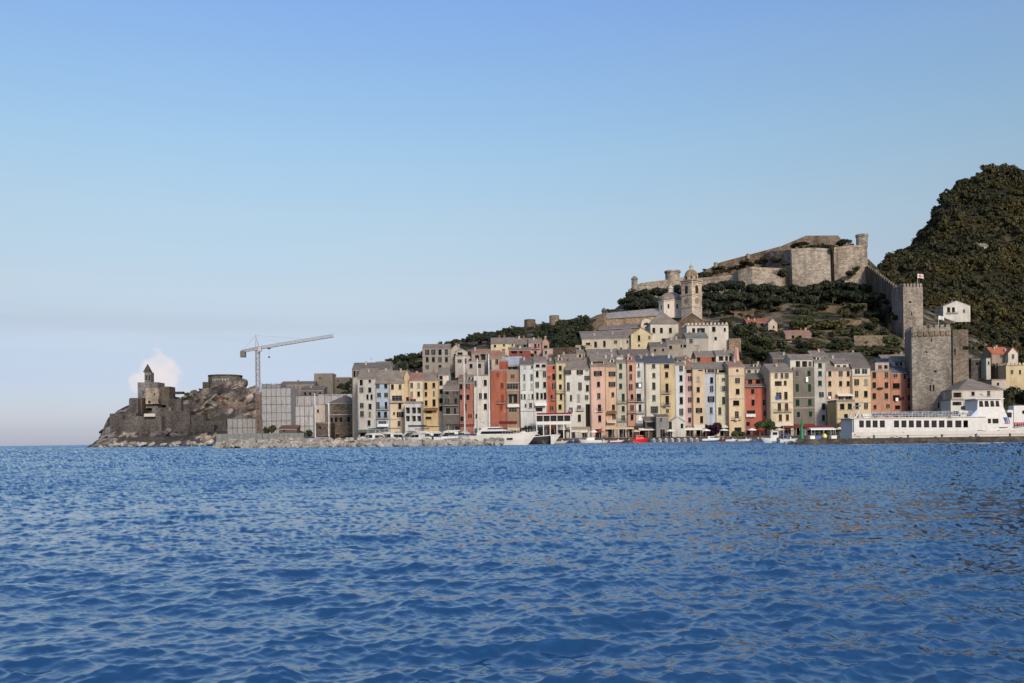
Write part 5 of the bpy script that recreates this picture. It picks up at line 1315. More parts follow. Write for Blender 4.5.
    zc = W(258, 394, D).z - 2
    b = MB(); lattice(b, (0, 0, 0), (0, 0, zc), s, 14, .10); b.build('mast_base', M['steel'], t, R1)
    b = MB(); lattice(b, (0, 0, zc), (0, 0, zt), s, 16, .10); b.build('mast', M['steel'], t, W1)
    MB().box(-1.3, 1.3, -1.3, 1.3, zt, zt + .7).build('slewing_ring', M['steel'], t, W1)
    MB().box(.9, 2.3, -2.4, -1.0, zt - .6, zt + 1.5).build('cab', M['paint'], t, lin((190, 188, 186), .8))
    tip = W(333.6, 335.6, D) - Vector((X0, D, 2)); root = Vector((0, 0, zt + 1.1))
    b = MB(); lattice(b, root, tip, .62, 34, .07, True); b.build('jib', M['steel'], t, W1)
    cj = W(241.6, 351.6, D) - Vector((X0, D, 2))
    b = MB(); lattice(b, root, cj, .5, 8, .08); b.build('counter_jib', M['steel'], t, W1)
    MB().box(cj.x - .4, cj.x + 1.8, -1, 1, cj.z - 2.6, cj.z + .2).build('counterweight', M['steel'], t, lin((96, 92, 90)))
    apex = W(255.6, 335.2, D) - Vector((X0, D, 2))
    b = MB(); b.tube(root + Vector((.6, -.5, 0)), apex, .16, .1, 6); b.tube(root + Vector((.6, .5, 0)), apex, .16, .1, 6); b.tube(root + Vector((-.8, 0, 0)), apex, .16, .1, 6); b.build('apex_frame', M['steel'], t, W1)
    b = MB(); b.tube(apex, root.lerp(tip, .62) + Vector((0, 0, .6)), .05, n=4); b.tube(apex, root.lerp(tip, .3) + Vector((0, 0, .6)), .05, n=4); b.tube(apex, cj, .05, n=4); b.build('tie_bars', M['steel'], t, W1)
    hk = root.lerp(tip, .15)
    b = MB(); b.box(hk.x - .7, hk.x + .7, -.5, .5, hk.z - 1.3, hk.z - .8); tr = b.build('trolley', M['iron'], t)
    b = MB(); b.tube(hk - Vector((0, 0, 1.3)), hk - Vector((0, 0, 4.6)), .04, n=4); b.box(hk.x - .35, hk.x + .35, -.3, .3, hk.z - 5.3, hk.z - 4.6); b.build('hook', M['iron'], tr)
monuments(); building_site()
# ------------------------------------------------------------------ trees
def leaf_cloud(rs, lobes, per, size, up=.25):
    """Quads scattered through lobes (cx, cy, cz, rx, ry, rz); returns vertices and quads."""
    P, Nn = [], []
    for (cx, cy, cz, rx, ry, rz) in lobes:
        n = per
        d = rs.normal(size=(n, 3)); d /= np.linalg.norm(d, axis=1)[:, None]
        r = rs.uniform(.55, 1.06, n) ** .7
        P.append(np.array([cx, cy, cz]) + d * r[:, None] * np.array([rx, ry, rz])); Nn.append(d)
    P = np.concatenate(P); Nn = np.concatenate(Nn)
    Nn = Nn + rs.normal(size=Nn.shape) * .55 + np.array([0, 0, up]); Nn /= np.linalg.norm(Nn, axis=1)[:, None]
    T = np.cross(Nn, rs.normal(size=Nn.shape)); T /= np.linalg.norm(T, axis=1)[:, None]
    B = np.cross(Nn, T)
    s = size * rs.uniform(.6, 1.4, len(P))[:, None]
    V = np.stack([P - T * s - B * s * .6, P + T * s * .8 - B * s * .7, P + T * s + B * s * .6, P - T * s * .7 + B * s * .8], 1).reshape(-1, 3)
    Qd = np.arange(len(V)).reshape(-1, 4)
    return V, Qd

def crown_template(name, seed, kind, mat, per=90, size=.085):
    rs = np.random.RandomState(seed)
    lob = []
    if kind == 'broad':
        lob.append((0, 0, .55, .62, .62, .5))
        for k in range(9):
            t = rs.uniform(0, 6.28); r = rs.uniform(.35, .62); z = rs.uniform(.25, .95)
            q = rs.uniform(.28, .42); lob.append((r * math.cos(t), r * math.sin(t), z, q, q, q * .85))
    elif kind == 'pine':                                # flat umbrella
        for k in range(13):
            t = rs.uniform(0, 6.28); r = rs.uniform(0, .75) ** .8; q = rs.uniform(.28, .42)
            lob.append((r * math.cos(t), r * math.sin(t), .22 + .2 * (1 - r) + rs.uniform(-.06, .06), q, q, q * .55))
    elif kind == 'cone':
        for k in range(10):
            z = k / 9.0; r = .34 * (1 - z) ** .7 + .06
            lob.append((rs.uniform(-.05, .05), rs.uniform(-.05, .05), .1 + z * 1.7, r, r, .22))
    else:                                               # bush
        for k in range(8):
            t = rs.uniform(0, 6.28); r = rs.uniform(0, .62); q = rs.uniform(.32, .48)
            lob.append((r * math.cos(t), r * math.sin(t), rs.uniform(.15, .5), q, q, q * .8))
    V, Qd = leaf_cloud(rs, lob, per, size)
    return npmesh(name, V, Qd, mat)
CROWN = {k: [crown_template('crown', 10 * i + s, k, M['leaf'], 110 if k == 'broad' else 80, .085 if k != 'bush' else .10) for s in range(3)] for i, k in enumerate(('broad', 'pine', 'cone', 'bush'))}

def trunk_mesh(h, r, limbs, spread, seed):
    b = MB(); rr = random.Random(seed)
    bend = rr.uniform(-.06, .06) * h
    b.tube((0, 0, -1), (bend, 0, h * .5), r, r * .75, 7); b.tube((bend, 0, h * .5), (bend * .6, bend * .3, h), r * .75, r * .5, 7)
    for k in range(limbs):
        t = k * 2 * math.pi / limbs + rr.uniform(-.3, .3)
        b.tube((bend * .6, bend * .3, h * rr.uniform(.75, .98)), (spread * math.cos(t), spread * math.sin(t), h + spread * rr.uniform(.3, .6)), r * .4, r * .12, 5)
    return b.mesh('trunk', M['bark'])
TRUNK = {'broad': [trunk_mesh(.45, .05, 5, .35, s) for s in range(2)], 'pine': [trunk_mesh(1.1, .045, 6, .5, s) for s in range(2)], 'cone': [trunk_mesh(.3, .05, 0, .1, 3)]}

def tree(kind, p, r, label, col, group=None, hs=1.0, trunk_h=None, name=None, cat=None):
    """r: crown radius; p: foot of the trunk."""
    nm = name or {'broad': 'tree', 'pine': 'pine_tree', 'cone': 'cypress_tree', 'bush': 'bush'}[kind]
    t = thing(nm, p, label, cat or {'broad': 'tree', 'pine': 'pine tree', 'cone': 'cypress', 'bush': 'bush'}[kind], group, R.uniform(0, 6.28))
    me = R.choice(CROWN[kind])
    if kind == 'bush':
        o = link('crown', me, t, lin(col)); o.scale = (r, r, r * hs); return t
    th = trunk_h if trunk_h is not None else {'broad': .4, 'pine': 1.1, 'cone': .15}[kind] * r
    o = link('crown', me, t, lin(col), (0, 0, th * .95)); o.scale = (r, r, r * hs)
    k = link('trunk', R.choice(TRUNK[kind]), t); s0 = {'broad': .45, 'pine': 1.1, 'cone': .3}[kind]
    k.scale = (r, r, th / s0 if th > 0 else .3)
    return t

DG, PG, OG = (50, 55, 38), (40, 46, 35), (70, 70, 45)
def bush_at(px, py, rpx, hpx, D, label, col=DG, group='bushes on the garden terraces'):
    if group and 'garden' in group:
        D = min(D + 15, hill.hit(px, py + hpx * .55) or D); D -= rpx * D / F * .7; rpx *= 1.15; hpx *= 1.1
    p = W(px, py + hpx * .5, D); r = rpx * D / F
    return tree('bush', p, r, label, col, group, hs=hpx * D / F / r * 1.05)

def vegetation():
    rr = random.Random(5)
    # umbrella pines at the foot of the castle: (px centre, py crown top, radius px, depth, crown height px)
    n = 0
    pines = [(632, 291, 11, 505), (645, 289, 12, 500), (658, 287.4, 12, 498), (676, 284.6, 13, 500), (690, 287, 11, 508), (640, 298, 12, 490), (655, 297, 12, 488),
             (712, 282, 12, 496), (724, 280, 13, 500), (738, 281, 12, 498), (752, 284, 12, 496), (716, 292, 13, 482), (730, 292, 12, 480), (746, 293, 13, 480),
             (764, 283.6, 11, 500), (776, 286, 12, 498), (789, 284, 12, 500), (802, 286, 12, 498), (762, 295, 12, 482), (778, 296, 13, 480), (794, 295, 12, 482),
             (814, 284, 12, 499), (826, 281, 12, 500), (838, 279.6, 12, 500), (850, 282, 12, 498), (862, 284, 11, 496), (810, 296, 13, 481), (827, 294, 12, 482), (843, 292.6, 13, 484), (858, 294, 12, 482), (872, 292, 10, 480),
             (709, 301, 12, 470), (722, 303, 12, 468), (736, 302, 11, 470)]
    for j in range(30):                                 # the belt is thick: a second, lower rank
        pines.append((rr.uniform(706, 886), rr.uniform(288, 304), rr.uniform(8, 12), rr.uniform(476, 494)))
    for j in range(10):
        pines.append((rr.uniform(624, 684), rr.uniform(293, 303), rr.uniform(9, 12), rr.uniform(478, 492)))
    for px, top, rp, D in pines:
        r = rp * D / F * .95; p = W(px, top, D); g = hill.ground(px, D)
        hs = rr.uniform(1.15, 1.5)
        th = max(p.z - g.z - .6 * hs * r, r * .25)
        tree('pine', (p.x, p.y, p.z - .62 * hs * r - th), r, 'dark umbrella pine in the belt below the castle walls', PG, 'umbrella pines below the castle', hs=hs, trunk_h=th)
    spots = [(786, 263, 6, 5, 500, 'dark shrub growing on a ledge beside the tall castle bastion'), (783, 272, 8, 8, 497, 'tall dark shrub at the corner of the castle rampart'), (826, 246, 9, 5, 508, 'shrub on the top edge of the castle bastion'),
             (843, 240.6, 9, 6, 511, 'thick dark shrub beside the castle corner tower'), (832, 247, 3, 8, 502, 'ivy-like shrub hanging over the dark castle cleft'), (766, 258, 6, 5, 522, 'shrub beside the grey castle rampart'), (800, 243, 10, 4, 512, 'low shrub along the upper castle terrace'),
             (745, 262, 8, 4, 525, 'low scrub on the slope above the lower castle wall'), (720, 268, 9, 4, 532, 'low scrub above the long castle rampart'), (705, 273, 8, 4, 536, 'low scrub at the sloping end of the castle wall'), (850, 272, 7, 5, 499, 'shrub on the foot of the castle corner bastion'),
             (857, 268, 5, 5, 500, 'small shrub at the head of the climbing wall')]
    for a in spots: bush_at(*a[:5], a[5], (62, 60, 44), 'shrubs on the castle')
    # terraced gardens below
    gb = [(855, 306, 13, 8, 470, 'long dense bush under the light terrace wall'), (803, 310, 7, 8, 470, 'round bush in front of the pine belt'), (798, 321, 10, 9, 450, 'broad olive bush on the middle terrace'), (826, 322, 13, 10, 446, 'big bush between two terrace walls'),
          (841, 321, 6, 8, 446, 'small bush close to the big bush'), (868, 324, 9, 8, 442, 'bush beside the broken rocky wall'), (838, 342, 15, 10, 420, 'smooth rounded green bush above the roofs'), (893, 340, 12, 9, 410, 'dark bush under the great tower'),
          (880, 350, 16, 7, 400, 'dark hedge-like bush over the brown-grey roof'), (858, 352, 14, 7, 398, 'dark bush over the long slate roof'), (812, 343, 9, 6, 418, 'low bush beside the pale garden wall'), (806, 352, 8, 6, 400, 'small bush behind the white rooftop loggia'),
          (880, 312, 9, 10, 455, 'dark bush at the foot of the climbing wall'), (884, 300, 8, 12, 462, 'tall dark bush against the climbing wall'), (815, 333, 8, 5, 430, 'low bush beside the pinkish-roofed terrace house'), (783, 331, 7, 6, 430, 'bush beside the white gabled outbuilding'),
          (858, 333, 10, 6, 432, 'flat bush above the rough stone wall'), (823, 306, 8, 5, 476, 'bush on the brown terrace wall'), (775, 308, 8, 5, 476, 'bush below the dark pine belt'), (872, 304, 8, 6, 470, 'bush at the end of the light terrace wall'), (910, 330, 8, 9, 425, 'dark ivy bush on the foot of the upper tower'),
          (917, 322, 6, 8, 423, 'dark bush between the two square towers'), (924, 330, 8, 7, 420, 'bush behind the battlements of the great tower'), (845, 332, 7, 5, 434, 'small bush in the row under the terrace wall'), (828, 352, 9, 6, 400, 'bush behind the light grey house')]
    for a in gb: bush_at(*a[:5], a[5], rr.choice([DG, OG, (66, 72, 46)]))
    for i in range(16):                                 # ivy added over the climbing wall, its dark leaves standing in for shade
        f = (i + .5) / 16; q = W(858, 270, 519).lerp(W(900, 300, 437), f)
        tree('bush', (q.x - 2.2, q.y, q.z - rr.uniform(5, 15)), rr.uniform(2.0, 3.6), 'dark ivy clump added for shade on the wall that climbs to the castle', (38, 42, 30), 'ivy clumps added to darken the climbing wall', hs=1.5, name='ivy', cat='ivy')
    for i in range(110):                                 # small scrub tufts scattered over the terraces
        px, D = rr.uniform(742, 890), rr.uniform(405, 474)
        p = hill.ground(px, D)
        if rr.random() < .85:
            tree('bush', p, rr.uniform(1.0, 3.0), 'low scrub tuft on the bare terraced slope', rr.choice([DG, OG, (96, 92, 58)]), 'scrub tufts on the terraced slope', hs=.7)
    # big round trees left of the terraces
    for px, top, rp, D, lab in [(745, 321, 13, 412, 'large dark round tree above the white loggia house'), (760, 330, 13, 404, 'dark tree touching the low orange-roofed house'), (740, 334, 12, 398, 'dark tree beside the broken stone stump'), (757, 343, 13, 390, 'dark tree over the cream upper house'),
                                (775, 336, 12, 400, 'dark broad tree above the cream house with laundry'), (768, 348, 11, 384, 'low dark tree just above the slate roofs'), (787, 345, 9, 396, 'olive tree beside the pale low garden wall'), (737, 350, 8, 372, 'small dark tree behind the pink tapering chimney'), (727, 318, 8, 430, 'dark tree behind the crenellated white house')]:
        r = rp * D / F; p = W(px, top, D); tree('broad', (p.x, p.y, p.z - 1.55 * r), r, lab, (50, 56, 38), 'dark round trees between church and gardens', trunk_h=.35 * r)
    def on_slope(px, top, rp, label, col, group):       # a tree rooted on the hillside with its top at a picture height
        D = hill.hit(px, top + 1.75 * rp) or 470; D -= 1
        r = rp * D / F; p = W(px, top, D)
        tree('broad', (p.x, p.y, p.z - 1.45 * r), r, label, col, group, trunk_h=.3 * r)
    for i in range(26):
        px = rr.uniform(745, 888); py = rr.uniform(311, 348)
        if abs(px - 770) < 26 and py < 338 or abs(px - 799) < 15 and 324 < py < 340: continue
        bush_at(px, py, rr.uniform(4, 8), rr.uniform(5, 8), 440, 'dark medium bush among the garden terraces', rr.choice([DG, PG, OG]))
    for i in range(22):
        f = (i + rr.random()) / 22; D = 533 - 12 * f
        bush_at(702 + 88 * f, 275.5 - 21 * f + rr.uniform(-1.5, 2), rr.uniform(3, 6), rr.uniform(3, 6), D, 'dark shrub on the bank between the two castle walls', (52, 52, 38), 'shrubs between the castle walls')
    for i in range(16):
        bush_at(794 + 4.2 * i + rr.uniform(-1, 1), 245.6 + rr.uniform(-1, 1.5), rr.uniform(2.5, 5), rr.uniform(3, 6), 518, 'dark shrub behind the top edge of the castle bastion', (46, 50, 36), 'shrubs on top of the castle bastion')
    # ridge trees by the windmills and above the villa
    k = 0
    labs = 'dark evergreen tree on the ridge by the ruined windmills'
    for px, top, rp, D in [(512, 327, 7, 480), (519, 326, 7, 478), (505, 330, 6, 480), (498, 332, 6, 478), (541, 329, 8, 482), (549, 324, 8, 490), (556, 323, 9, 488), (564, 325, 9, 484), (572, 323, 9, 486), (552, 332, 9, 474), (562, 334, 10, 472), (570, 333, 9, 470), (545, 338, 9, 470), (556, 342, 9, 465), (566, 343, 9, 462), (575, 338, 8, 466), (581, 322, 9, 484), (588, 323, 8, 480), (585, 333, 8, 468), (537, 336, 7, 476), (526, 336, 6, 480), (578, 346, 8, 455), (590, 336, 7, 460), (560, 318.6, 7, 0), (573, 317.6, 7, 0), (583, 317.6, 7, 0), (545, 322, 7, 0), (566, 328, 9, 0), (551, 337, 8, 0), (586, 326, 8, 0), (538, 328, 6, 0), (500, 336, 7, 0), (521, 331, 7, 0)]:
        on_slope(px, top, rp, labs, (48, 55, 40), 'evergreen trees of the windmill ridge')
    for px, top, rp, D in [(470, 335, 6, 462), (478, 333.4, 7, 460), (487, 333, 7, 458), (493, 335, 6, 456), (465, 338, 4, 460)]:
        on_slope(px, top, rp, 'dark bushy tree in the clump on the skyline between villa and windmills', (46, 54, 42), 'clump of trees on the skyline')
    for px, top, rp, D in [(440, 341, 3, 420), (450, 340, 6, 425), (456, 342, 4, 422)]:
        r = rp * D / F; p = W(px, top, D); tree('broad', (p.x, p.y, p.z - 1.4 * r), r, 'dark rounded treetop just above the roof of the grey-beige villa', (46, 54, 42), 'treetops behind the villa', trunk_h=.25 * r)
    for px, top, rp, D in [(393, 357, 6, 385), (399, 354, 6, 388), (407, 352.6, 7, 390), (414, 352, 6, 392), (421, 351, 6, 394), (402, 361, 7, 378), (412, 360, 7, 380), (388, 361, 5, 384), (420, 361, 6, 382)]:
        r = rp * D / F; p = W(px, top, D); tree('broad', (p.x, p.y, p.z - 1.4 * r), r, 'dark pine-like tree in the grove beside the grey-beige villa', (44, 52, 40), 'grove beside the villa', trunk_h=.25 * r)
    for px, top, rp, D in [(344, 383, 6, 470), (350, 380, 6, 460), (347, 390, 6, 452), (341, 392, 5, 455), (340, 384, 4, 480)]:
        r = rp * D / F; p = W(px, top, D); tree('broad', (p.x, p.y, p.z - 1.4 * r), r, 'dark tree in the clump behind the tall wooden mast', (48, 54, 42), 'clump behind the wooden mast', trunk_h=.25 * r)
    # trees right of the great tower
    for px, top, rp, D, lab in [(1012, 384, 13, 322, 'broad dark tree above the ferry bow'), (1026, 388, 13, 318, 'dark tree at the water side behind the ferry bow'), (1003, 396, 8, 316, 'dark tree touching the grey hipped roof'), (1040, 384, 13, 330, 'dark leafy tree beyond the yellow battlemented house'),
                                (966, 388, 5, 325, 'small green tree against the white arched house'), (954, 378, 4, 338, 'climbing green shrub at the foot of the great tower'), (1000, 372, 7, 380, 'green tree below the orange-roofed house'), (992, 366, 7, 384, 'dark tree beside the ruined stone house'),
                                (966, 345, 4, 320, 'small tree growing from the ruined stone block'), (980, 378, 7, 352, 'dark tree under the ruined stone house'), (968, 372, 5, 360, 'narrow dark tree beside the white arched house'), (1018, 372, 6, 392, 'olive tree beside the yellow battlemented house')]:
        r = rp * D / F; p = W(px, top, D); tree('broad', (p.x, p.y, p.z - 1.5 * r), r, lab, (52, 58, 38), None, trunk_h=.3 * r)
    for px, py, rp, hp, lab in ((266, 430, 5, 8, 'dark bush at the foot of the tall wrapped block'), (272, 428, 5, 9, 'taller dark bush between crane and red-roofed shed'), (301, 432, 5, 6, 'low green bush in front of the small white wrapped block'), (310, 432, 5, 6, 'low bush beside the dark stone annex')):
        bush_at(px, py, rp, hp, 398, lab, (56, 60, 42), None)
    # along the quay
    tree('broad', WZ(764, 309, 1.6), 3.4, 'green tree covering the foot of the broad red house', (62, 78, 48), None, trunk_h=2.0)
    tree('broad', WZ(771.6, 308, 1.6), 2.4, 'small green tree beside the cream house on the quay', (58, 72, 46), None, trunk_h=2.4)
    tree('bush', WZ(735.6, 309, 1.6), 2.2, 'leafy shrub in front of the tall cream-orange house', (74, 82, 46), None)
    tree('bush', WZ(741.6, 309, 1.6), 1.9, 'dark shrub beside the door of the tall cream-orange house', (60, 66, 42), None)
    tree('bush', WZ(715, 311, 2.4), 3.6, 'dark purple bougainvillea in bloom on the quay', (50, 24, 44), None, hs=1.4, name='bougainvillea', cat='climbing plant')
    tree('bush', WZ(706, 311, 1.9), 2.2, 'lower purple bougainvillea spilling beside the big one', (46, 22, 40), None, hs=1.2, name='bougainvillea', cat='climbing plant')
    tree('broad', WZ(527, 309, 1.6), 2.9, 'dark round tree between the white yacht and the terrace restaurant', (40, 50, 38), None, trunk_h=1.6)
    for px, lab in ((819, 'green potted bush under the grey house'), (830, 'green bush beside the red tent on the pier road'), (838, 'bush under the low straw-yellow house'), (845, 'leafy bush at the ferry stern')):
        tree('bush', WZ(px, 305, 1.6), 2.3, lab, (62, 74, 46), 'bushes along the quay road', hs=1.2)
    # wooded mountain: one far mass of scrub and small trees
    rs = np.random.RandomState(11); r2 = random.Random(11)
    tmpl = []
    for s in range(5):
        lob = [(0, 0, .5, .6, .6, .5)] + [(rs.uniform(-.55, .55), rs.uniform(-.55, .55), rs.uniform(.2, .9),   .36, .36, .32) for _ in range(5)]
        tmpl.append(leaf_cloud(np.random.RandomState(s + 50), lob, 34, .135))
    VV, QQ, off = [], [], 0
    for i in range(11000):
        px, t = r2.uniform(856, 1185), r2.uniform(.75, 4.35)
        if px > 1070 and r2.random() < .5: continue
        p = mount.at(px, t, 6.0, .03)
        if 934 < px < 974 and 528 < p.y < 566: continue
        if 975 < px < 994 and 668 < p.y < 708: continue
        gap = fbm(p.x * .012, p.y * .012, 9.1, 4)
        if gap > .42 and r2.random() < .6: continue
        s = r2.choice([1.4, 1.9, 2.4, 3.0, 3.8, 5.2]) * r2.uniform(.85, 1.15) * (1.15 if p.y > 640 else .85)
        if p.y < 640 and r2.random() < .08: s *= 1.5
        if p.y < 470: s *= .7
        v, q = tmpl[i % 5]; th = r2.uniform(0, 6.28); c_, s_ = math.cos(th), math.sin(th)
        rot = np.array([[c_, s_, 0], [-s_, c_, 0], [0, 0, 1]])
        VV.append(v @ rot * np.array([s, s, s * r2.uniform(.75, 1.2)]) + np.array([p.x, p.y, p.z - .3])); QQ.append(q + off); off += len(v)
    o = link('mountain_woodland', npmesh('mountain_woodland', np.concatenate(VV), np.concatenate(QQ), M['wild']), None, lin((60, 59, 40)))
    tag(o, 'dense olive-green scrub and woodland covering the steep mountain', 'woodland', None, 'stuff')
    # scrub on the headland and the back hill
    VV, QQ, off = [], [], 0
    for i in range(900):
        if i < 420:
            px, t = r2.uniform(165, 335), r2.uniform(2.1, 4.1); p = head.at(px, t, 3.6, .06)
            if fbm(p.x * .03, p.y * .03, 2.2, 4) < .02: continue
            s = r2.uniform(.8, 2.2)
        else:
            px, t = r2.uniform(380, 930), r2.uniform(1.6, 5.0); p = hill.at(px, t, 3.0, .045); s = r2.uniform(1.2, 3.0)
            if 790 < px < 870 and p.y > 480: s *= .6
        v, q = tmpl[i % 5]
        VV.append(v * np.array([s, s, s * .7]) + np.array([p.x, p.y, p.z - .2])); QQ.append(q + off); off += len(v)
    o = link('scrub', npmesh('scrub', np.concatenate(VV), np.concatenate(QQ), M['wild']), None, lin((70, 68, 44)))
    tag(o, 'low wild scrub scattered over the rocky slopes', 'scrub', None, 'stuff')
vegetation()
# ------------------------------------------------------------------ shore rocks
def rocks():
    rr = random.Random(21); T = []
    for s in range(8):
        bm = bmesh.new(); bmesh.ops.create_icosphere(bm, subdivisions=2, radius=1)
        for v in bm.verts:
            n = mnoise.noise(v.co * 1.1 + Vector((s * 7, 0, 0))) * .55 + mnoise.cell(v.co * 1.3 + Vector((s * 3, 1, 0))) * .16
            v.co *= 1 + n
            v.co.z *= .72
            for ax in range(3): v.co[ax] = max(-.86, min(.86, v.co[ax]))
        me = bpy.data.meshes.new('boulder'); bm.to_mesh(me); bm.free(); me.materials.append(M['boulder']); T.append(me)
    def put(x, y, z, s, label, group, kk=1):
        o = link('boulder', rr.choice(T), None, (1, 1, 1, 1), (x, y, z)); o.rotation_euler = (rr.uniform(-.4, .4), rr.uniform(-.4, .4), rr.uniform(0, 6.28))
        o.scale = (s * rr.uniform(.8, 1.4), s * rr.uniform(.8, 1.2), s * rr.uniform(.7, 1.05)); tag(o, label, 'boulder', group)
    line = [(214, 262), (236, 258), (262, 254), (300, 248), (340, 244), (380, 240), (420, 236), (460, 232), (500, 229)]
    n = 0
    while n < 300:
        px = rr.uniform(216, 501) if n < 245 else rr.uniform(216, 335); D = float(np.interp(px, [a for a, _ in line], [b for _, b in line]))
        back = rr.uniform(-1.6, 7.5) if n < 245 else rr.uniform(-1.6, 3); lvl = float(np.clip(.2 + (back + 1.6) * .33, 0, 1.9)) * (1 if px < 400 else .66) * min(1, (px - 206) / 26)
        p = WZ(px, D + back, 0); put(p.x, p.y, lvl, rr.uniform(.55, 1.25), 'pale rough boulder in the long breakwater in front of the marina', 'boulders of the breakwater'); n += 1
    for i in range(62):
        px = rr.uniform(100, 238); D = 548 - (px - 100) * .01 + rr.uniform(-3, 5)
        p = WZ(px, D, 0); put(p.x, p.y, rr.uniform(.1, 2.2) * min(1, (px - 94) / 30), rr.uniform(1.1, 2.3), 'pale sea-washed boulder along the foot of the dark headland', 'boulders along the headland shore')
    for px, D, s, lab in ((786, 158, .55, 'round pale rock just off the pier end'), (791.5, 156, .72, 'largest pale rock between small cabin boat and green beacon'), (795, 154, .45, 'small rock touching the pier end')):
        p = WZ(px, D, .15); put(p.x, p.y, .12, s, lab, 'rocks at the pier end')
    # crags of the headland: broken outcrops merged with the ground sheet
    V, Fc = [], []
    bm0 = T
    for i in range(130):
        if i < 70: px, t = rr.uniform(190, 262), rr.uniform(2.2, 4.0)
        elif i < 95: px, t = rr.uniform(100, 262), rr.uniform(1.0, 2.2)
        else: px, t = rr.uniform(96, 345), rr.uniform(.8, 3.4)
        p = head.at(px, t, 3.6, .06); me = T[i % 8]; s = rr.uniform(1.2, 4.2) * (1.3 if i < 70 else 1)
        th = rr.uniform(0, 6.28); o = len(V); sz = rr.uniform(.35, 1.3)
        for v in me.vertices:
            x, y = v.co.x * math.cos(th) - v.co.y * math.sin(th), v.co.x * math.sin(th) + v.co.y * math.cos(th)
            V.append((p.x + x * s * 1.2, p.y + y * s, p.z + v.co.z * s * sz - s * .25 + x * s * .7))
        for f in me.polygons: Fc.append(tuple(o + k for k in f.vertices))
    me = bpy.data.meshes.new('rocks'); me.from_pydata(V, [], Fc); me.materials.append(M['crag']); tag(link('headland_terrain', me), kind='structure')
M['crag'] = m_rock('crag_rock', (.05, .042, .039), (.13, .108, .094), (.38, .32, .27), .10)
rocks()

# ------------------------------------------------------------------ boats
def hull_mesh(L, B, fb, rake=.9, stern=.8, n=14, full=2.4, keel=-.35):
    """Stern at x = -L/2, bow at x = +L/2; deck closed; gunwale line rises to the bow."""
    b = MB(); rings = []
    for i in range(n + 1):
        t = i / n
        hb = B / 2 * (stern + (1 - stern) * min(1, t / .35)) * (1 - max(0, (t - .42) / .58) ** full)
        hb = max(hb, .015)
        sh = fb * (1 + .42 * t * t)
        x = -L / 2 + L * t
        def X(z): return x - rake * (1 - z / sh) * max(0, (t - .55) / .45) ** 1.5 if t > .55 else x
        rings.append([(X(sh), -hb, sh), (X(sh * .45), -hb * .93, sh * .45), (X(0), -hb * .74, 0), (X(keel), -hb * .2, keel), (X(keel), hb * .2, keel), (X(0), hb * .74, 0), (X(sh * .45), hb * .93, sh * .45), (X(sh), hb, sh)])
    for i in range(n):
        p, q = rings[i], rings[i + 1]
        for k in range(7): b.poly([p[k], q[k], q[k + 1], p[k + 1]])
        b.poly([p[7], q[7], q[0], p[0]])
    b.poly(rings[0]); b.poly(list(reversed(rings[-1])))
    return b

def frustum(b, x0, x1, w, z0, z1, fr=.0, ba=.0, side=.0, m=0):
    """Cabin block: front (+x) leaning back by fr, rear by ba, sides in by side."""
    a = [(x0, -w / 2, z0), (x1, -w / 2, z0), (x1, w / 2, z0), (x0, w / 2, z0)]
    c = [(x0 + ba, -w / 2 + side, z1), (x1 - fr, -w / 2 + side, z1), (x1 - fr, w / 2 - side, z1), (x0 + ba, w / 2 - side, z1)]
    for k in range(4): b.poly([a[k], a[(k + 1) % 4], c[(k + 1) % 4], c[k]], m)
    b.poly(c, m); b.poly(list(reversed(a)), m)

def strip(t, name, x0, x1, w, z0, z1, fr=0, ba=0, side=0, mat='glass'):
    b = MB(); frustum(b, x0, x1, w, z0, z1, fr, ba, side); return b.build(name, M[mat], t)

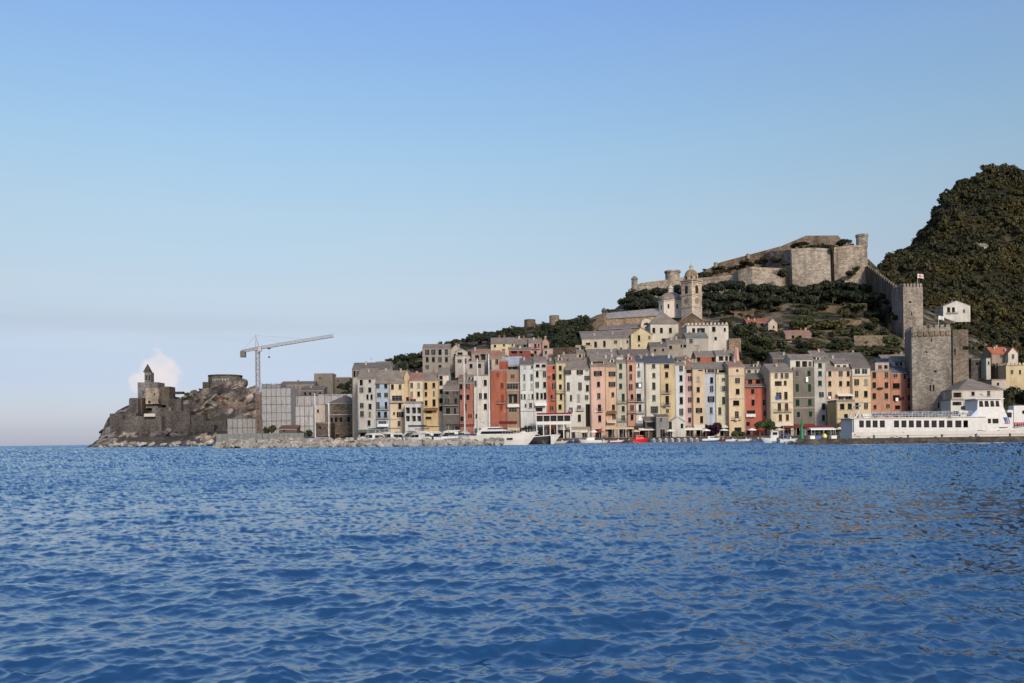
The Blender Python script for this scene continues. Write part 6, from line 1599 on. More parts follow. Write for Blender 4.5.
def motorboat(px, D, L, label, col=(225, 225, 222), rz=0.0, cabin=True, canopy=None, group=None, fb=.8, stripe=None, outboard=True, tall=1.0, name='motorboat', cat='boat', z=0.0):
    p = WZ(px, D, z); t = thing(name, p, label, cat, group, rz)
    B = L * .34
    h = hull_mesh(L, B, fb).build('hull', M['paint'], t, lin(col, .72), smooth=False)
    if stripe:
        hb = hull_mesh(L * 1.004, B * 1.012, fb * .34).build('waterline_stripe', M['paint'], t, lin(stripe))
    if cabin:
        b = MB(); z0 = fb * 1.02; frustum(b, -L * .18, L * .22, B * .7, z0, z0 + L * .11 * tall, L * .1, 0, B * .04); b.build('cabin', M['white'], t)
        b = MB(); frustum(b, -L * .10, L * .19, B * .712, z0 + L * .035 * tall, z0 + L * .09 * tall, L * .075, 0, B * .03); b.build('window', M['glass'], t)
        b = MB(); b.box(-L * .22, L * .08, -B * .36, B * .36, z0 + L * .112 * tall + .01, z0 + L * .124 * tall + .01); b.build('roof', M['white'], t)
    else:
        b = MB()
        for x in (-L * .25, 0, L * .18): b.box(x - .12, x + .12, -B * .4, B * .4, fb * 1.0, fb * 1.16)
        b.build('thwart', M['sill'], t)
        b = MB(); b.box(L * .05, L * .12, -.3, .3, fb, fb + .5); b.build('console', M['white'], t)
    if canopy:
        b = MB(); zc = fb + L * .2 * tall; n = 6
        for k in range(n):
            a0, a1 = -1 + 2 * k / n, -1 + 2 * (k + 1) / n
            q = lambda u, x: (x, u * B * .4, zc + .22 * (1 - u * u))
            b.poly([q(a0, -L * .35), q(a0, L * .05), q(a1, L * .05), q(a1, -L * .35)]); b.poly([(v[0], v[1], v[2] - .04) for v in (q(a1, -L * .35), q(a1, L * .05), q(a0, L * .05), q(a0, -L * .35))])
        b.build('canopy', M['cloth'], t, lin(canopy))
        b = MB()
        for x in (-L * .33, L * .03):
            for s in (-1, 1): b.tube((x, s * B * .38, fb), (x, s * B * .38, zc), .03, n=5)
        b.build('canopy_frame', M['white'], t)
    if outboard:
        b = MB(); b.box(-L / 2 - .45, -L / 2 - .05, -.2, .2, fb * .7, fb * 1.5); b.box(-L / 2 - .35, -L / 2 - .15, -.1, .1, -.3, fb * .7); b.build('outboard_motor', M['iron'], t)
    return t

def sailboat(px, D, L, top, label, col=(225, 224, 220), rz=0.0, group='sailing boats in the marina'):
    p = WZ(px, D, 0); t = thing('sailing_boat', p, label, 'sailing boat', group, rz)
    B, fb = L * .28, 1.15
    hull_mesh(L, B, fb, 1.3).build('hull', M['paint'], t, lin(col, .72))
    b = MB(); frustum(b, -L * .12, L * .2, B * .5, fb * 1.02, fb + .65, .6, .1, .1); c = b.build('cabin', M['white'], t)
    b = MB(); frustum(b, -L * .08, L * .14, B * .51, fb + .25, fb + .5, .3, .05, .08); b.build('window', M['glass'], c)
    H_ = W(px, top, D).z; mx = L * .06
    m = MB(); m.tube((mx, 0, fb), (mx, 0, H_), .26, .18, 8); mt = m.build('mast', M['white'], t)
    s = MB()
    for f in (.38, .68): s.box(mx - .04, mx + .04, -.9 + .2 * f, .9 - .2 * f, fb + (H_ - fb) * f, fb + (H_ - fb) * f + .08)
    s.build('spreader', M['white'], mt)
    m = MB(); m.tube((mx, 0, fb + 1.5), (-L * .42, 0, fb + 1.6), .1, .08, 6); bo = m.build('boom', M['white'], t)
    m = MB(); m.tube((mx - .2, 0, fb + 1.83), (-L * .4, 0, fb + 1.85), .3, .2, 7); m.build('furled_sail', M['cloth'], bo, lin((60, 66, 86)))
    m = MB(); m.tube((L * .5, 0, fb * 1.4), (mx, 0, H_ * .97), .035, n=4); m.tube((-L * .48, 0, fb), (mx, 0, H_), .03, n=4)
    for sy in (-1, 1): m.tube((mx - .3, sy * B * .45, fb), (mx, 0, H_ * .95), .03, n=4)
    m.build('rigging', M['iron'], t)

def ferry():
    D = 159.5; p = WZ(938, D, 0); t = thing('ferry', p, 'white passenger ferry with a long row of windows moored behind the dark pier', 'ferry')
    X = lambda px: W(px, 430, D - 3.1).x - p.x
    hw = 3.2
    Z = lambda px, py: W(px, py, D - 3.1).z
    # hull: straight sides, raked stern, bow rising beyond the frame edge
    x0, x1 = X(852), X(1064); n = 26; rings = []
    for i in range(n + 1):
        s = i / n; x = x0 + (x1 - x0) * s
        hb = hw * (1 - max(0, (s - .62) / .38) ** 2.2) * (1 if s > .02 else .96); hb = max(hb, .03)
        sh = 1.95 + 1.5 * max(0, (s - .66) / .34) ** 1.3
        rk = 1.8 * max(0, (s - .7) / .3) ** 1.4
        rings.append([(x, -hb, sh), (x - rk * .45, -hb * .97, sh * .5), (x - rk, -hb * .86, 0), (x - rk, -hb * .5, -.8), (x - rk, hb * .5, -.8), (x - rk, hb * .86, 0), (x - rk * .45, hb * .97, sh * .5), (x, hb, sh)])
    b = MB()
    for i in range(n):
        a, c = rings[i], rings[i + 1]
        for k in range(7): b.poly([a[k], c[k], c[k + 1], a[k + 1]])
        b.poly([a[7], c[7], c[0], a[0]])
    b.poly(rings[0]); b.poly(list(reversed(rings[-1])))
    hl = b.build('hull', M['paint'], t, lin((222, 220, 212), .76))
    b = MB()
    for i in range(n):                                  # rubbing strake
        a, c = rings[i], rings[i + 1]
        for sg in (0, 7):
            e = -.06 if sg == 0 else .06
            b.poly([(a[sg][0], a[sg][1] + e, 1.32), (c[sg][0], c[sg][1] + e, 1.32), (c[sg][0], c[sg][1] + e, 1.42), (a[sg][0], a[sg][1] + e, 1.42)])
    b.build('rubbing_strake', M['paint'], hl, lin((200, 198, 194), .9))
    # dark dashes for the unreadable hull lettering and small marks
    for px, py, w_ in ((855, 434.6, 1.4), (858, 436.2, 2.2), (862, 433.6, .6), (873, 434, .8), (892, 437, 4), (897, 436.6, 1.6), (903, 432.6, .9), (976.4, 433.6, .9), (980, 430.4, 5), (984, 431, 2), (998, 430.4, 3), (1003, 427.4, 6), (1007, 427.2, 3), (978.4, 436, 2.2)):
        c = X(px); z = Z(px, py); s = (c - x0) / (x1 - x0); hb = hw * (1 - max(0, (s - .62) / .38) ** 2.2)
        hb *= .99
        MB().box(c - w_ * .09, c + w_ * .09, -hb - .03, -hb + .12, z - .05, z + .05).build('hull_mark', M['iron'], hl)
    # deckhouse with real window openings on the camera side
    dz0, dz1 = 1.96, Z(920, 417.8)
    a, c = X(854), X(988); w = c - a
    m = MB(); ops = []
    px_w = [(861.6, 4.6), (868.4, 4.8), (875.2, 5), (882.4, 5)] + [(896.6, 5), (904, 5), (911.4, 5), (918.8, 5.2), (926.6, 5.2), (934.2, 5.2), (941.8, 5.4), (949.8, 5.4), (958.4, 6), (965.8, 4.6)] + [(988.4, 6.8), (996.4, 5.6)]
    dh = thing  # noqa
    ops = [(X(x) - ww * D / F / 2, X(x) + ww * D / F / 2, Z(x, 427.6) - dz0 + .02, Z(x, 420.4) - dz0, .14) for x, ww in px_w if x < 985]
    ops.append((X(889.6) - .5, X(889.6) + .5, .06, Z(890, 419.6) - dz0, .10))
    cxm = (a + c) / 2; ops2 = [(o[0] - cxm, o[1] - cxm, o[2], o[3], o[4]) for o in ops]
    facade(m, w, dz1 - dz0, ops2)
    x = w / 2; hgt = dz1 - dz0; dp = hw * 2 - .2
    m.poly([(x, 0, 0), (x, dp, 0), (x, dp, hgt), (x, 0, hgt)]).poly([(-x, dp, 0), (-x, 0, 0), (-x, 0, hgt), (-x, dp, hgt)])
    m.poly([(x, dp, 0), (-x, dp, 0), (-x, dp, hgt), (x, dp, hgt)]).poly([(-x, 0, hgt), (x, 0, hgt), (x, dp, hgt), (-x, dp, hgt)])
    hs = link('deckhouse', m.mesh('deckhouse', M['white'], fix=False), t, None, (cxm, -hw + .1, dz0))
    for i, o in enumerate(ops2):
        ww, hh = o[1] - o[0], o[3] - o[2]
        q = MB()
        if i == len(ops2) - 1:
            q.box(-ww / 2 + .02, ww / 2 - .02, .02, .08, -hh / 2, hh / 2 - .02); link('door', q.mesh('door', M['white']), hs, None, ((o[0] + o[1]) / 2, 0, (o[2] + o[3]) / 2))
        else:
            q.box(-ww / 2, ww / 2, .08, .12, -hh / 2, hh / 2); link('window', q.mesh('window', M['glass']), hs, None, ((o[0] + o[1]) / 2, 0, (o[2] + o[3]) / 2))
    MB().box(X(850), X(986), -hw - .1, hw + .1, dz1 + .003, dz1 + .12).build('upper_deck', M['white'], t)
    # railing and awning frame of the upper deck
    r = MB(); zr = dz1 + .12
    xs = [X(872) + (X(972) - X(872)) * i / 30 for i in range(31)]
    for sy in (-hw, hw):
        for xx in xs: r.tube((xx, sy, zr), (xx, sy, zr + .95), .025, n=5)
        for zz in (.35, .65, .95): r.tube((xs[0], sy, zr + zz), (xs[-1], sy, zr + zz), .025, n=5)
    r.build('railing', M['white'], t)
    s = MB()
    for k in range(9):
        xx = X(880) + (X(962) - X(880)) * k / 8
        s.box(xx - .55, xx + .55, -hw + .5, hw - .5, zr + .38, zr + .45); s.box(xx + .45, xx + .55, -hw + .5, hw - .5, zr + .45, zr + .85)
    s.build('bench', M['steel'], t, lin((190, 194, 198), .8))
    for (q0, q1, py) in ((864, 873, 415.4), (961, 969.6, 412.4)):
        c_ = MB(); zc = Z(q0, py); c_.tube((X(q0), -hw + .9, zc), (X(q1), -hw + .9, zc), .33, .33, 12); c_.box(X(q0) + .2, X(q1) - .2, -hw + .6, -hw + 1.2, zr, zc - .3)
        c_.build('life_raft', M['white'], t)
    g = MB(); g.tube((X(858.6), -1.6, dz1 + .1), (X(865.4), -1.6, Z(865, 405.4)), .16, .1, 6); g.tube((X(858.6), 1.6, dz1 + .1), (X(865.4), 1.6, Z(865, 405.4)), .16, .1, 6); g.tube((X(865.4), -1.6, Z(865, 405.4)), (X(865.4), 1.6, Z(865, 405.4)), .1, n=6)
    g.tube((X(860), -1.6, Z(860, 414)), (X(870), -1.6, Z(860, 414)), .06, n=5); g.build('stern_arch', M['white'], t)
    g = MB(); g.tube((X(855), -hw + .3, dz0), (X(855), -hw + .3, Z(851, 417)), .05, n=5); g.tube((X(853), -hw + .3, 1.9), (X(853), -hw + .3, Z(847, 418)), .05, n=5); g.tube((X(853), -hw + .3, Z(847, 418)), (X(853), -hw + .3, Z(847, 418)), .05, n=5); g.build('stern_rail', M['white'], t)
    # forward block and wheelhouse
    zb1 = Z(990, 417.4)
    f = MB(); frustum(f, X(986), X(1016), hw * 2 - .6, 1.9, zb1, X(1016) - X(1003.6), 0, .1); fb_ = f.build('forward_cabin', M['white'], t)
    for x_, ww in ((988.4, 6.4), (996.4, 5.4)):
        q = MB(); hwid = ww * D / F / 2; zz0, zz1 = Z(x_, 423), Z(x_, 417.8)
        zz0, zz1 = Z(x_, 423.4), zb1 - .1
        q.box(X(x_) - hwid, X(x_) + hwid, -hw + .26, -hw + .5, Z(x_, 423.2), Z(x_, 418.6)); q.build('window', M['glass'], fb_)
    q = MB(); c_ = Vector((X(980), -hw + .06, Z(980, 419.6)))
    q.extrude_y([(c_.x + .36 * math.cos(k * math.pi / 8), c_.z + .36 * math.sin(k * math.pi / 8)) for k in range(16)], -hw + .06, -hw + .3); q.build('porthole', M['glass'], hs)
    q.v = [(v[0] - cxm, v[1] + hw - .1, v[2] - dz0) for v in q.v]; hs.children[-1].data.clear_geometry(); hs.children[-1].data.from_pydata(q.v, [], q.f)
    w2 = MB(); zw0, zw1 = zb1 + .003, Z(990, 399); frustum(w2, X(979), X(1010), hw * 2 - 1.6, zw0, zw1, X(1010) - X(1003), .3, .12); wh = w2.build('wheelhouse', M['white'], t)
    zt0, zt1 = Z(990, 406.6), Z(990, 400.6)
    for x_, ww in ((984, 4.2), (989.6, 4.4), (995.2, 4), (1000.4, 3.8)):
        q = MB(); hwid = ww * D / F / 2; y = -(hw - .8); sl = .12 / (zw1 - zw0)
        y0, y1 = y + sl * (zt0 - zw0) - .02, y + sl * (zt1 - zw0) - .02
        q.poly([(X(x_) - hwid, y0, zt0), (X(x_) + hwid, y0, zt0), (X(x_) + hwid - .15, y1, zt1), (X(x_) - hwid, y1, zt1)]); q.poly([(X(x_) - hwid, y0 + .1, zt0), (X(x_) - hwid, y1 + .1, zt1), (X(x_) + hwid - .15, y1 + .1, zt1), (X(x_) + hwid, y0 + .1, zt0)])
        q.build('window', M['glass'], wh)
    MB().box(X(977), X(1006), -hw + .5, hw - .5, zw1 + .003, zw1 + .14).build('roof', M['white'], wh)
    sl = MB(); sl.extrude_y([(X(972), dz1 + .13), (X(979), dz1 + .13), (X(979), Z(979, 409))], -hw + .5, -hw + .9); sl.build('fin', M['paint'], t, lin((180, 196, 220), .9))
    mst = MB(); mst.tube((X(992), 0, zw1 + .14), (X(992), 0, zw1 + 1.5), .08, .05, 6); mst.box(X(990.6), X(993.4), -.6, .6, zw1 + .9, zw1 + 1.0); mst.build('radar_mast', M['white'], t)
    # blue and red striped emblem on the raked bow screen
    lg = MB()
    for k in range(3):
        xx = X(1006.4) + k * .3
        zz0, zz1 = Z(1008, 422.6), Z(1008, 417.8)
        lg.poly([(xx, -hw + .24, zz0), (xx + .2, -hw + .24, zz0), (xx - .1, -hw + .245, zz1), (xx - .3, -hw + .245, zz1)], 0)
    lg.poly([(X(1005.4), -hw + .235, Z(1008, 423.6)), (X(1011), -hw + .235, Z(1008, 423.6)), (X(1011), -hw + .235, Z(1008, 422.9)), (X(1005.4), -hw + .235, Z(1008, 422.9))], 1)
    M['blue'] = m_plain('emblem_blue', (.03, .09, .35, 1)); M['red'] = m_plain('emblem_red', (.5, .05, .04, 1))
    lg.build('emblem', [M['blue'], M['red']], t)
    for xx in (868, 900, 935, 970):                     # tyres hung as fenders
        q = MB(); q.tube((X(xx), -hw - .18, .75), (X(xx), -hw - .02, .75), .34, .34, 12); q.build('fender', M['iron'], t)
    fr = MB()                                           # bow rail
    for i in range(14):
        s = .76 + .24 * i / 13; x = x0 + (x1 - x0) * s; hb = hw * (1 - max(0, (s - .62) / .38) ** 2.2); sh = 1.95 + 1.5 * max(0, (s - .66) / .34) ** 1.3
        for sy in (-1, 1): fr.tube((x, sy * hb * .95, sh), (x, sy * hb * .95, sh + .9), .025, n=5)
    fr.build('bow_rail', M['white'], t)

def quay_things():
    ferry()
    # the two large motor yachts
    D = 247; p = WZ(505, D, 0); t = thing('motor_yacht', p, 'large white motor yacht with raked bow and small dark hull window', 'yacht', None, math.radians(-14))
    L = 19; hull_mesh(L, 5.2, 2.6, 3.0, .9, 18, 2.6).build('hull', M['paint'], t, lin((228, 224, 214), .74))
    b = MB(); frustum(b, -7.6, 4.4, 4.0, 2.7, 4.1, 3.8, .4, .3); b.build('superstructure', M['white'], t)
    b = MB(); frustum(b, -6.4, 3.9, 4.02, 3.1, 3.8, 2.5, .3, .16); b.build('window', M['glass'], t)
    b = MB(); frustum(b, -6.6, .2, 3.0, 4.103, 5.0, 1.6, .6, .2); fl = b.build('flybridge', M['white'], t)
    b = MB(); frustum(b, -4.6, -.1, 3.02, 4.35, 4.7, .8, .3, .15); b.build('windscreen', M['glass'], fl)
    b = MB(); b.tube((-5.4, -1.5, 5.0), (-6.4, -1.5, 6.3), .14, .1, 6); b.tube((-5.4, 1.5, 5.0), (-6.4, 1.5, 6.3), .14, .1, 6); b.box(-6.9, -6, -1.6, 1.6, 6.3, 6.45); b.lathe([(.01, 0), (.4, .05), (.42, .35), (.1, .6)], 12, 0, (-6.4, 0, 6.453)); b.build('radar_arch', M['white'], t)
    MB().box(1.2, 2.8, -2.6, -2.36, 1.45, 1.9).build('hull_window', M['glass'], t)
    b = MB()
    for i in range(12):
        x = 0 + i * .75; hb = 5.2 / 2 * (1 - max(0, ((x + 9.5) / 19 - .42) / .58) ** 2.6) * .95; z = 2.6 * (1 + .42 * ((x + 9.5) / 19) ** 2)
        for s in (-1, 1): b.tube((x, s * hb, z), (x, s * hb, z + .8), .03, n=5)
    b.build('bow_rail', M['white'], t)
    D = 256; p = WZ(535.5, D, 0); t = thing('motor_yacht', p, 'low yacht with a dark hull and white pointed bow beside the large white yacht', 'yacht', None, math.radians(-4))
    L = 14; hull_mesh(L, 4.0, 1.9, 2.0, .9, 16, 2.4).build('hull', M['paint'], t, lin((26, 26, 30)))
    hb = hull_mesh(L * 1.02, 4.08, 2.1, 2.0, .9, 16, 2.4); hb.v = [(x, y, max(z, 1.62 + .7 * max(0, (x + 7) / 14) ** 2)) for x, y, z in hb.v]; hb.build('gunwale', M['white'], t)
    bw = hull_mesh(L * 1.025, 4.1, 1.9, 2.0, .9, 40, 2.4); bw.v = [(max(x, 4.4), y, z) for x, y, z in bw.v]; bw.build('bow', M['white'], t)
    b = MB(); frustum(b, -5, 2.4, 2.8, 2.1, 3.0, 1.8, .3, .2); c = b.build('cabin', M['white'], t); b = MB(); frustum(b, -4, 2.0, 2.82, 2.35, 2.8, 1.2, .2, .14); b.build('window', M['glass'], c)
    # sailing boats
    sailboat(463, 262, 11, 356.5, 'sailing boat with a slim mast between dusty red house and marina', rz=.5)
    sailboat(475.6, 258, 13, 358.4, 'sailing boat with the thickest white mast and a dark sail cover', rz=.2)
    sailboat(487.6, 264, 11, 354.2, 'sailing boat with a tall mast beside the brick-orange house', (40, 44, 60), rz=-.2)
    sailboat(327.5, 262, 8.5, 403, 'small sailing boat with a leaning thin mast beside the stone house', rz=.6)
    sailboat(314, 300, 8, 393, 'little sailing boat with a short white mast beside wrapped buildings', rz=.4)
    # tall wooden mast
    p = WZ(353.4, 258, 1.2); t = thing('wooden_mast', p, 'tall brown wooden mast with a crosstree standing at the marina', 'mast')
    h = W(353.4, 369, 258).z - 1.2; MB().tube((0, 0, 0), (0, 0, h), .26, .14, 8).build('pole', M['steel'], t, lin((122, 104, 88), .7)); MB().box(-.9, .9, -.06, .06, h * .78, h * .78 + .12).build('crosstree', M['steel'], t, lin((130, 100, 76), .8))
    # marina behind the breakwater
    mar = [(372, 268, 10.8, 'small white cruiser with a dark blue cover next to the wooden mast', (222, 222, 220), (38, 46, 70)), (386, 272, 12.2, 'white cabin cruiser in front of the light blue house', (226, 226, 224), None), (398, 266, 10.8, 'white cruiser with a grey cover in front of the cream-yellow house', (218, 218, 216), (120, 124, 128)),
           (411, 270, 13.5, 'white cruiser with a black canopy in front of the pillared portico', (228, 228, 226), (34, 34, 38)), (424, 266, 12.2, 'white cruiser with a teal cover in front of the warm yellow house', (224, 224, 222), (60, 104, 112)), (436, 272, 12.2, 'white cruiser with a navy canopy in front of the narrow cream house', (220, 220, 218), (34, 42, 66)),
           (449, 265, 13.5, 'long white cruiser with a dark cover in front of the grey stone house', (230, 230, 228), (40, 40, 44)), (463, 270, 12.2, 'white cruiser with a brown canopy in front of the dusty red house', (224, 224, 220), (90, 70, 56)), (379, 259, 9.5, 'little white boat with a rounded cover close behind the breakwater', (216, 216, 214), (150, 150, 150)), (418, 257, 9.5, 'small white boat with an orange-brown cover close behind the breakwater', (224, 222, 218), (140, 84, 56))]
    for i, (px, D, L, lab, col, can) in enumerate(mar):
        motorboat(px, D, L, lab, col, R.uniform(-.5, .5) + (math.pi if i % 3 == 0 else 0), True, can, 'cruisers moored in the marina', fb=1.9, tall=1.5)
    # boats along the town quay
    motorboat(590, 290, 7.4, 'white motorboat with a raised cabin in front of the peach-pink house', rz=math.pi + .1, fb=.9)
    motorboat(640.4, 285, 5.6, 'bright red boat with a red wheelhouse moored at the quay', (206, 30, 34), .15, False, None, fb=1.0)
    o = [x for x in bpy.data.objects if x.get('label', '').startswith('bright red boat')][0]
    b = MB(); frustum(b, -1.7, 1.2, 1.5, 1.0, 2.3, .7, .2, .1); b.build('wheelhouse', M['paint'], o, lin((206, 34, 38))); b = MB(); frustum(b, -1.2, .9, 1.52, 1.7, 2.1, .35, .1, .07); b.build('window', M['glass'], o)
    for i, px in enumerate((653.4, 659.6, 665.8, 672, 678.4, 684.6, 691, 696.4)):
        motorboat(px, 292, 4.4, 'small open white boat lying bow to sea in the row beside the red boat', (228, 228, 226), -math.pi / 2 + R.uniform(-.15, .15), False, None, 'small white boats in a row', fb=.7)
    for i, (px, L, cl, lab) in enumerate(((548, 5, (60, 62, 70), 'dark inflatable boat close to the dark-hulled yacht'), (561, 5, (196, 190, 180), 'grey open boat under the glazed veranda'), (572, 4.6, (40, 60, 96), 'blue open boat in front of the broad white house'), (628, 4.4, (70, 66, 62), 'dark brown open boat beside the red wheelhouse boat'), (722, 4, (120, 44, 40), 'small maroon open boat between cabin boat and rowing boats'), (757, 4.6, (84, 92, 100), 'grey open boat in front of the green quay tree'))):
        motorboat(px, 294 + i % 3, L, lab, cl, R.uniform(-.3, .3), False, None, fb=.65)
    motorboat(711, 288, 6.2, 'white cabin boat in front of the purple bougainvillea', rz=.1, fb=.9, stripe=(40, 60, 110))
    motorboat(731.5, 291, 4.2, 'open white rowing boat below the tall cream-orange house', rz=.1, cabin=False, fb=.55, outboard=False)
    motorboat(745, 291, 4.6, 'open white rowing boat below the broad red house', rz=-.1, cabin=False, fb=.55, outboard=False)
    motorboat(602.5, 293, 4.6, 'open grey-white boat with dark seats below the apricot house', (206, 204, 200), .1, False, None, fb=.6)
    motorboat(617, 293, 4.8, 'open white boat with a red stripe beside the red wheelhouse boat', rz=.05, cabin=False, fb=.65, stripe=(170, 40, 40))
    # working boat by the pier
    D = 200; p = WZ(776, D, 0); t = thing('fishing_boat', p, 'small white fishing boat with a square wheelhouse beside the green beacon', 'boat', None, math.pi - .12)
    hull_mesh(6.6, 2.3, .85, .8).build('hull', M['paint'], t, lin((228, 228, 224), .95))
    b = MB(); frustum(b, -.5, 1.3, 1.6, .9, 2.6, .25, .1, .06); w = b.build('wheelhouse', M['white'], t)
    for s in (-1, 1): MB().box(-.2, .8, s * .79 - .03, s * .79 + .03, 1.75, 2.35).build('window', M['glass'], w)
    MB().box(-.8, 1.35, -.9, .9, 2.603, 2.7).build('roof', M['white'], w)
    b = MB(); b.tube((-1.6, 0, .9), (-1.6, 0, 4.2), .05, .03, 6); b.build('mast', M['white'], t)
    b = MB(); b.box(-2.9, -1.2, -.7, .7, .86, 1.3); b.build('net_heap', M['cloth'], t, lin((90, 110, 130)))
    motorboat(788.5, 198, 4.6, 'small boat with a blue cover behind the pale rocks', (214, 216, 220), .2, False, (70, 96, 140), fb=.7)
    # green harbour beacon
    D = 152.6; p = WZ(801.8, D, .92); h = W(801.8, 420, D).z - .92
    t = thing('harbour_beacon', p, 'green harbour light beacon at the end of the dark pier', 'beacon'); GR = lin((30, 124, 78), .8)
    MB().lathe([(.42, 0), (.42, .12), (.34, .14), (.2, h * .72)], 14).build('column', M['paint'], t, GR)
    MB().lathe([(.36, h * .72), (.36, h * .76)], 14).build('gallery', M['paint'], t, GR)
    MB().lathe([(.14, h * .763), (.14, h * .9), (.2, h * .91), (.04, h)], 12).build('lantern', M['paint'], t, GR)
    b = MB()
    for k in range(8):
        a_ = k * math.pi / 4; b.tube((.34 * math.cos(a_), .34 * math.sin(a_), h * .763), (.34 * math.cos(a_), .34 * math.sin(a_), h * .86), .02, n=4)
    b.build('railing', M['paint'], t, GR)
    # things on the pier road behind the beacon
    def parasol(px, D, z, r, h, col, label, group='parasols of the quay restaurants'):
        p = WZ(px, D, z); t = thing('parasol', p, label, 'parasol', group)
        MB().tube((0, 0, 0), (0, 0, h), .04, n=6).build('pole', M['white'], t)
        b = MB(); n = 8; q = [(r * math.cos(k * 2 * math.pi / n + .4), r * math.sin(k * 2 * math.pi / n + .4), h - .55) for k in range(n)]
        for k in range(n):
            b.poly([q[k], q[(k + 1) % n], (0, 0, h)]); lo = [(v[0], v[1], v[2] - .25) for v in (q[k], q[(k + 1) % n])]; b.poly([lo[0], lo[1], q[(k + 1) % n], q[k]])
        b.build('canopy', M['cloth'], t, lin(col))
    def tent(px0, px1, py, D, col, label, dz=1.0, z=1.6, cat='awning', name='awning_stand'):
        a, b_ = W(px0, py, D), W(px1, py, D); t = thing(name, ((a.x + b_.x) / 2, D, z), label, cat); w = b_.x - a.x; h = (a.z + b_.z) / 2 - z; d = 3.6
        b = MB(); b.extrude([(0, h - dz), (d / 2, h), (d, h - dz), (d, h - dz - .25), (d - .03, h - dz - .25), (d - .03, h - dz - .05), (d / 2, h - .06), (.03, h - dz - .05), (.03, h - dz - .25), (0, h - dz - .25)], -w / 2, w / 2); b.build('canopy', M['cloth'], t, lin(col))
        b = MB(); n = max(2, int(w / 3))
        for i in range(n + 1):
            x = -w / 2 + .1 + (w - .2) * i / n
            for y in (.1, d - .1): b.tube((x, y, 0), (x, y, h - dz), .05, n=6)
        b.build('post', M['white'], t)
        b = MB()
        for i in range(n):
            x = -w / 2 + w * (i + .5) / n; b.box(x - .6, x + .6, .9, 1.6, .7, .76); b.box(x - .05, x + .05, 1.2, 1.3, 0, .7)
            for s in (-1, 1): b.box(x + s * .95 - .2, x + s * .95 + .2, 1.05, 1.45, .42, .46); b.box(x + s * 1.12 - .03, x + s * 1.12 + .03, 1.05, 1.45, .46, .9)
        b.build('furniture', M['iron'], t)
    tent(805, 834, 425.6, 300, (112, 46, 42), 'long dark red tent on the quay road under the grey house', .9)
    tent(811, 836, 427.6, 240, (226, 224, 220), 'flat white canopy on the quay behind the green beacon', .35, 1.6)
    tent(537, 572, 412.6, 309, (128, 52, 46), 'terrace restaurant with a dark red roof and white railings on the quay', 1.0, 3.6)
    tent(639, 668, 428, 308, (216, 212, 204), 'pale awning over dark tables in front of the ivory house', .5)
    tent(677, 703, 427.6, 307, (220, 216, 206), 'broad cream awning in front of the pink and bright white houses', .6)
    tent(602, 634, 427, 308, (196, 176, 150), 'sand-coloured awning in front of the apricot house', .5)
    tent(571, 588, 429.6, 309, (206, 202, 196), 'grey-white awning under the house with the arched passage', .5)
    tent(783, 800, 425.6, 306, (110, 52, 46), 'brown-red awning under the cream house with laundry', .6)
    tent(499, 517, 421, 309, (96, 44, 42), 'dark maroon awning under the large brick-orange house', .8)
    tent(454, 474, 424, 310, (120, 62, 64), 'dull red awning under the dusty red house', .7)
    # restaurant veranda: white glazed gallery
    D = 306; a, b_ = W(536, 418, D), W(571, 418, D); t = thing('veranda', ((a.x + b_.x) / 2, D, 1.6), 'white glazed veranda on pillars in front of the narrow red and yellow houses', 'veranda'); w = b_.x - a.x
    z1, z0 = W(553, 414.6, D).z - 1.6, W(553, 424.6, D).z - 1.6
    MB().box(-w / 2, w / 2, 0, 2.6, z0, z0 + 1.1).build('parapet', M['white'], t)
    MB().box(-w / 2 - .2, w / 2 + .2, -.2, 2.8, z1 - .3, z1).build('roof', M['white'], t)
    b = MB(); n = 5
    for i in range(n + 1): x = -w / 2 + .1 + (w - .2) * i / n; b.box(x - .1, x + .1, .05, .25, z0 + 1.1, z1 - .3)
    b.build('mullions', M['white'], t); MB().box(-w / 2 + .2, w / 2 - .2, .4, .45, z0 + 1.1, z1 - .3).build('window', M['glass'], t)
    b = MB()
    for i in range(6): x = -w / 2 + .2 + (w - .4) * i / 5; b.box(x - .16, x + .16, .1, .42, 0, z0)
    b.build('pillar', M['white'], t)
    # little buildings on the quay
    house(656.4, 668.4, 416.6, 306, (150, 154, 160), 'small grey-blue hut with a dark roof in front of the mustard-yellow house', [(661, 420, 2.4, 4, 'g')], ('shed', 414.6, SLATE2), 5, sh=DGREY, chim=0)
    house(645, 656.4, 420.6, 309, (96, 88, 80), 'dark low kiosk with a brown roof in front of the ivory house', [(650.6, 425, 8, 4, 'd')], ('shed', 417, SLATE2), 5, chim=0, door=False)
    house(672, 684.6, 421.4, 305, (224, 222, 216), 'small white gabled boathouse with a dark door', [(682, 426, 2.6, 4.6, 'k')], ('gable', 417, (196, 192, 186)), 6, chim=0, door=False)
    cols = [((226, 222, 212), 'cream'), ((214, 206, 190), 'sand'), ((232, 230, 226), 'white'), ((150, 60, 52), 'dark red'), ((196, 178, 150), 'tan'), ((224, 216, 196), 'ivory')]
    spots = [(523.5, 'by the stone-based cool white house'), (582.5, 'beside the arched passage'), (594, 'below the peach-pink house'), (599.4, 'at the edge of the apricot house'), (636, 'behind the red boat'), (670.4, 'beside the white boathouse'), (706, 'under the bougainvillea'), (724, 'below the straw-coloured house'), (752, 'below the broad red house'), (760, 'by the green quay tree'), (779, 'behind the fishing boat'), (804, 'below the grey house'), (823, 'under the light grey house'), (840, 'below the low straw-yellow house')]
    for i, (px, where) in enumerate(spots):
        c_, nm = cols[i % len(cols)]
        parasol(px, 303.5, 1.6, 1.5, 2.7, c_, f'{nm} parasol open on the quay {where}')
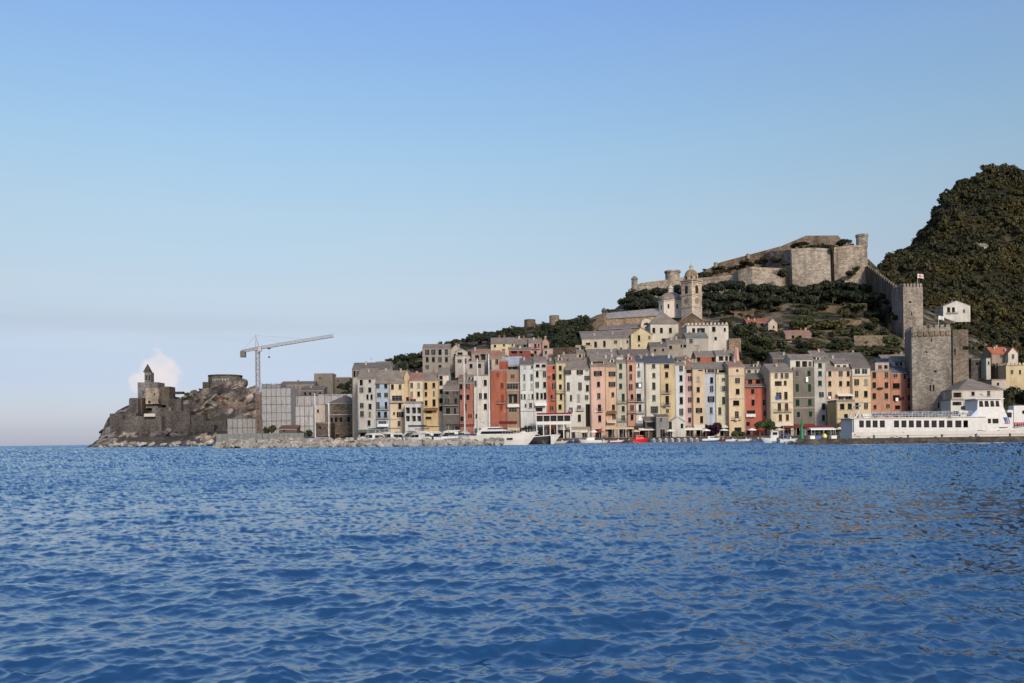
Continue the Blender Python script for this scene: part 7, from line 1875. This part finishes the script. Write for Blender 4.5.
    # quay clutter on the pier: barrels, crates
    p = WZ(824.5, 153.4, .92); t = thing('buoy', p, 'yellow-green round buoy standing on the pier beside the ferry stern', 'buoy')
    MB().lathe([(.05, 0), (.34, .1), (.42, .42), (.34, .74), (.1, .9)], 14).build('float', M['paint'], t, lin((196, 196, 80), .9)); MB().lathe([(.43, .36), (.43, .48)], 14).build('band', M['paint'], t, lin((235, 235, 230)))
    for px, c_, lab in ((812, (222, 222, 220), 'white plastic fish crate on the pier near the beacon'), (817.5, (70, 96, 150), 'blue fish crate on the pier between white crate and yellow buoy'), (833, (210, 208, 204), 'pale crate on the pier beside the ferry stern')):
        p = WZ(px, 153, .92); t = thing('fish_crate', p, lab, 'crate', 'fish crates on the pier', .2)
        b = MB(); b.box(-.5, .5, -.35, .35, 0, .06)
        for x0, x1, y0, y1 in ((-.5, -.44, -.35, .35), (.44, .5, -.35, .35), (-.44, .44, -.35, -.29), (-.44, .44, .29, .35)): b.box(x0, x1, y0, y1, .06, .5)
        b.build('box', M['paint'], t, lin(c_)); MB().box(-.56, .56, -.41, .41, .503, .56).build('lid', M['paint'], t, lin(c_, .9))
    for i in range(7):
        p = WZ(806 + i * 34, 150.7, .92); t = thing('mooring_bollard', p, 'low black mooring bollard on the edge of the dark pier', 'bollard', 'bollards along the pier')
        MB().lathe([(.22, 0), (.16, .06), (.14, .3), (.24, .36), (.22, .46), (.1, .5)], 10).build('post', M['iron'], t)
    # lorry behind the ferry bow
    D = 215; p = WZ(1022, D, 1.6); t = thing('lorry', p, 'white box lorry with a red lower edge behind the ferry bow', 'lorry')
    b = MB(); b.box(-1.9, 4.6, 0, 2.3, 3.9 - 1.6 + .1, 6.4); b.build('box_body', M['white'], t); MB().box(-1.9, 4.6, -.02, 2.32, 1.9, 2.397).build('skirt', M['paint'], t, lin((170, 40, 40)))
    slab('ferry_road', [(940, 168), (1120, 168), (1120, 298), (940, 298)], -3, 1.6, M['concrete'])
    b = MB(); frustum(b, -3.8, -2.0, 2.2, 1.2, 5.4, 0, .5, .05); b.v = [(x, y + 1.15, z) for x, y, z in b.v]; b.build('cab', M['white'], t); MB().box(-3.5, -2.4, -.0, .05, 3.6, 4.8).build('window', M['glass'], t)
    for x in (-2.9, 1.2, 3.2):
        q = MB(); q.tube((x, 0, .6), (x, .4, .6), .6, .6, 14); q.build('wheel', M['iron'], t)
    # laundry
    def laundry(px, py, w, h, D, col, label):
        p = W(px, py, D); t = thing('laundry', p, label, 'laundry', 'washing hung out on the house fronts'); w, h = w * D / F, h * D / F
        b = MB(); n = 6
        for i in range(n):
            for s in (-1, 1):
                f = lambda u, z: (-w / 2 + w * u, .05 * math.sin(u * 9) - .04 * (z < 0) + s * .012, z)
                b.poly([f(i / n, -h / 2), f((i + 1) / n, -h / 2), f((i + 1) / n, h / 2), f(i / n, h / 2)])
        b.build('cloth', M['cloth'], t, lin(col)); MB().tube((-w / 2 - .3, 0, h / 2 + .02), (w / 2 + .3, 0, h / 2 + .02), .02, n=4).build('line', M['iron'], t)
    laundry(777.8, 397.4, 3.2, 3.4, 311, (60, 90, 140), 'blue cloth hanging below a window of the cream house')
    laundry(807, 379.4, 2.2, 5, 317, (236, 236, 232), 'white towel hanging on the grey house with green shutters')
    laundry(880.4, 388.4, 5.4, 2, 317.8, (62, 40, 40), 'dark clothes on a line across the salmon house')
    laundry(897, 399.4, 2.6, 3.4, 318, (226, 224, 222), 'white washing under a wide window of the orange house')
    laundry(902, 398.2, 4, 2.4, 318, (70, 36, 40), 'dark red washing on a line of the orange house')
    for px, py, w_, h_, D_, cl, lab in ((411.6, 397.6, 2.2, 2.6, 319.2, (200, 90, 80), 'red cloth hanging on the pale cream house above the portico'), (596, 411.4, 3, 2.4, 316.4, (216, 212, 204), 'pale washing on the balcony of the peach-pink house'), (666, 405.6, 3.4, 2.2, 317, (90, 96, 110), 'grey washing on the lower balcony of the mustard-yellow house'),
                                        (737, 419.4, 3, 2.2, 314.6, (196, 178, 160), 'tan washing on the balcony of the tall cream-orange house'), (829.6, 397.4, 2.6, 2.4, 318, (226, 220, 210), 'cream cloth below a window of the peach house'), (570, 410.6, 3, 2, 317, (120, 130, 150), 'blue-grey washing on the broad white house')):
        laundry(px, py, w_, h_, D_, cl, lab)
    laundry(640, 385.4, 2.4, 3.6, 318, (238, 238, 236), 'white sheet hanging at the narrow white house with pale shutter')
quay_things()
